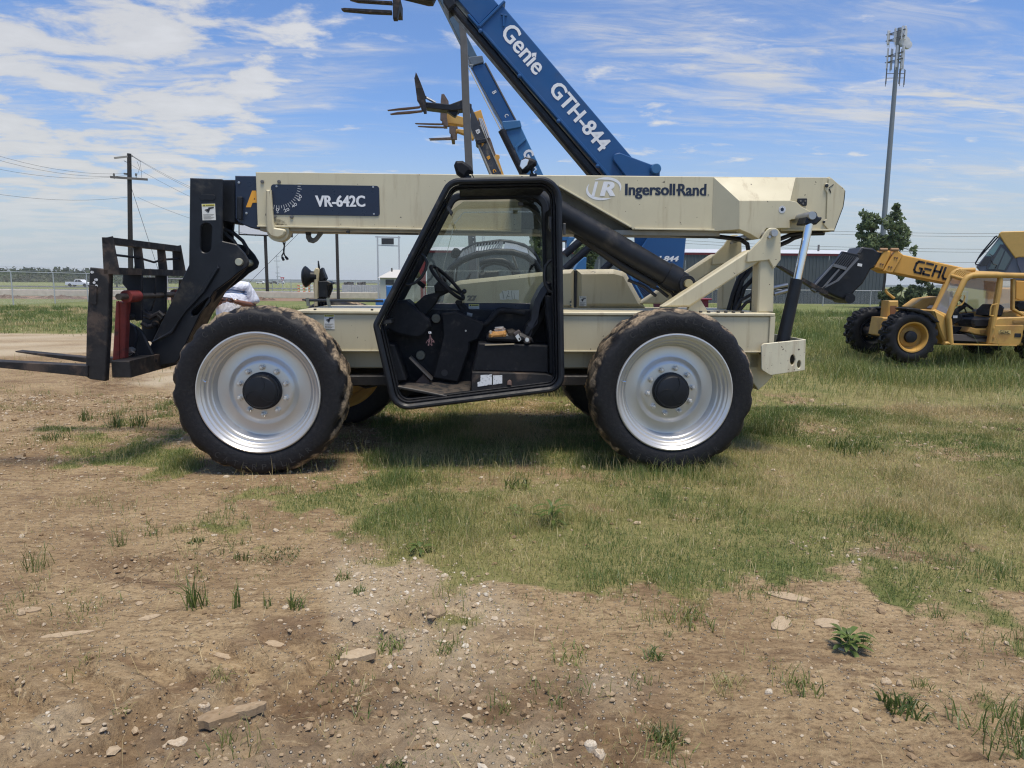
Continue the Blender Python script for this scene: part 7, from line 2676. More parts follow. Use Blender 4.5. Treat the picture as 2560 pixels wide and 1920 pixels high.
# cab
CG = 0.06
gcab = gpart('cab_sill', [(1345, 1262), (1380, 1290), (2140, 1300), (2138, 1318), (1300, 1300), (1310, 1270)], CG, CG + 0.14, YELLOW_OLD)
b = MB()
b.tube([FG.p3(*B6.one(*p), CG + 0.05) for p in ((1365, 1285), (1345, 1010), (1338, 980), (1400, 830), (1525, 560), (1560, 522), (1610, 500), (1700, 497), (1960, 498), (2330, 506))], 0.052, 14)
b.build('cab_frame', YELLOW_OLD, gcab)
b = MB()
b.prism(mg(B6, [(1935, 512), (1978, 512), (1970, 620), (1905, 980), (1850, 1290), (1805, 1290), (1850, 1000)], CG + 0.03), CG + 0.02, CG + 0.12, (), 0.02)
b.build('door_post', YELLOW_OLD, gcab)
gpart('cab_floor', [(1375, 1180), (1560, 1185), (1820, 1240), (1810, 1268), (1390, 1252)], CG + 0.2, 1.0, mat('grey_rubber_floor', (0.09, 0.085, 0.08), 0.8), gcab, 0.005)
gpart('cowl', [(1163, 908, 10), (1190, 898), (1330, 978), (1362, 1020), (1388, 1290), (1330, 1300), (1290, 1258), (1245, 1150), (1210, 1042)], CG + 0.08, 0.95, YELLOW_OLD, gcab, 0.03)
b = MB()
b.tube([FG.p3(*B6.one(*p), 0.55) for p in ((1168, 905), (1260, 740), (1372, 500), (1400, 468), (1450, 440), (1640, 436))], 0.045, 12)
b.tube([FG.p3(*B6.one(*p), 0.95) for p in ((1300, 600), (1180, 880))], 0.035, 10)
b.tube([FG.p3(*B6.one(1372, 502), 0.55), FG.p3(*B6.one(1525, 548), CG + 0.05)], 0.035, 10)
b.tube([FG.p3(*B6.one(1168, 905), 0.55), FG.p3(*B6.one(1335, 980), CG + 0.05)], 0.04, 10)
b.build('windscreen_frame', YELLOW_OLD, gcab)
b = MB()
for i in range(9):
    t = i / 8
    p0 = Vector(FG.p3(*B6.one(1372 + 60 * 0, 500), 0.55)).lerp(Vector(FG.p3(*B6.one(1530, 540), CG + 0.05)), t)
    p1 = Vector(FG.p3(*B6.one(1455, 440), 0.55)).lerp(Vector(FG.p3(*B6.one(1640, 490), CG + 0.05)), t)
    b = MB()
    b.bar(p0, p0.lerp(p1, 0.5) + Vector((0, 0, 0.045)), 0.03, 0.03)
    b.bar(p0.lerp(p1, 0.5) + Vector((0, 0, 0.045)), p1 + Vector((0, 0, 0.02)), 0.03, 0.03)
    b.build('roof_slat', YELLOW_OLD, gcab)
b = MB()
za = FG.p3(*B6.one(1640, 495), CG + 0.05)
zb_ = FG.p3(*B6.one(1640, 436), 0.55)
zc_ = FG.p3(*B6.one(2300, 506), CG + 0.05)
b.add([za, (zc_[0], za[1], zc_[2]), (zc_[0], zb_[1] + 0.5, zb_[2] - 0.02), (zb_[0] + 0.1, zb_[1] + 0.5, zb_[2])], [(0, 1, 2, 3)])
b.build('cab_roof', YELLOW_OLD, gcab, smooth=False)
b = MB()
b.sheet(mg(B6, [(1530, 590), (1600, 530), (2075, 530), (2085, 900), (1420, 925)], 1.0), 0.98)
b.build('far_window', GLASS_FAR, gcab, smooth=False)
b = MB()
w0 = [FG.p3(*B6.one(*p), d_) for p, d_ in (((1372, 508), 0.55), ((1522, 555), CG + 0.06), ((1336, 972), CG + 0.06), ((1172, 900), 0.55))]
b.add(w0, [(0, 1, 2, 3)])
b.build('windscreen', GLASS_FAR, gcab, smooth=False)
gpart('far_wall', [(1420, 925), (2000, 900), (1990, 1200), (1380, 1180)], 0.98, 1.0, YELLOW_OLD, gcab, 0.002)
gpart('dashboard', [(1370, 1000), (1400, 930), (1440, 905, 10), (1500, 960), (1516, 1012), (1370, 1085)], 0.30, 0.75, PLASTIC, gcab)
b = MB()
b.sheet(mg(B6, [(1395, 962), (1448, 962), (1446, 992), (1396, 992)], 0.29), 0.292)
b.build('dash_label', WHITE_PRINT, gcab, smooth=False)
gpart('front_console', [(1200, 880), (1240, 850), (1330, 880), (1350, 960), (1330, 970), (1205, 905)], 0.5, 0.85, mat('grey_plastic', (0.06, 0.062, 0.066), 0.5), gcab)
b = MB()
c0, c1 = Vector(FG.p3(*B6.one(1470, 780), 0.5)), Vector(FG.p3(*B6.one(1612, 885), 0.5))
cen = (c0 + c1) / 2
U = (c1 - c0).normalized()
V_ = Vector((0.2, 0.95, 0.2))
V_ = (V_ - U * V_.dot(U)).normalized()
R_ = (c1 - c0).length / 2
b.tube([cen + (U * math.cos(a) + V_ * math.sin(a)) * R_ for a in [i * 2 * math.pi / 28 for i in range(29)]], 0.018, 8, cap=False)
b.tube([cen, FG.p3(*B6.one(1420, 920), 0.5)], 0.05, 10)
b.tube([cen - U * R_, cen + U * R_], 0.012, 6)
b.build('steering_wheel', PLASTIC, gcab)
b = MB()
b.tube([FG.p3(*B6.one(1550, 935), 0.5), FG.p3(*B6.one(1525, 870), 0.5)], 0.012, 6)
b.ball(FG.p3(*B6.one(1525, 865), 0.5), 0.022, 8)
b.prism(mg(B6, [(1520, 960), (1640, 935), (1645, 990), (1530, 1025)], 0.6), 0.6, 0.9, (), 0.02)
b.build('control_lever', PLASTIC, gcab)
gpart('seat', [(1618, 1010, 10), (1640, 990, 10), (1845, 985), (1845, 1105), (1640, 1108, 10), (1618, 1060, 10)], 0.3, 0.8, SEAT_VINYL, gcab, 0.04)
gpart('seat_back', [(1815, 960), (1825, 905), (1895, 838, 20), (1960, 835, 20), (2000, 870, 14), (1975, 960), (1940, 985)], 0.35, 0.8, SEAT_VINYL, gcab, 0.04)
gpart('seat_pedestal', [(1600, 1095), (1660, 1110), (1835, 1110), (1830, 1200), (1655, 1185), (1560, 1150)], 0.3, 0.85, YELLOW_OLD, gcab)
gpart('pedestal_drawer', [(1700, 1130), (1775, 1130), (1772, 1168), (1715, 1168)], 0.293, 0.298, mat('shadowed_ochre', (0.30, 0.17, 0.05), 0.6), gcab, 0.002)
gpart('pedestal_base', [(1550, 1165), (1660, 1190), (1830, 1205), (1828, 1232), (1640, 1228), (1560, 1195)], 0.25, 0.9, BLACK, gcab, 0.01)
for pts, dd in (([(1520, 730), (1530, 745), (1515, 810), (1490, 840), (1445, 850), (1430, 830), (1490, 725)], 0.15), ([(1905, 832), (1845, 838), (1830, 870), (1818, 960), (1860, 968)], 0.03)):
    b = MB()
    b.tube([FG.p3(*B6.one(*p), dd) for p in pts], 0.014, 8)
    b.build('grab_handle', YELLOW_OLD, gcab)
rb = gpart('rear_body', [(1888, 1012), (1930, 985), (2340, 975), (2340, 1310), (2150, 1308), (1838, 1290)], CG + 0.04, 1.0, YELLOW_OLD)
gpart('tank_cover', [(1985, 930), (2090, 905), (2340, 930), (2340, 980), (1940, 985)], 0.4, 1.0, YELLOW_OLD, rb)
gpart('side_door', [(1884, 1078), (2208, 1075), (2196, 1240), (2150, 1306), (1842, 1286)], CG + 0.015, CG + 0.035, YELLOW_OLD, rb, 0.006)
gpart('side_pane', [(2085, 540), (2120, 540), (2110, 880), (2240, 960), (2210, 968), (2080, 895)], 0.12, 0.2, YELLOW_OLD, rb, 0.01)
gpart('rear_frame_panel', [(2120, 560), (2330, 570), (2330, 760), (2180, 790), (2118, 770)], 0.5, 0.55, YELLOW, rb, 0.01)
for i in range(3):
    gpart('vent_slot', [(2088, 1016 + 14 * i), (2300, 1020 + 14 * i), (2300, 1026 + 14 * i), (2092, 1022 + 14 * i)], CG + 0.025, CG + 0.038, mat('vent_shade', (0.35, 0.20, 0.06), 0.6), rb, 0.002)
gpart('black_socket', [(2106, 1166, 6), (2180, 1168, 6), (2178, 1214, 6), (2102, 1212, 6)], CG + 0.008, CG + 0.014, INK, rb, 0.002)
b = MB()
b.sheet(mg(B6, [(1920, 1128), (2062, 1134), (2060, 1174), (1920, 1168)], CG + 0.012), CG + 0.012)
sg = b.build('name_plate', mat('pale_yellow_plate', (0.62, 0.45, 0.16), 0.5), rb, smooth=False)
strokes(FG, B6, (1932, 1164), (24.5, 1.4), (4, -27), GEHL, CG + 0.011, 6).build('maker_lettering', INK, sg, smooth=False)
for zz in ((1100,), (1200,)):
    gpart('door_hinge', [(1862, zz[0]), (1880, zz[0]), (1876, zz[0] + 24), (1858, zz[0] + 24)], CG, CG + 0.014, YELLOW_OLD, rb, 0.002)
gpart('rear_lamp_guard', [(2128, 860, 10), (2160, 800, 10), (2230, 795), (2230, 900), (2150, 900)], 0.2, 0.4, PLASTIC, rb)

# ---------------- yellow crane cab behind it, cut by the frame
FY = Frame((12.0, 18.5, 0), math.radians(-33))
Y = thing('crane', 'yellow crane cab with blue tinted windows rising behind the ochre machine at right', 'crane', FY)


def ypart(name, pts, d0, d1, m, parent=None, ch=0.02):
    b = MB()
    b.prism(shape(FY, B6, pts, d0), d0, d1, (), ch)
    return b.build(name, m, parent or Y)


yc = ypart('cab_body', [(1940, 42), (1990, 120), (2130, 290), (2560, 330), (2560, 560), (1700, 560), (1690, 430), (1662, 398)], 0.05, 1.3, mat('grey_cab_paint', (0.13, 0.14, 0.165), 0.45))
ypart('cab_roof', [(1918, 22, 8), (1950, -6, 10), (2560, -20), (2560, 300), (2160, 290), (2110, 302), (1985, 128)], 0.0, 1.35, mat('pale_yellow_roof', (0.62, 0.38, 0.10), 0.5, var=0.05), yc)
ypart('cab_side_shade', [(2130, 295), (2200, 288), (2560, 330), (2560, 480), (2180, 470), (2140, 380)], 0.02, 0.05, mat('shaded_cab_paint', (0.11, 0.115, 0.15), 0.45), yc, 0.004)  # plate on the cab side with the shade put into its colour
TEAL = mat('blue_tinted_glass', (0.16, 0.30, 0.31), 0.08, spec=0.8)
DKGL = mat('dark_tinted_glass', (0.075, 0.115, 0.125), 0.08, spec=0.8)
ypart('front_window', [(1928, 82), (1975, 130), (1905, 240), (1830, 275), (1765, 275)], 0.044, 0.049, TEAL, yc, 0)
ypart('door_frame', [(1940, 140), (1985, 150), (2085, 300), (2010, 440), (1790, 440), (1775, 400)], 0.03, 0.049, mat('door_grey', (0.07, 0.075, 0.085), 0.45), yc, 0.004)
ypart('door_window', [(1950, 175), (1990, 205), (1890, 430), (1800, 428)], 0.022, 0.028, DKGL, yc, 0)
ypart('rear_window', [(2000, 215), (2065, 300), (1985, 440), (1910, 430)], 0.022, 0.028, DKGL, yc, 0)
ypart('lower_window', [(1760, 290), (1860, 285), (1790, 385), (1690, 395)], 0.040, 0.049, mat('dark_lower_glass', (0.04, 0.042, 0.05), 0.2), yc, 0)
b = MB()
for pts in ([(1905, 45), (1880, 55), (1745, 215), (1705, 270), (1652, 360), (1660, 378), (1700, 375)], [(1910, 60), (1745, 240), (1690, 300)]):
    b.tube([FY.p3(*B6.one(*p), -0.08) for p in pts], 0.018, 8)
b.build('hand_rail', BLACK, yc)
b = MB()
b.tube([FY.p3(*B6.one(*p), 0.0) for p in ((1830, 320), (1860, 370), (1900, 380), (1880, 420))], 0.012, 6)
b.tube([FY.p3(*B6.one(*p), 0.0) for p in ((1810, 250), (1870, 290))], 0.008, 6)
b.build('window_wiper', INK, yc)
b = MB()
x0_, x1_ = FY.side(2470, 700, 0)[0], FY.side(2700, 700, 0)[0]
b.box(x0_, x1_ + 2.0, 0.0, 2.4, 0.85, 1.55, 0.04)
b.build('carrier', YELLOW, Y)
for i in range(2):
    for d_ in (0.0, 1.95):
        plain_wheel(Y, x0_ + 0.5 + i * 2.4, 0.62, d_, 0.62, 0.42, RIM_OCHRE)
b = MB()
b.tube([(x0_ + 0.5, 0.3, 0.62), (x0_ + 0.5, 2.1, 0.62)], 0.1, 10)
b.tube([(x0_ + 2.9, 0.3, 0.62), (x0_ + 2.9, 2.1, 0.62)], 0.1, 10)
b.build('axle', BLACK_DULL, Y)

# ================================================================== far surroundings
def at(px, py, Y):
    r = ray_dir(px, py)
    return CAM_P + r * (Y / r.y)


# ---- the man behind the front wheel
def skinned(name, joints, bones, m, parent, sub=2):
    """one continuous body grown round a skeleton: joints (x, y, z, rx, ry)"""
    me = bpy.data.meshes.new(name)
    me.from_pydata([j[:3] for j in joints], bones, [])
    o = bpy.data.objects.new(name, me)
    COL.objects.link(o)
    md = o.modifiers.new('skin', 'SKIN')
    md.use_smooth_shade = True
    for i, j in enumerate(joints):
        sv = me.skin_vertices[0].data[i]
        sv.radius = (j[3], j[4] if len(j) > 4 else j[3])
        sv.use_root = (i == 0)
    s = o.modifiers.new('smooth', 'SUBSURF')
    s.levels = s.render_levels = sub
    dg = bpy.context.evaluated_depsgraph_get()
    dg.update()
    em = bpy.data.meshes.new_from_object(o.evaluated_get(dg))
    bpy.data.objects.remove(o)
    em.name = name
    em.materials.clear()
    em.materials.append(m)
    em.shade_smooth()
    return link(name, em, parent)


def shirt_mat():
    m = bpy.data.materials.new('white_polo_cloth')
    m.use_nodes = True
    t = m.node_tree
    g = NT(t)
    b = t.nodes['Principled BSDF']
    b.inputs['Roughness'].default_value = 0.85
    co = g.n('ShaderNodeTexCoord').outputs['Object']
    sp = g.n('ShaderNodeSeparateXYZ', ins={0: co})
    z = sp.outputs[2]
    ax = g.math('ABSOLUTE', sp.outputs[0])
    zz = g.math('ADD', z, g.math('MULTIPLY', ax, 0.16))
    on_chest = g.smooth(ax, 0.205, 0.20)
    s1 = g.smooth(g.math('ABSOLUTE', g.math('SUBTRACT', zz, 1.425)), 0.011, 0.009)
    s2 = g.smooth(g.math('ABSOLUTE', g.math('SUBTRACT', zz, 1.392)), 0.008, 0.006)
    k = g.math('MULTIPLY', g.math('MAXIMUM', s1, s2), on_chest)
    c = g.mix(k, (0.72, 0.74, 0.80), (0.13, 0.20, 0.34))
    t.links.new(c, b.inputs['Base Color'])
    bp = g.n('ShaderNodeBump', ins={'Strength': 0.8, 'Distance': 0.05, 'Height': g.noise(g.n('ShaderNodeMapping', ins={'Vector': co, 'Scale': (1.3, 1.3, 0.6)}).outputs[0], 9, 4, 0.55, 1.2)})
    t.links.new(bp.outputs[0], b.inputs['Normal'])
    return m


SKIN = mat('brown_skin', (0.20, 0.088, 0.052), 0.55, var=0.08, scale=14)
MX = at(582, 760, 10.1).x
man = thing('person', 'man in white polo with blue chest stripes using a phone behind the front wheel', 'person', loc=(MX, 10.1, 0), yaw=math.radians(14))
J = [(0, 0.0, 1.00, .17, .13), (0, 0, 1.18, .19, .15), (0, 0, 1.36, .17, .12), (0, 0, 1.48, .11, .085), (0, -0.01, 1.55, .055), (0, -0.025, 1.62, .05), (0, -0.04, 1.70, .075, .088), (0, -0.03, 1.79, .07, .085),
     (.19, 0, 1.455, .065), (.275, 0.02, 1.20, .052), (.17, -0.20, 1.235, .042), (.06, -0.31, 1.275, .030),
     (-.19, 0, 1.455, .065), (-.275, 0.02, 1.20, .052), (-.20, -0.20, 1.225, .042), (-.105, -0.31, 1.265, .030),
     (.10, 0, 0.90, .10), (.11, -0.01, 0.5, .065), (.11, 0.02, 0.09, .042), (.115, -0.10, 0.045, .045), (.115, -0.17, 0.035, .035),
     (-.10, 0, 0.90, .10), (-.11, -0.01, 0.5, .065), (-.11, 0.02, 0.09, .042), (-.115, -0.10, 0.045, .045), (-.115, -0.17, 0.035, .035)]
BN = [(0, 1), (1, 2), (2, 3), (3, 4), (4, 5), (5, 6), (6, 7), (3, 8), (8, 9), (9, 10), (10, 11), (3, 12), (12, 13), (13, 14), (14, 15), (0, 16), (16, 17), (17, 18), (18, 19), (19, 20), (0, 21), (21, 22), (22, 23), (23, 24), (24, 25)]
skinned('body', J, BN, SKIN, man)
SJ = [(0, 0.0, 0.93, .235, .19), (0, -0.03, 1.10, .25, .215), (0, -0.02, 1.26, .245, .19), (0, 0, 1.40, .22, .15), (0, 0.0, 1.49, .13, .10), (0, -0.01, 1.545, .078, .075),
      (.18, 0, 1.45, .105), (.27, 0.015, 1.28, .098), (.285, 0.0, 1.215, .11),
      (-.18, 0, 1.45, .105), (-.27, 0.015, 1.28, .098), (-.285, 0.0, 1.215, .11)]
SB = [(0, 1), (1, 2), (2, 3), (3, 4), (4, 5), (4, 6), (6, 7), (7, 8), (4, 9), (9, 10), (10, 11)]
skinned('polo_shirt', SJ, SB, shirt_mat(), man)
b = MB()
for s in (-1, 1):
    b.add([(0.0, -0.150, 1.475), (s * 0.085, -0.115, 1.462), (s * 0.095, -0.06, 1.545), (s * 0.075, -0.03, 1.585), (s * 0.03, -0.085, 1.55)], [(0, 1, 2, 4), (4, 2, 3)])
b.build('shirt_collar', mat('white_collar', (0.70, 0.72, 0.79), 0.8), man, smooth=False)
TJ = [(0, 0, 0.98, .18, .15), (0, 0, 0.90, .17, .14), (.11, 0, 0.80, .125), (.115, -0.01, 0.5, .10), (.115, 0.02, 0.10, .085), (-.11, 0, 0.80, .125), (-.115, -0.01, 0.5, .10), (-.115, 0.02, 0.10, .085)]
skinned('trousers', TJ, [(0, 1), (1, 2), (2, 3), (3, 4), (1, 5), (5, 6), (6, 7)], mat('dark_trousers', (0.03, 0.033, 0.045), 0.85, var=0.1), man)
for s in (-1, 1):
    b = MB()
    b.ball((s * .115, -0.06, 0.05), 0.075, 12, sq=(0.75, 1.9, 0.72))
    b.build('shoe', mat('brown_leather', (0.06, 0.035, 0.02), 0.6), man)
b = MB()
b.ball((0, -0.015, 1.775), 0.098, 14, sq=(0.86, 1.0, 0.78))
b.build('hair', mat('dark_hair', (0.012, 0.010, 0.009), 0.7), man)
b = MB()
for s in (-1, 1):
    b.ball((s * 0.031, -0.118, 1.722), 0.011, 8)
b.build('eye', mat('eye_white', (0.5, 0.48, 0.45), 0.3), man)
b = MB()
b.add([(-0.012, -0.115, 1.715), (0.012, -0.115, 1.715), (0.018, -0.118, 1.672), (-0.018, -0.118, 1.672), (0, -0.142, 1.682)], [(0, 1, 4), (1, 2, 4), (2, 3, 4), (3, 0, 4)])
b.tube([(-0.026, -0.116, 1.650), (0, -0.122, 1.648), (0.026, -0.116, 1.650)], 0.006, 6)
for s in (-1, 1):
    b.ball((s * 0.083, -0.03, 1.705), 0.028, 8, sq=(0.4, 0.8, 1.1))
b.build('face', SKIN, man)
# hands: palm, four bent fingers and a thumb each, closed about the phone
for s, hx, tilt in ((1, 0.045, 0.0), (-1, -0.09, 0.0)):
    c = Vector((hx, -0.335, 1.28))
    J2 = [(c.x + s * 0.018, c.y + 0.028, c.z - 0.012, .024, .03), (c.x, c.y, c.z - 0.012, .036, .018), (c.x - s * 0.02, c.y - 0.03, c.z - 0.012, .038, .016)]
    B2 = [(0, 1), (1, 2)]
    for i in range(4):
        o_ = -0.026 + i * 0.0175
        l = (0.028, 0.033, 0.031, 0.024)[i]
        k = len(J2)
        J2 += [(c.x - s * 0.028, c.y - 0.035 + o_, c.z - 0.012, .009), (c.x - s * (0.034 + l), c.y - 0.045 + o_, c.z - 0.006, .0085), (c.x - s * (0.036 + l * 1.35), c.y - 0.045 + o_, c.z + 0.016, .0075), (c.x - s * (0.020 + l * 1.1), c.y - 0.045 + o_, c.z + 0.028, .007)]
        B2 += [(2, k), (k, k + 1), (k + 1, k + 2), (k + 2, k + 3)]
    k = len(J2)
    J2 += [(c.x + s * 0.012, c.y - 0.032, c.z + 0.006, .012), (c.x - s * 0.002, c.y - 0.058, c.z + 0.022, .0105), (c.x - s * 0.026, c.y - 0.062, c.z + 0.030, .008)]
    B2 += [(1, k), (k, k + 1), (k + 1, k + 2)]
    skinned('hand', J2, B2, SKIN, man, 1)
b = MB()
b.lathe([(0.036, -0.012), (0.040, -0.008), (0.040, 0.008), (0.036, 0.012)], 0, 0, 18, axis='x')
wt = b.build('wrist_watch', mat('gold_watch', (0.45, 0.38, 0.26), 0.3, metal=0.7), man)
wt.location = (0.085, -0.285, 1.265)
wt.rotation_euler = (0, 0, math.radians(-50))
b = MB()
b.prism(rounded([(-0.075, -0.036, 0.01), (0.075, -0.036, 0.01), (0.075, 0.036, 0.01), (-0.075, 0.036, 0.01)]), 0, 0.009, (), 0.002, axis='z')
ph = b.build('mobile_phone', mat('dark_phone', (0.03, 0.018, 0.016), 0.3))
ph.matrix_world = man.matrix_world @ Matrix.Translation((-0.03, -0.375, 1.30)) @ Matrix.Rotation(math.radians(35), 4, 'X') @ Matrix.Rotation(math.radians(-12), 4, 'Z')
tag(ph, 'dark mobile phone held in both hands by the man in white', 'phone')


# ---- distant land
def ridge(name, y0, x0, x1, hfun, m, n=160, depth=80):
    v, f = [], []
    for i in range(n + 1):
        x = x0 + (x1 - x0) * i / n
        h = hfun(x)
        v += [(x, y0, -3), (x, y0 + depth * 0.35, h * 0.75), (x, y0 + depth, h), (x, y0 + depth * 2.2, -3)]
    for i in range(n):
        for k in range(3):
            a = i * 4 + k
            f.append((a, a + 1, a + 5, a + 4))
    b = MB()
    b.add(v, f)
    o = b.build(name, m, smooth=True, angle=180)
    return tag(o, kind='structure')


def hn(x, s, seed):
    return float(fbm(np.array([x / s]), np.array([seed * 3.7]), 4, seed)[0])


ridge('hills', 1500, -3000, 2600, lambda x: max(2.0, 4 + 9 * (hn(x, 420, 3) - 0.35) + 14 * float(sstep(np.array([-x]), 700, 1000)[0])), mat('far_wooded_slopes', (0.080, 0.105, 0.085), 0.95, var=0.3, scale=0.03), 240, 200)  # grey-green tone of the far slopes holds some distance haze in the colour
ridge('hills', 700, -1500, -150, lambda x: max(0.2, 5.5 * sstep(np.array([-x]), 200, 420)[0] + 6 * (hn(x, 90, 8) - 0.5)), mat('scrub_slopes', (0.070, 0.085, 0.045), 0.95, var=0.4, scale=0.08), 200, 90)


# foliage: many small leaf faces
def leaf_mat(name, c0, c1):
    m = bpy.data.materials.new(name)
    m.use_nodes = True
    t = m.node_tree
    t.nodes.clear()
    g = NT(t)
    tone = g.n('ShaderNodeAttribute', attribute_name='tone').outputs['Fac']
    c = g.mix(tone, c0, c1)
    d = g.n('ShaderNodeBsdfDiffuse', ins={'Color': c})
    tr = g.n('ShaderNodeBsdfTranslucent', ins={'Color': c})
    mx = g.n('ShaderNodeMixShader', ins={0: 0.3, 1: d.outputs[0], 2: tr.outputs[0]})
    out = g.n('ShaderNodeOutputMaterial')
    t.links.new(mx.outputs[0], out.inputs[0])
    return m


LEAF = leaf_mat('tree_leaves', (0.095, 0.135, 0.068), (0.210, 0.255, 0.125))
SCRUB = leaf_mat('scrub_leaves', (0.055, 0.072, 0.038), (0.110, 0.130, 0.065))
CEDAR = leaf_mat('cedar_leaves', (0.060, 0.085, 0.046), (0.130, 0.160, 0.085))


def foliage(name, blobs, n, size, m, parent=None, rng=None, droop=0.0):
    rng = rng or np.random.default_rng(len(blobs) * 17 + n)
    w = np.array([r * r for *_, r in blobs])
    k = rng.choice(len(blobs), n, p=w / w.sum())
    c = np.array([b[:3] for b in blobs])[k]
    r = np.array([b[3] for b in blobs])[k]
    d = rng.normal(size=(n, 3))
    d /= np.linalg.norm(d, axis=1)[:, None]
    rad = r * rng.uniform(0.35, 1.08, n) ** 0.6
    p = c + d * rad[:, None]
    # clump them so that gaps open
    keep = np.sin(p[:, 0] * 5.1 / np.median(r) + 1.3) + np.sin(p[:, 2] * 5.7 / np.median(r)) + np.sin(p[:, 1] * 4.9 / np.median(r) + 0.5) > -0.8
    p, d = p[keep], d[keep]
    n = len(p)
    a = rng.normal(size=(n, 3))
    a /= np.linalg.norm(a, axis=1)[:, None]
    b = np.cross(a, rng.normal(size=(n, 3)))
    b /= np.linalg.norm(b, axis=1)[:, None]
    s = size * rng.uniform(0.6, 1.3, n)[:, None]
    co = np.stack([p - a * s, p + b * s * 0.55, p + a * s, p - b * s * 0.55], 1).reshape(-1, 3)
    me = raw_mesh(name, co, np.arange(n * 4).reshape(-1, 4), 4, False)
    attr(me, 'tone', np.repeat(rng.uniform(0, 1, n), 4))
    me.materials.append(m)
    return link(name, me, parent)


BARK = mat('bark', (0.085, 0.065, 0.05), 0.9, var=0.25, scale=3)


def tree(name, label, base, blobs, n, size, m, trunk, group=None, cat='tree'):
    root = thing(name, label, cat, group=group, loc=base)
    foliage('crown', blobs, n, size, m, root)
    b = MB()
    for pts, r in trunk:
        b.tube(pts, r, 8)
    b.build('trunk', BARK, root)
    return root


# the tree in front of the grey shed, with two lobes
tY = 52.0
tb = at(2203, 752, tY)
tb.z = 0
def rel(px, py, dy=0.0):
    p = at(px, py, tY + dy)
    return (p.x - tb.x, dy, p.z)
pxm = tY / F_PX
blobs = [(*rel(2178, 555), 22 * pxm), (*rel(2165, 580, 0.4), 22 * pxm), (*rel(2180, 610, -0.3), 28 * pxm), (*rel(2160, 622, 0.6), 16 * pxm), (*rel(2238, 535, 0.3), 15 * pxm), (*rel(2240, 560), 22 * pxm), (*rel(2244, 590, -0.5), 26 * pxm),
         (*rel(2228, 615, 0.5), 28 * pxm), (*rel(2205, 630), 26 * pxm), (*rel(2282, 627, 0.2), 8 * pxm), (*rel(2262, 606), 12 * pxm), (*rel(2220, 660, -0.3), 18 * pxm), (*rel(2250, 690, 0.3), 9 * pxm), (*rel(2232, 672, 0.3), 10 * pxm), (*rel(2240, 518, 0.1), 8 * pxm)]
trng = random.Random(4)
blobs += [(b[0] + trng.uniform(-1, 1) * b[3] * 1.15, b[1] + trng.uniform(-1, 1) * b[3], b[2] + trng.uniform(-1, 1) * b[3] * 1.15, b[3] * trng.uniform(0.3, 0.55)) for b in blobs for _ in range(3)]
tree('broadleaf_tree', 'young broadleaf tree with two upright lobes in front of the mast base', tb, blobs, 7500, 0.15, LEAF,
     [([(0, 0, 0), rel(2212, 700), rel(2216, 650), rel(2238, 560)], [0.10, 0.09, 0.07, 0.03]), ([rel(2215, 665), rel(2190, 620), rel(2176, 565)], [0.06, 0.045, 0.02]), ([rel(2216, 650), rel(2260, 620), rel(2280, 628)], [0.04, 0.03, 0.015])])
# bushes at the foot of the shed
for i, (px, py, w, h, lab) in enumerate(((2210, 762, 40, 42, 'dark green bush at the end of the grey shed, leftmost in its clump'), (2248, 758, 40, 56, 'dark bush in the clump between shed and ochre machine, second from the shed'), (2286, 752, 30, 70, 'pointed cedar bush, tallest of the clump beside the grey shed'), (2322, 752, 26, 62, 'narrow green bush right of the pointed cedar'), (2365, 756, 40, 36, 'low bush half hidden behind the ochre cab'))):
    b0 = at(px, 775, 48 + i)
    b0.z = 0
    pm = (48 + i) / F_PX
    rr = random.Random(i)
    bl = []
    for k in range(8):
        t = rr.random()
        bl.append((rr.uniform(-1, 1) * w * pm * (1.05 - 0.75 * t), rr.uniform(-0.6, 0.6), pm * (4 + t * h * 0.95), pm * (8 + 8 * (1 - t))))
    tree('cedar_bush' if i in (2, 3) else 'bush', lab, b0, bl, 1900, 0.15, CEDAR, [([(0, 0, 0), (0.05, 0, h * pm * 0.8)], [0.07, 0.02])], group='bushes beside the grey shed', cat='bush')
# tree behind the booms, glimpsed under the cream boom and through the cab
for lab, px, py, rpx, Y_ in (('bushy tree glimpsed through the cab window beside the raised booms', 1352, 600, 34, 40), ('leafy tree glimpsed under the cream boom beside the grey shed', 1462, 640, 30, 46)):
    b0 = at(px, 770, Y_)
    b0.z = 0
    pm = Y_ / F_PX
    zc = at(px, py, Y_).z
    bl = [(random.uniform(-1, 1) * rpx * pm * 0.6, random.uniform(-.6, .6), zc + random.uniform(-1.5, 1) * rpx * pm * 0.9, rpx * pm * random.uniform(.4, .62)) for _ in range(9)]
    tree('broadleaf_tree', lab, b0, bl, 2600, 0.15, LEAF, [([(0, 0, 0), (0.1, 0, zc)], [0.12, 0.05])], group='trees behind the parked machines')

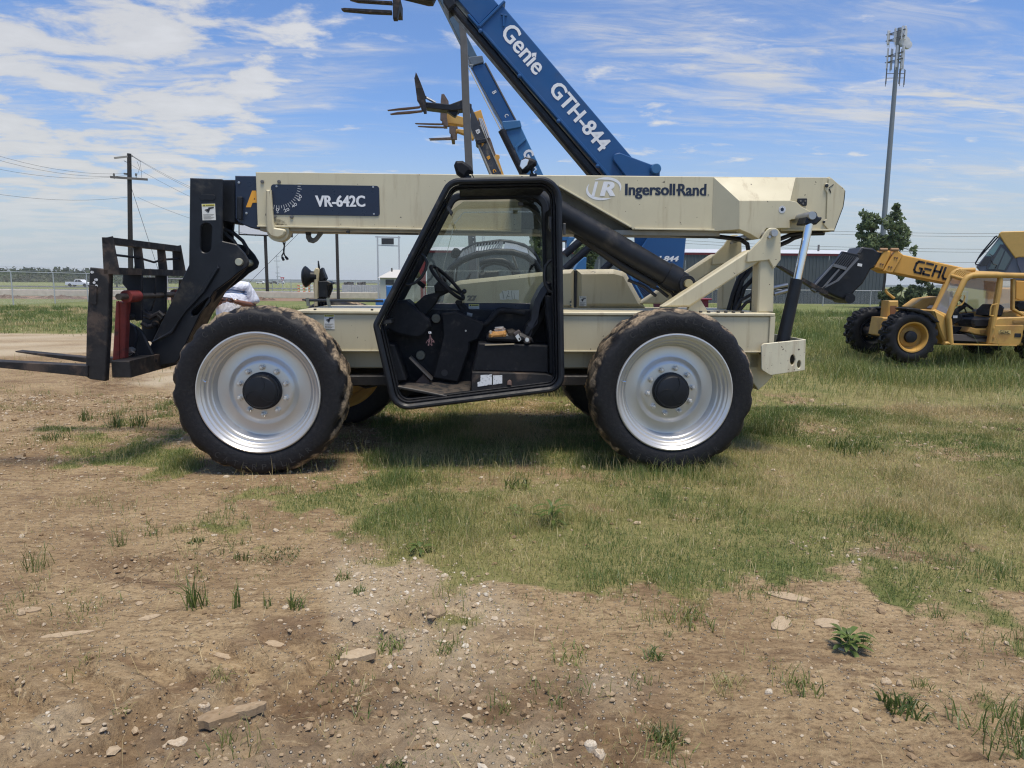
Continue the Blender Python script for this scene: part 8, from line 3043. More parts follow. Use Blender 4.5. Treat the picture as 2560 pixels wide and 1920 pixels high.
# far wood along the left horizon
rng = np.random.default_rng(77)
bl = []
for i in range(620):
    Y_ = rng.uniform(330, 640)
    px = rng.uniform(-260, 470)
    p = at(px, 700, Y_)
    hh = rng.uniform(2.6, 5.2) * (0.75 + Y_ / 1200)
    bl.append((p.x, Y_, hh * 0.45, hh))
fw = foliage('far_woods', bl, 26000, 1.25, SCRUB, None, rng)
tag(fw, kind='stuff')
for i, (px, Y_, hpx, lab) in enumerate(((292, 150, 20, 'dark round tree far off between fork carriage and boom head'), (470, 190, 22, 'dark tree far off just right of the boom head'), (20, 300, 22, 'tall dark tree standing above the far wood at the left edge'))):
    b0 = at(px, 712, Y_)
    b0.z = 0
    hh = hpx * Y_ / F_PX
    bl = [(rng.uniform(-.5, .5) * hh, rng.uniform(-.5, .5) * hh, hh * rng.uniform(0.4, 0.95), hh * 0.32) for _ in range(8)]
    tree('roadside_tree', lab, b0, bl, 900, hh * 0.07, LEAF, [([(0, 0, 0), (0, 0, hh * 0.6)], [0.2, 0.1])], group='single trees far off at left')

# ---- highway, kerb wall, markers, banks of earth
ASPH = mat('asphalt', (0.085, 0.086, 0.088), 0.9, var=0.1, scale=0.3)


def strip_sheet(name, y0, y1, x0, x1, z, m):
    b = MB()
    b.add([(x0, y0, z), (x1, y0, z), (x1, y1, z), (x0, y1, z)], [(0, 1, 2, 3)])
    return tag(b.build(name, m, smooth=False), kind='structure')


strip_sheet('road', 88, 112, -260, -6, 0.03, ASPH)
strip_sheet('road', 138, 160, -420, 10, 0.05, ASPH)
strip_sheet('dirt_verge', 56, 65.5, -80, -16, 0.012, mat('bare_red_verge', (0.25, 0.16, 0.10), 0.95, var=0.3, scale=0.6))
b = MB()
b.box(-75, -12, 66, 66.5, 0, 0.58, 0.03)
o = b.build('kerb_wall', CONCRETE)
tag(o, 'long low pale concrete wall along the highway behind the wire fence', 'wall')
bank = np.random.default_rng(5)
for i, (px0, px1, lab) in enumerate(((-30, 75, 'low heap of dug earth behind the fence at the far left'), (85, 215, 'low heap of dug earth behind the fence left of the fork carriage'), (625, 690, 'low dark heap of earth right of the man'))):
    Y_ = 58
    v, f = [], []
    n = 24
    for k in range(n + 1):
        p = at(px0 + (px1 - px0) * k / n, 740, Y_)
        hh = 0.28 * math.sin(math.pi * k / n) ** 0.5 * bank.uniform(0.4, 1.2)
        v += [(p.x, Y_ - 0.9, -0.02), (p.x, Y_ - 0.2 + bank.uniform(-.2, .2), hh), (p.x, Y_ + 0.6, -0.02)]
    for k in range(n):
        a = 3 * k
        f += [(a, a + 1, a + 4, a + 3), (a + 1, a + 2, a + 5, a + 4)]
    b = MB()
    b.add(v, f)
    o = b.build('earth_heap', mat('dug_earth', (0.14, 0.095, 0.065), 0.95, var=0.3, scale=1), smooth=False)
    tag(o, lab, 'earth heap', 'heaps of dug earth')
for px, lab in ((21, 'pale marker post behind the fence at the far left'), (119, 'pale marker post in front of the highway, second from left'), (198, 'pale marker post under the white pickup truck')):
    p = at(px, 728, 76)
    b = MB()
    b.lathe([(0.0001, 0), (0.08, 0), (0.08, 0.45), (0.0001, 0.47)], p.x, p.y, 10, axis='z')
    o = b.build('marker_post', mat('cream_marker', (0.55, 0.48, 0.36), 0.7))
    tag(o, lab, 'marker post', 'marker posts along the highway')


# ---- vehicles on the highway
def vehicle(name, label, cat, px, Y_, L, kind, paint, face=-1, group=None):
    p = at(px, 710, Y_)
    r = thing(name, label, cat, group=group, loc=(p.x, Y_, 0.05), yaw=0)
    s = face
    W = 1.8
    b = MB()
    if kind == 'pickup':
        prof = [(-0.5, .35), (-0.5, .72), (-0.47, .85), (-0.26, .95), (-0.16, 1.42), (-0.12, 1.48), (0.04, 1.48), (0.09, 1.42), (0.12, .98), (0.49, .98), (0.5, .4), (0.5, .35)]
    else:
        prof = [(-0.5, .35), (-0.5, .7), (-0.46, .85), (-0.26, .92), (-0.12, 1.4), (0.0, 1.47), (0.3, 1.45), (0.42, 1.1), (0.49, .95), (0.5, .35)]
    poly_ = [(q[0] * L * (-s), q[1]) for q in prof]
    b.prism(poly_, 0.0, W, (), 0.04)
    bodyo = b.build('body', paint, r)
    wins = [[(-0.235, .98), (-0.155, 1.38), (-0.06, 1.40), (-0.06, .98)], [(-0.045, .98), (-0.045, 1.40), (0.03, 1.40), (0.09, .98)]] if kind == 'pickup' else [[(-0.22, .95), (-0.11, 1.34), (0.0, 1.38), (0.0, .95)], [(0.02, .95), (0.02, 1.38), (0.27, 1.36), (0.38, .98)]]
    for wn in wins:
        b = MB()
        b.sheet([(q[0] * L * (-s), q[1]) for q in wn], -0.006)
        b.build('window', DARK_GLASS, r, smooth=False)
    for wx in (-0.32, 0.30):
        for d in (0.0, W - 0.22):
            b = MB()
            x_ = wx * L * (-s)
            b.lathe([(0.0001, d - 0.02), (0.2, d - 0.02), (0.23, d - 0.03), (0.34, d - 0.02), (0.36, d + 0.05), (0.36, d + 0.2), (0.0001, d + 0.2)], x_, 0.33, 18)
            b.build('wheel', RUBBER, r)
    b = MB()
    for d in (0.1, W - 0.35):
        xx = -0.5 * L * (-s)
        b.box(min(xx, xx + 0.02 * s) - 0.01, max(xx, xx + 0.02 * s) + 0.01, d, d + 0.25, .62, .78, 0.01)
    b.build('headlight', LENS, r)
    return r


vehicle('pickup_truck', 'white pickup truck on the highway seen through the fence', 'pickup', 192, 150, 5.0, 'pickup', WHITE_PAINT, face=1)
for px, Y_, lab, pt in ((650, 390, 'white car far off on the highway right of the man', WHITE_PAINT), (700, 400, 'pale car far off on the highway under the yield sign', mat('silver_car_paint', (0.5, 0.51, 0.52), 0.4)), (683, 395, 'dark car far off on the highway behind the sign post', mat('dark_car_paint', (0.03, 0.032, 0.035), 0.3)), (832, 390, 'dark car far off beyond the grey sheet fence', mat('dark_car_paint', (0.03, 0.03, 0.033), 0.3))):
    vehicle('parked_car', lab, 'car', px, Y_, 4.5, 'car', pt, group='cars far off on the highway')


# ---- wire fences
def fence(label, pts, h, spacing, arms=True, name='wire_fence', barbs=True):
    root = thing(name, label, 'fence', loc=(pts[0][0], pts[0][1], 0))
    o0 = Vector((pts[0][0], pts[0][1], 0))
    pp = [Vector((p[0], p[1], 0)) - o0 for p in pts]
    posts = []
    for a, c in zip(pp, pp[1:]):
        n = max(1, round((c - a).length / spacing))
        posts += [a.lerp(c, k / n) for k in range(n)]
    posts.append(pp[-1])
    first = None
    for p in posts:
        if first is None:
            b = MB()
            b.tube([(0, 0, 0), (0, 0, h)], 0.035, 8)
            if arms:
                b.tube([(0, 0, h - 0.02), (-0.22, -0.10, h + 0.26)], 0.016, 6)
            first = b.build('fence_post', GALV, root)
            first.location = p
        else:
            q = first.copy()
            COL.objects.link(q)
            q.parent = root
            q.location = p
    b = MB()
    b.tube([p + Vector((0, 0, h - 0.04)) for p in pp], 0.024, 8)
    b.build('top_rail', GALV, root)
    if barbs:
        for k in range(3):
            b = MB()
            t = 0.3 + 0.35 * k
            b.tube([p + Vector((-0.22 * t, -0.10 * t, h + 0.27 * t)) for p in pp], 0.006, 5)
            b.build('barbed_wire', GALV, root)
    v, f = [], []
    for a, c in zip(pp, pp[1:]):
        L = (c - a).length
        t = (c - a).normalized()
        nrm = Vector((-t.y, t.x, 0)) * 0.0018
        k = int(L / 0.075)
        for i in range(-int(h / 0.075), k):
            for sgn in (0, 1):
                x0, x1 = i * 0.075, i * 0.075 + h
                z0, z1 = 0.03, h - 0.04
                if sgn:
                    x0, x1 = x1, x0
                # clip to the run
                def cl(x0, z0, x1, z1):
                    if x0 < 0:
                        z0 += (0 - x0) / (x1 - x0) * (z1 - z0); x0 = 0
                    if x0 > L:
                        z0 += (L - x0) / (x1 - x0) * (z1 - z0); x0 = L
                    return x0, z0
                q0 = cl(x0, z0, x1, z1)
                q1 = cl(x1, z1, x0, z0)
                P, Q = a + t * q0[0] + Vector((0, 0, q0[1])), a + t * q1[0] + Vector((0, 0, q1[1]))
                if (Q - P).length < 0.05:
                    continue
                o_ = len(v)
                up = Vector((0, 0, 0.0018))
                v += [P - nrm, P + nrm, P + up, Q - nrm, Q + nrm, Q + up]
                f += [(o_, o_ + 1, o_ + 4, o_ + 3), (o_ + 1, o_ + 2, o_ + 5, o_ + 4), (o_ + 2, o_, o_ + 3, o_ + 5)]
    me = bpy.data.meshes.new('wire_mesh')
    me.from_pydata([tuple(q) for q in v], [], f)
    me.materials.append(GALV)
    w = link('wire_mesh', me, root)
    w['kind'] = 'stuff'
    return root


def gp(px, Y_):
    p = at(px, 720, Y_)
    return (p.x, Y_)


fence('galvanised wire fence with slanting barbed wire arms at the left', [gp(-180, 38), gp(30, 42.5), gp(135, 46), gp(218, 50), gp(276, 53), gp(420, 62)], 2.0, 2.7)
fence('galvanised wire fence running past the sign pole in the background', [gp(420, 62.3), gp(681, 71), gp(776, 69), gp(948, 66), gp(1040, 64)], 1.75, 3.0, arms=False, barbs=False)
fence('plain wire fence in front of the grey shed', [gp(1060, 58), gp(1800, 57), gp(2060, 56), gp(2420, 55)], 1.25, 3.2, arms=False, barbs=False)


# ---- utility pole with its wires
UY = 42.0
ub = at(326, 735, UY)
up_ = thing('utility_pole', 'dark wooden utility pole with crossarm and insulators left of the boom', 'utility pole', loc=(ub.x, UY, 0))
def ur(px, py):
    p = at(px, py, UY)
    return Vector((p.x - ub.x, 0, p.z))
zt_ = ur(323, 384).z
b = MB()
b.tube([(0, 0, 0), (ur(323, 384).x * 0.6, 0, zt_ * 0.6), (ur(323, 384).x, 0, zt_)], [0.15, 0.13, 0.115], 12)
b.build('pole', WOOD_POLE, up_)
b = MB()
z1 = ur(323, 446).z
x0, x1 = ur(279, 443).x, ur(371, 448).x
b.bar((x0, -0.12, z1 + 0.05), (x1, -0.12, z1 - 0.07), 0.10, 0.12)
b.build('crossarm', mat('grey_timber', (0.16, 0.145, 0.13), 0.85), up_)
b = MB()
b.bar(ur(298, 399) + Vector((0, -0.5, 0)), ur(329, 389) + Vector((0, 0.1, 0)), 0.10, 0.10)
b.build('crossarm', mat('pale_timber', (0.32, 0.30, 0.27), 0.85), up_)
b = MB()
b.bar(ur(310, 402), ur(320, 407), 0.03, 0.03)
b.bar(ur(330, 390), ur(352, 404), 0.03, 0.03)
b.build('arm_brace', GREY_STEEL, up_)
for px in (288, 343):
    b = MB()
    c = ur(px, 441)
    b.lathe([(0.02, c.z - 0.15), (0.02, c.z), (0.06, c.z + 0.02), (0.03, c.z + 0.05), (0.07, c.z + 0.08), (0.035, c.z + 0.11), (0.05, c.z + 0.14), (0.0001, c.z + 0.17)], c.x, -0.12, 10, axis='z')
    b.build('insulator', GREY_STEEL, up_)
b = MB()
b.tube([ur(310, 434), ur(318, 435)], 0.05, 8)
b.build('insulator', GREY_STEEL, up_)


def wire(label, pts, r=0.0065, sag=0.0, cat='wire', grp='wires of the utility pole'):
    a, c = Vector(pts[0]), Vector(pts[1])
    q = []
    for k in range(13):
        t = k / 12
        p = a.lerp(c, t)
        q.append(p - Vector((0, 0, sag * 4 * t * (1 - t))))
    b = MB()
    b.tube(q, r, 5)
    o = b.build('overhead_wire', HOSE)
    return tag(o, label, cat, grp)


def U(px, py):
    return ur(px, py) + Vector((ub.x, UY, 0))


wire('upper wire running from the crossarm to the left edge, highest of four', (U(309, 434), at(-200, 320, 30)), sag=0.55)
wire('wire running from the crossarm to the left edge, second of four', (U(318, 439), at(-200, 332, 30.5)), sag=0.6)
wire('wire running from the left end of the crossarm to the left edge', (U(278, 443), at(-200, 372, 31)), sag=0.45)
wire('lowest wire running from the pole to the left edge', (U(318, 493), at(-200, 448, 31)), sag=0.45)
wire('wire from the pole top down behind the black boom head, upper of a pair', (U(331, 389), at(640, 530, 34)), sag=0.25)
wire('wire from the pole top down behind the black boom head, lower of a pair', (U(351, 403), at(640, 534, 34)), sag=0.25)
wire('thin wire from below the pole top down behind the boom head', (U(328, 412), at(640, 560, 34)), sag=0.2)
wire('low wire from the pole down behind the black boom head', (U(344, 493), at(640, 590, 34)), sag=0.2)
wire('guy wire slanting from the pole down to the ground', (U(328, 468), Vector((at(425, 748, UY - 1).x, UY - 1, 0))), r=0.012, cat='guy wire')
b = MB()
b.tube([U(343, 404), U(349, 420), U(344, 436)], 0.008, 5)
b.tube([U(350, 404), U(353, 425), U(354, 444)], 0.008, 5)
tag(b.build('jumper_wire', HOSE), 'short slack jumper wires hanging beside the pole top', 'wire', 'wires of the utility pole')
# wires over the shed at the right, from pylons out of sight
for i, (y0, y1, lab) in enumerate(((556, 574, 'highest power line crossing the sky right of the cream boom'), (563, 582, 'second power line from the top right of the cream boom'), (594, 614, 'third power line from the top right of the cream boom'), (601, 622, 'fourth power line from the top right of the cream boom'), (630, 646, 'lowest power line crossing behind the tree'))):
    wire(lab, (at(1500, y0 - 6, 150), at(2900, y1 + 6, 130)), r=0.028, sag=1.2, cat='power line', grp='power lines behind the shed')
wire('long thin wire slanting down behind the billboard', (at(770, 560, 90), at(600, 730, 88)), r=0.025, cat='guy wire', grp='wires near the billboard')

# ---- signs
BY = 70.0
bbp = at(669, 740, BY)
bl_ = thing('billboard', 'white billboard on one dark pole under the front of the cream boom', 'sign', loc=(bbp.x, BY, 0))
def sr(px, py):
    p = at(px, py, BY)
    return (p.x - bbp.x, p.z)
b = MB()
b.lathe([(0.0001, -0.2), (0.16, -0.2), (0.15, sr(669, 590)[1] + 0.3), (0.0001, sr(669, 590)[1] + 0.3)], 0, 0.0, 12, axis='z')
b.build('pole', WOOD_POLE, bl_)
b = MB()
b.prism([sr(599, 515), sr(734, 521), sr(734, 594), sr(599, 588)], -0.3, -0.18, (), 0.02)
fr_ = b.build('sign_frame', WOOD_POLE, bl_)
b = MB()
b.prism([sr(602, 518), sr(727, 524), sr(727, 590), sr(602, 585)], -0.32, -0.301, (), 0.004)
bd2 = b.build('sign_board', WHITE_PAINT, fr_)
b = MB()
b.text('RESC', sr(641.5, 573.5), sr(666, 575), 6.2 * BY / F_PX, -0.32, 0.02, lift=0.01)
b.build('lettering', INK, bd2, smooth=False)
p = at(846, 746, 64)
b = MB()
b.lathe([(0.0001, 0), (0.145, 0), (0.13, at(846, 500, 64).z), (0.0001, at(846, 500, 64).z)], 0, 0, 12, axis='z')
o = b.build('sign_pole', WOOD_POLE)
o.location = (p.x, 64, 0)
tag(o, 'plain dark pole reaching up behind the cream boom, right of the billboard', 'pole')
p = at(602, 700, 120)
b = MB()
b.box(-0.45, 0.45, 0, 0.1, at(602, 697, 120).z, at(602, 688, 120).z, 0.01)
b.tube([(0.0, 0.05, 0), (0.0, 0.05, at(602, 697, 120).z)], 0.06, 6)
o = b.build('road_sign', mat('brown_sign_back', (0.16, 0.145, 0.13), 0.7))
o.location = (p.x, 120, 0)
tag(o, 'small brown sign board far off just right of the man', 'sign')
p = at(706, 700, 100)
ys_ = thing('yield_sign', 'red and white triangular yield sign beside the highway', 'road sign', loc=(p.x, 100, 0))
zy = at(706, 698, 100).z
b = MB()
b.tube([(0, 0.03, 0), (0, 0.03, zy)], 0.04, 6)
b.build('post', GALV, ys_)
b = MB()
b.prism(rounded([(-0.32, zy + 0.26, 0.05), (0.32, zy + 0.26, 0.05), (0, zy - 0.30, 0.05)]), 0, 0.02, (), 0.002)
pl_ = b.build('sign_plate', RED_SIGN, ys_)
b = MB()
b.sheet([(-0.15, zy + 0.16), (0.15, zy + 0.16), (0, zy - 0.10)], -0.005)
b.build('sign_centre', WHITE_PAINT, pl_, smooth=False)
# steel gantry sign
GY_ = 60.0
g0 = at(944, 735, GY_)
gan = thing('gantry_sign', 'slim pale steel gantry carrying a small dark sign board, left of the cab', 'sign', loc=(g0.x, GY_, 0))
def gr2(px, py):
    q = at(px, py, GY_)
    return Vector((q.x - g0.x, 0, q.z))
for px in (943.5, 997):
    b = MB()
    t_ = gr2(px, 590)
    b.bar((t_.x, 0, 0), (t_.x, 0, t_.z), 0.11, 0.11)
    b.build('leg', GALV, gan)
for y_ in (592, 613):
    b = MB()
    a_, c_ = gr2(938 if y_ < 600 else 944, y_), gr2(1001 if y_ < 600 else 997, y_ + 2)
    b.bar((a_.x, 0, a_.z), (c_.x, 0, c_.z), 0.10, 0.10)
    b.build('cross_beam', GALV, gan)
b = MB()
a_, c_ = gr2(954, 595.5), gr2(985, 611.5)
b.box(a_.x, c_.x, -0.1, -0.06, c_.z, a_.z, 0.01)
b.build('sign_board', mat('dark_board', (0.025, 0.025, 0.028), 0.5), gan)
# barricades
for i, (px, lab) in enumerate(((757, 'orange and white barricade by the highway, leftmost of three'), (767, 'orange and white barricade by the highway, middle of three'), (777, 'orange and white barricade by the highway, rightmost of three'))):
    p = at(px, 726, 80)
    r = thing('road_barricade', lab, 'barricade', group='striped barricades by the highway', loc=(p.x, 80 + i * 0.5, 0))
    for k in range(3):
        b = MB()
        for q in range(4):
            b.box(-0.6 + q * 0.3, -0.3 + q * 0.3, 0, 0.03, 0.35 + 0.32 * k, 0.52 + 0.32 * k, 0.0, mat=q % 2)
        b.build('striped_rail', [ORANGE, WHITE_PAINT], r, smooth=False)
    for s in (-0.5, 0.5):
        b = MB()
        b.bar((s, 0.05, 0), (s, 0.05, 1.2), 0.05, 0.05)
        b.build('leg', WHITE_PAINT, r)

# ---- small white house, grey sheet fence, red door, blue things
HY = 57.0
h0 = at(949, 735, HY)
ho = thing('small_house', 'small pale house with low pitched tin roof, left of the cab', 'house', loc=(h0.x, HY, 0))
def hr(px, py):
    q = at(px, py, HY)
    return (q.x - h0.x, q.z)
b = MB()
ze = hr(949, 694)[1]
xe_ = hr(1035, 700)[0]
b.box(0.05, xe_, 0, 4.0, 0, ze, 0.02)
b.build('wall', mat('pale_siding', (0.46, 0.45, 0.40), 0.8, var=0.05), ho)
b = MB()
rp2 = hr(971, 681)
b.add([(-0.1, -0.2, ze), (xe_ + 0.1, -0.2, ze + 0.0), (xe_ + 0.1, 2.0, rp2[1] + 0.25), (rp2[0], 2.0, rp2[1] + 0.25), (-0.1, 4.2, ze), (xe_ + 0.1, 4.2, ze)], [(0, 1, 2, 3), (3, 2, 5, 4), (0, 3, 4)])
b.build('roof', mat('tin_roof', (0.55, 0.53, 0.47), 0.6), ho, smooth=False)
b = MB()
c_ = hr(971.5, 669)
b.tube([(c_[0], 1.5, rp2[1]), (c_[0], 1.5, c_[1])], 0.07, 8)
b.build('vent_pipe', GREY_STEEL, ho)
b = MB()
a_, c_ = hr(964, 699), hr(985, 712)
b.box(a_[0], c_[0], -0.03, -0.002, c_[1], a_[1], 0.005)
b.build('window', DARK_GLASS, ho)


def sheet_wall(name, label, cat, x0, x1, Y_, z0, z1, pitch, depth, m, parent=None, trim=None, z1b=None):
    """ribbed metal sheeting"""
    v, f = [], []
    n = int((x1 - x0) / pitch)
    prof = []
    for i in range(n):
        x = x0 + i * pitch
        prof += [(x, 0), (x + pitch * 0.60, 0), (x + pitch * 0.68, -depth), (x + pitch * 0.92, -depth)]
    prof.append((x1, 0))
    for (x, d) in prof:
        t = (x - x0) / (x1 - x0)
        v += [(x, d, z0), (x, d, z1 + ((z1b - z1) * t if z1b else 0))]
    for i in range(len(prof) - 1):
        f.append((2 * i, 2 * i + 2, 2 * i + 3, 2 * i + 1))
    b = MB()
    b.add(v, f)
    return b.build(name, m, parent, smooth=False)


fx0, fx1 = at(855, 734, 68), at(1000, 734, 68)
sf = thing('sheet_fence', 'pale grey corrugated sheet fence beyond the wire fence', 'fence', loc=(fx0.x, 68, 0))
npan = 6
for i in range(npan):
    L = (fx1.x - fx0.x) / npan
    sheet_wall('sheet_panel', '', '', i * L, (i + 1) * L - 0.02, 68, 0, at(900, 712, 68).z, 0.2, 0.03, mat('grey_sheet', (0.42, 0.43, 0.44), 0.55) if i == 0 else bpy.data.materials['grey_sheet'], sf)
p = at(868, 711, 75)
for px, w_, lab in ((869, 20, 'dark machine parts showing above the grey sheet fence, left lot'), (901, 16, 'dark machine parts showing above the grey sheet fence, right lot')):
    b = MB()
    p = at(px, 710, 75)
    rr = random.Random(px)
    pm = 75 / F_PX
    for k in range(5):
        a_ = (k / 5 - 0.5) * w_ * pm
        b.box(a_, a_ + w_ * pm / 5 * 0.9, 0, 1.2, 0.0, 1.55 + rr.uniform(-1, 4) * pm - 0.1, 0.02)
    o = b.build('scrap_machinery', mat('scrap_dark', (0.04, 0.035, 0.035), 0.7))
    o.location = (p.x, 75, 0)
    tag(o, lab, 'scrap', 'machine parts beyond the sheet fence')
# blue containers by the fence, left of the cab
for px0, px1, py0, py1, Y_, lab in ((965, 980, 714, 746, 40, 'upright blue panel standing beside the wire fence left of the cab'), (938, 962, 748, 768, 24, 'low blue machine part lying beyond the cream deck, left of the cab')):
    a_, c_ = at(px0, py0, Y_), at(px1, py1, Y_)
    b = MB()
    zb_ = 0.0
    b.box(0, c_.x - a_.x, 0, 0.6, zb_, a_.z, 0.05)
    o = b.build('blue_panel', mat('bright_blue_paint', (0.03, 0.16, 0.42), 0.5))
    o.location = (a_.x, Y_, 0)
    tag(o, lab, 'blue panel')
# the long grey shed
SY = 62.0
s0, s1 = at(1068, 760, SY), at(2208, 760, SY)
sh = thing('metal_shed', 'long grey ribbed metal shed with red trim behind the machines', 'shed', loc=(s0.x, SY, 0))
SW = s1.x - s0.x
ez = at(1700, 636, SY).z
SHED = mat('grey_green_sheeting', (0.072, 0.086, 0.092), 0.55, var=0.08, scale=0.5)
nb = 16
for i in range(nb):
    L = SW / nb
    sheet_wall('wall_panel', '', '', i * L, (i + 1) * L - 0.015, SY, 0.0, ez, 0.30, 0.035, SHED, sh)
b = MB()
b.box(-0.1, SW + 0.1, -0.10, -0.04, ez - 0.02, ez + 0.16, 0.01)
b.build('eave_trim', mat('red_trim', (0.22, 0.022, 0.03), 0.5), sh)
b = MB()
b.add([(-0.2, -0.15, ez + 0.165), (SW + 0.2, -0.15, ez + 0.165), (SW + 0.2, 9, ez + 0.9), (-0.2, 9, ez + 0.9), (SW + 0.2, 18, ez + 0.1), (-0.2, 18, ez + 0.1)], [(0, 1, 2, 3), (3, 2, 4, 5)])
b.build('roof', mat('pale_metal_roof', (0.58, 0.58, 0.58), 0.5), sh, smooth=False)
b = MB()
b.box(SW - 0.05, SW, 0.05, 18, 0, ez, 0.01)
b.box(0, 0.05, 0.05, 18, 0, ez, 0.01)
b.build('end_wall', SHED, sh)
b = MB()
b.box(-1.6, -0.1, -0.02, 0.04, 0, ez - 0.2, 0.01)
b.build('red_door', mat('red_door_paint', (0.20, 0.02, 0.025), 0.55), sh)
for px, py in ((1822, 610), (2045, 612)):
    q = at(px, 640, SY + 6)
    t_ = at(px, py - 15 if px < 1900 else py, SY + 6)
    b = MB()
    b.tube([(q.x - s0.x, 6, ez), (q.x - s0.x, 6, t_.z)], 0.13 if px < 1900 else 0.10, 8)
    b.build('flue_pipe', GREY_STEEL, sh)
# red implement behind the rear wheel
FR = Frame((0, 12.0, 0), 0)
b = MB()
b.prism(shape(FR, None, [(1648, 748), (1772, 748), (1770, 800), (1655, 800)], 0), 0, 0.6, (), 0.01)
b.prism(shape(FR, None, [(1640, 746), (1778, 746), (1778, 750), (1640, 750)], 0), -0.05, 0.65, (), 0.004)
b.prism(shape(FR, None, [(1660, 800), (1680, 800), (1680, 925), (1660, 925)], 0), 0.0, 0.1, (), 0.004)
b.prism(shape(FR, None, [(1745, 800), (1765, 800), (1765, 925), (1745, 925)], 0), 0.0, 0.1, (), 0.004)
o = b.build('steel_trough', mat('crimson_paint', (0.20, 0.012, 0.03), 0.5))
o.matrix_world = FR.m
tag(o, 'crimson steel trough behind the rear wheel and diagonal brace', 'trough')

# ---- mobile phone mast
TY = 88.0
m0 = at(2198, 700, TY)
ms = thing('phone_mast', 'tall grey steel phone mast with antenna arrays at right', 'mast', loc=(m0.x, TY, 0))
def mr(px, py):
    q = at(px, py, TY)
    return (q.x - m0.x, q.z)
ztop = mr(2249, 70)[1]
leanx = mr(2249, 70)[0]
b = MB()
b.tube([(0, 0, 0), (leanx * 0.5, 0, ztop * 0.5), (leanx, 0, ztop)], [0.33, 0.28, 0.22], 14)
b.build('shaft', mat('grey_mast_paint', (0.17, 0.19, 0.20), 0.55, var=0.06), ms)
ANT = mat('antenna_white', (0.55, 0.56, 0.56), 0.5)


def axis_x(z):
    return leanx * z / ztop


for (py, rad, npn, hh, frame) in ((88, 1.35, 9, 1.5, True), (143, 1.25, 6, 2.4, True), (190, 1.15, 3, 1.7, False)):
    zc = mr(2240, py)[1]
    xc = axis_x(zc)
    b = MB()
    if frame:
        corners = [(xc + rad * math.cos(a), rad * math.sin(a)) for a in (0.5, 0.5 + 2.094, 0.5 + 4.189)]
        for dz in (-0.45, 0.25):
            for i in range(3):
                b.bar((*corners[i], zc + dz), (*corners[(i + 1) % 3], zc + dz), 0.07, 0.07)
                b.bar((xc, 0, zc + dz), (*corners[i], zc + dz), 0.07, 0.07)
    else:
        for dz in (-0.25, 0.25):
            b.bar((xc - rad, 0, zc + dz), (xc + rad, 0.2, zc + dz + 0.1), 0.06, 0.06)
    b.build('antenna_platform', GREY_STEEL, ms)
    first = None
    for i in range(npn):
        if frame:
            k = i / npn * 3
            s_, t_ = int(k), k - int(k)
            t_ = 0.12 + t_ * 1.1
            cA, cB = corners[s_ % 3], corners[(s_ + 1) % 3]
            x_, y_ = cA[0] + (cB[0] - cA[0]) * t_, cA[1] + (cB[1] - cA[1]) * t_
        else:
            x_, y_ = xc + (-rad, rad, 0.35)[i], (-0.1, 0.2, -0.2)[i]
        if first is None:
            b = MB()
            b.box(-0.13 if frame else -0.04, 0.13 if frame else 0.04, -0.08, 0.04, -hh / 2, hh / 2, 0.02)
            b.tube([(0, 0.08, -hh / 2 - 0.25), (0, 0.08, hh / 2 + 0.1)], 0.035, 6)
            first = b.build('panel_antenna', ANT if frame else GREY_STEEL, ms)
            o = first
        else:
            o = first.copy()
            COL.objects.link(o)
            o.parent = ms
        o.location = (x_, y_, zc - 0.1)
        o.rotation_euler = (0, 0, i * 2.1)
zc = mr(2258, 112)[1]
xc = axis_x(zc)
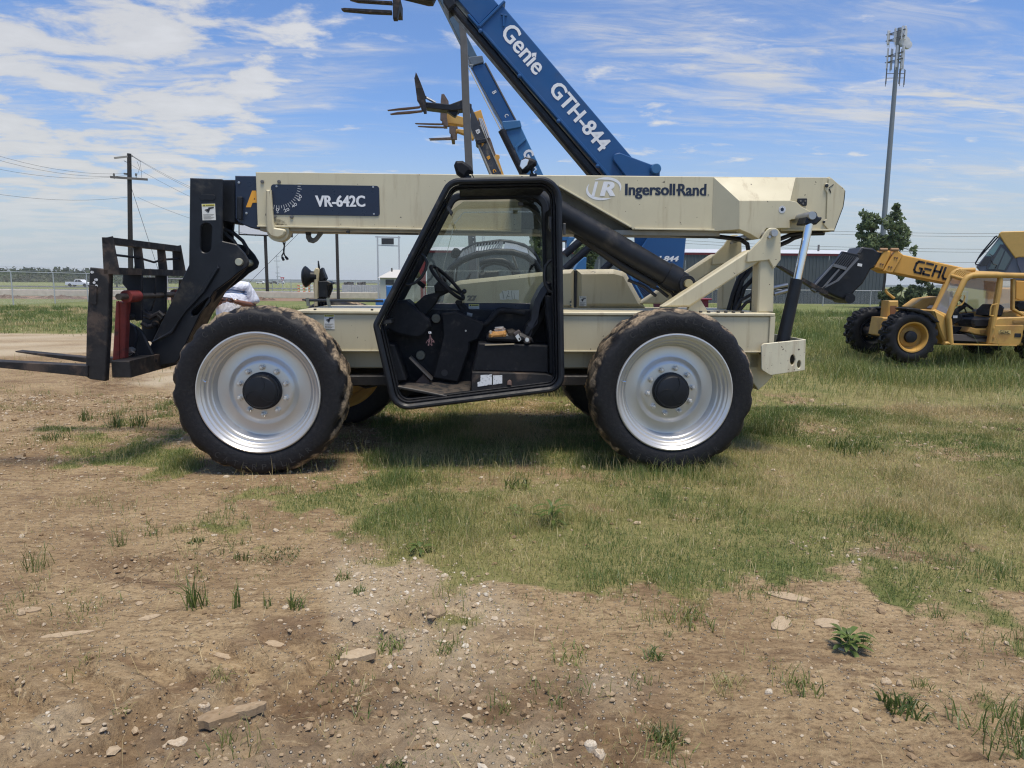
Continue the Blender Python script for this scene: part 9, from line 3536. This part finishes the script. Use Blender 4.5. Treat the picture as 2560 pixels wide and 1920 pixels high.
for dx, dz, r_ in ((0.45, 0.15, 0.55), (0.85, -0.2, 0.42)):
    b = MB()
    b.lathe([(0.0001, -0.75), (r_, -0.72), (r_, -0.35), (r_ * 0.8, -0.25), (r_ * 0.3, -0.15), (0.0001, -0.15)], xc + dx, zc + dz, 24)
    b.tube([(xc, 0, zc + dz), (xc + dx, -0.2, zc + dz)], 0.05, 6)
    b.build('dish_antenna', ANT, ms)
# lattice pylon far off at left, thin lattice mast behind the cab
for (px, yt, Y_, wpx, lab, nm) in ((694, 639, 260, 14, 'slender transmission pole with cross arms far off above the yield sign', 'transmission_tower'), (1208, 588, 160, 6, 'thin lattice radio mast glimpsed through the cab window', 'radio_mast')):
    q = at(px, 705, Y_)
    H = at(px, yt, Y_).z
    pm = Y_ / F_PX
    r = thing(nm, lab, 'pylon', loc=(q.x, Y_, 0))
    b = MB()
    if nm == 'transmission_tower':
        b.tube([(0, 0, 0), (0, 0, H)], [1.2 * pm * 1.3, 0.6 * pm], 8)
        b.build('shaft', GALV, r)
        for k, (f_, w_) in enumerate(((0.98, 5), (0.82, 8), (0.62, 6), (0.42, 6), (0.30, 8))):
            b = MB()
            b.bar((-w_ * pm * (0.9 if k % 2 else 0.3), 0, H * f_), (w_ * pm, 0, H * f_), 0.2, 0.25)
            b.build('cross_arm', GALV, r)
    else:
        w_ = wpx * pm / 2
        for s in (-1, 1):
            b.bar((s * w_, 0, 0), (s * w_ * 0.7, 0, H), 0.10, 0.10)
        b.build('shaft', GALV, r)
        b = MB()
        n = 26
        for k in range(n):
            z0_, z1_ = H * k / n, H * (k + 1) / n
            s = 1 if k % 2 else -1
            b.bar((s * w_, 0, z0_), (-s * w_, 0, z1_), 0.06, 0.06)
        b.build('lattice', GALV, r)

# ---- the air: a faint even haze round everything
b = MB()
b.box(-3700, 3700, -120, 3700, -14, 45, 0)
air = b.build('haze', mat('air', (1, 1, 1)), smooth=False)
tag(air, kind='stuff')
t = air.data.materials[0].node_tree
t.nodes.clear()
g = NT(t)
vol = g.n('ShaderNodeVolumePrincipled', ins={'Color': (0.95, 0.97, 1.0, 1), 'Density': 0.0002, 'Anisotropy': 0.0})
t.links.new(vol.outputs[0], g.n('ShaderNodeOutputMaterial').inputs['Volume'])
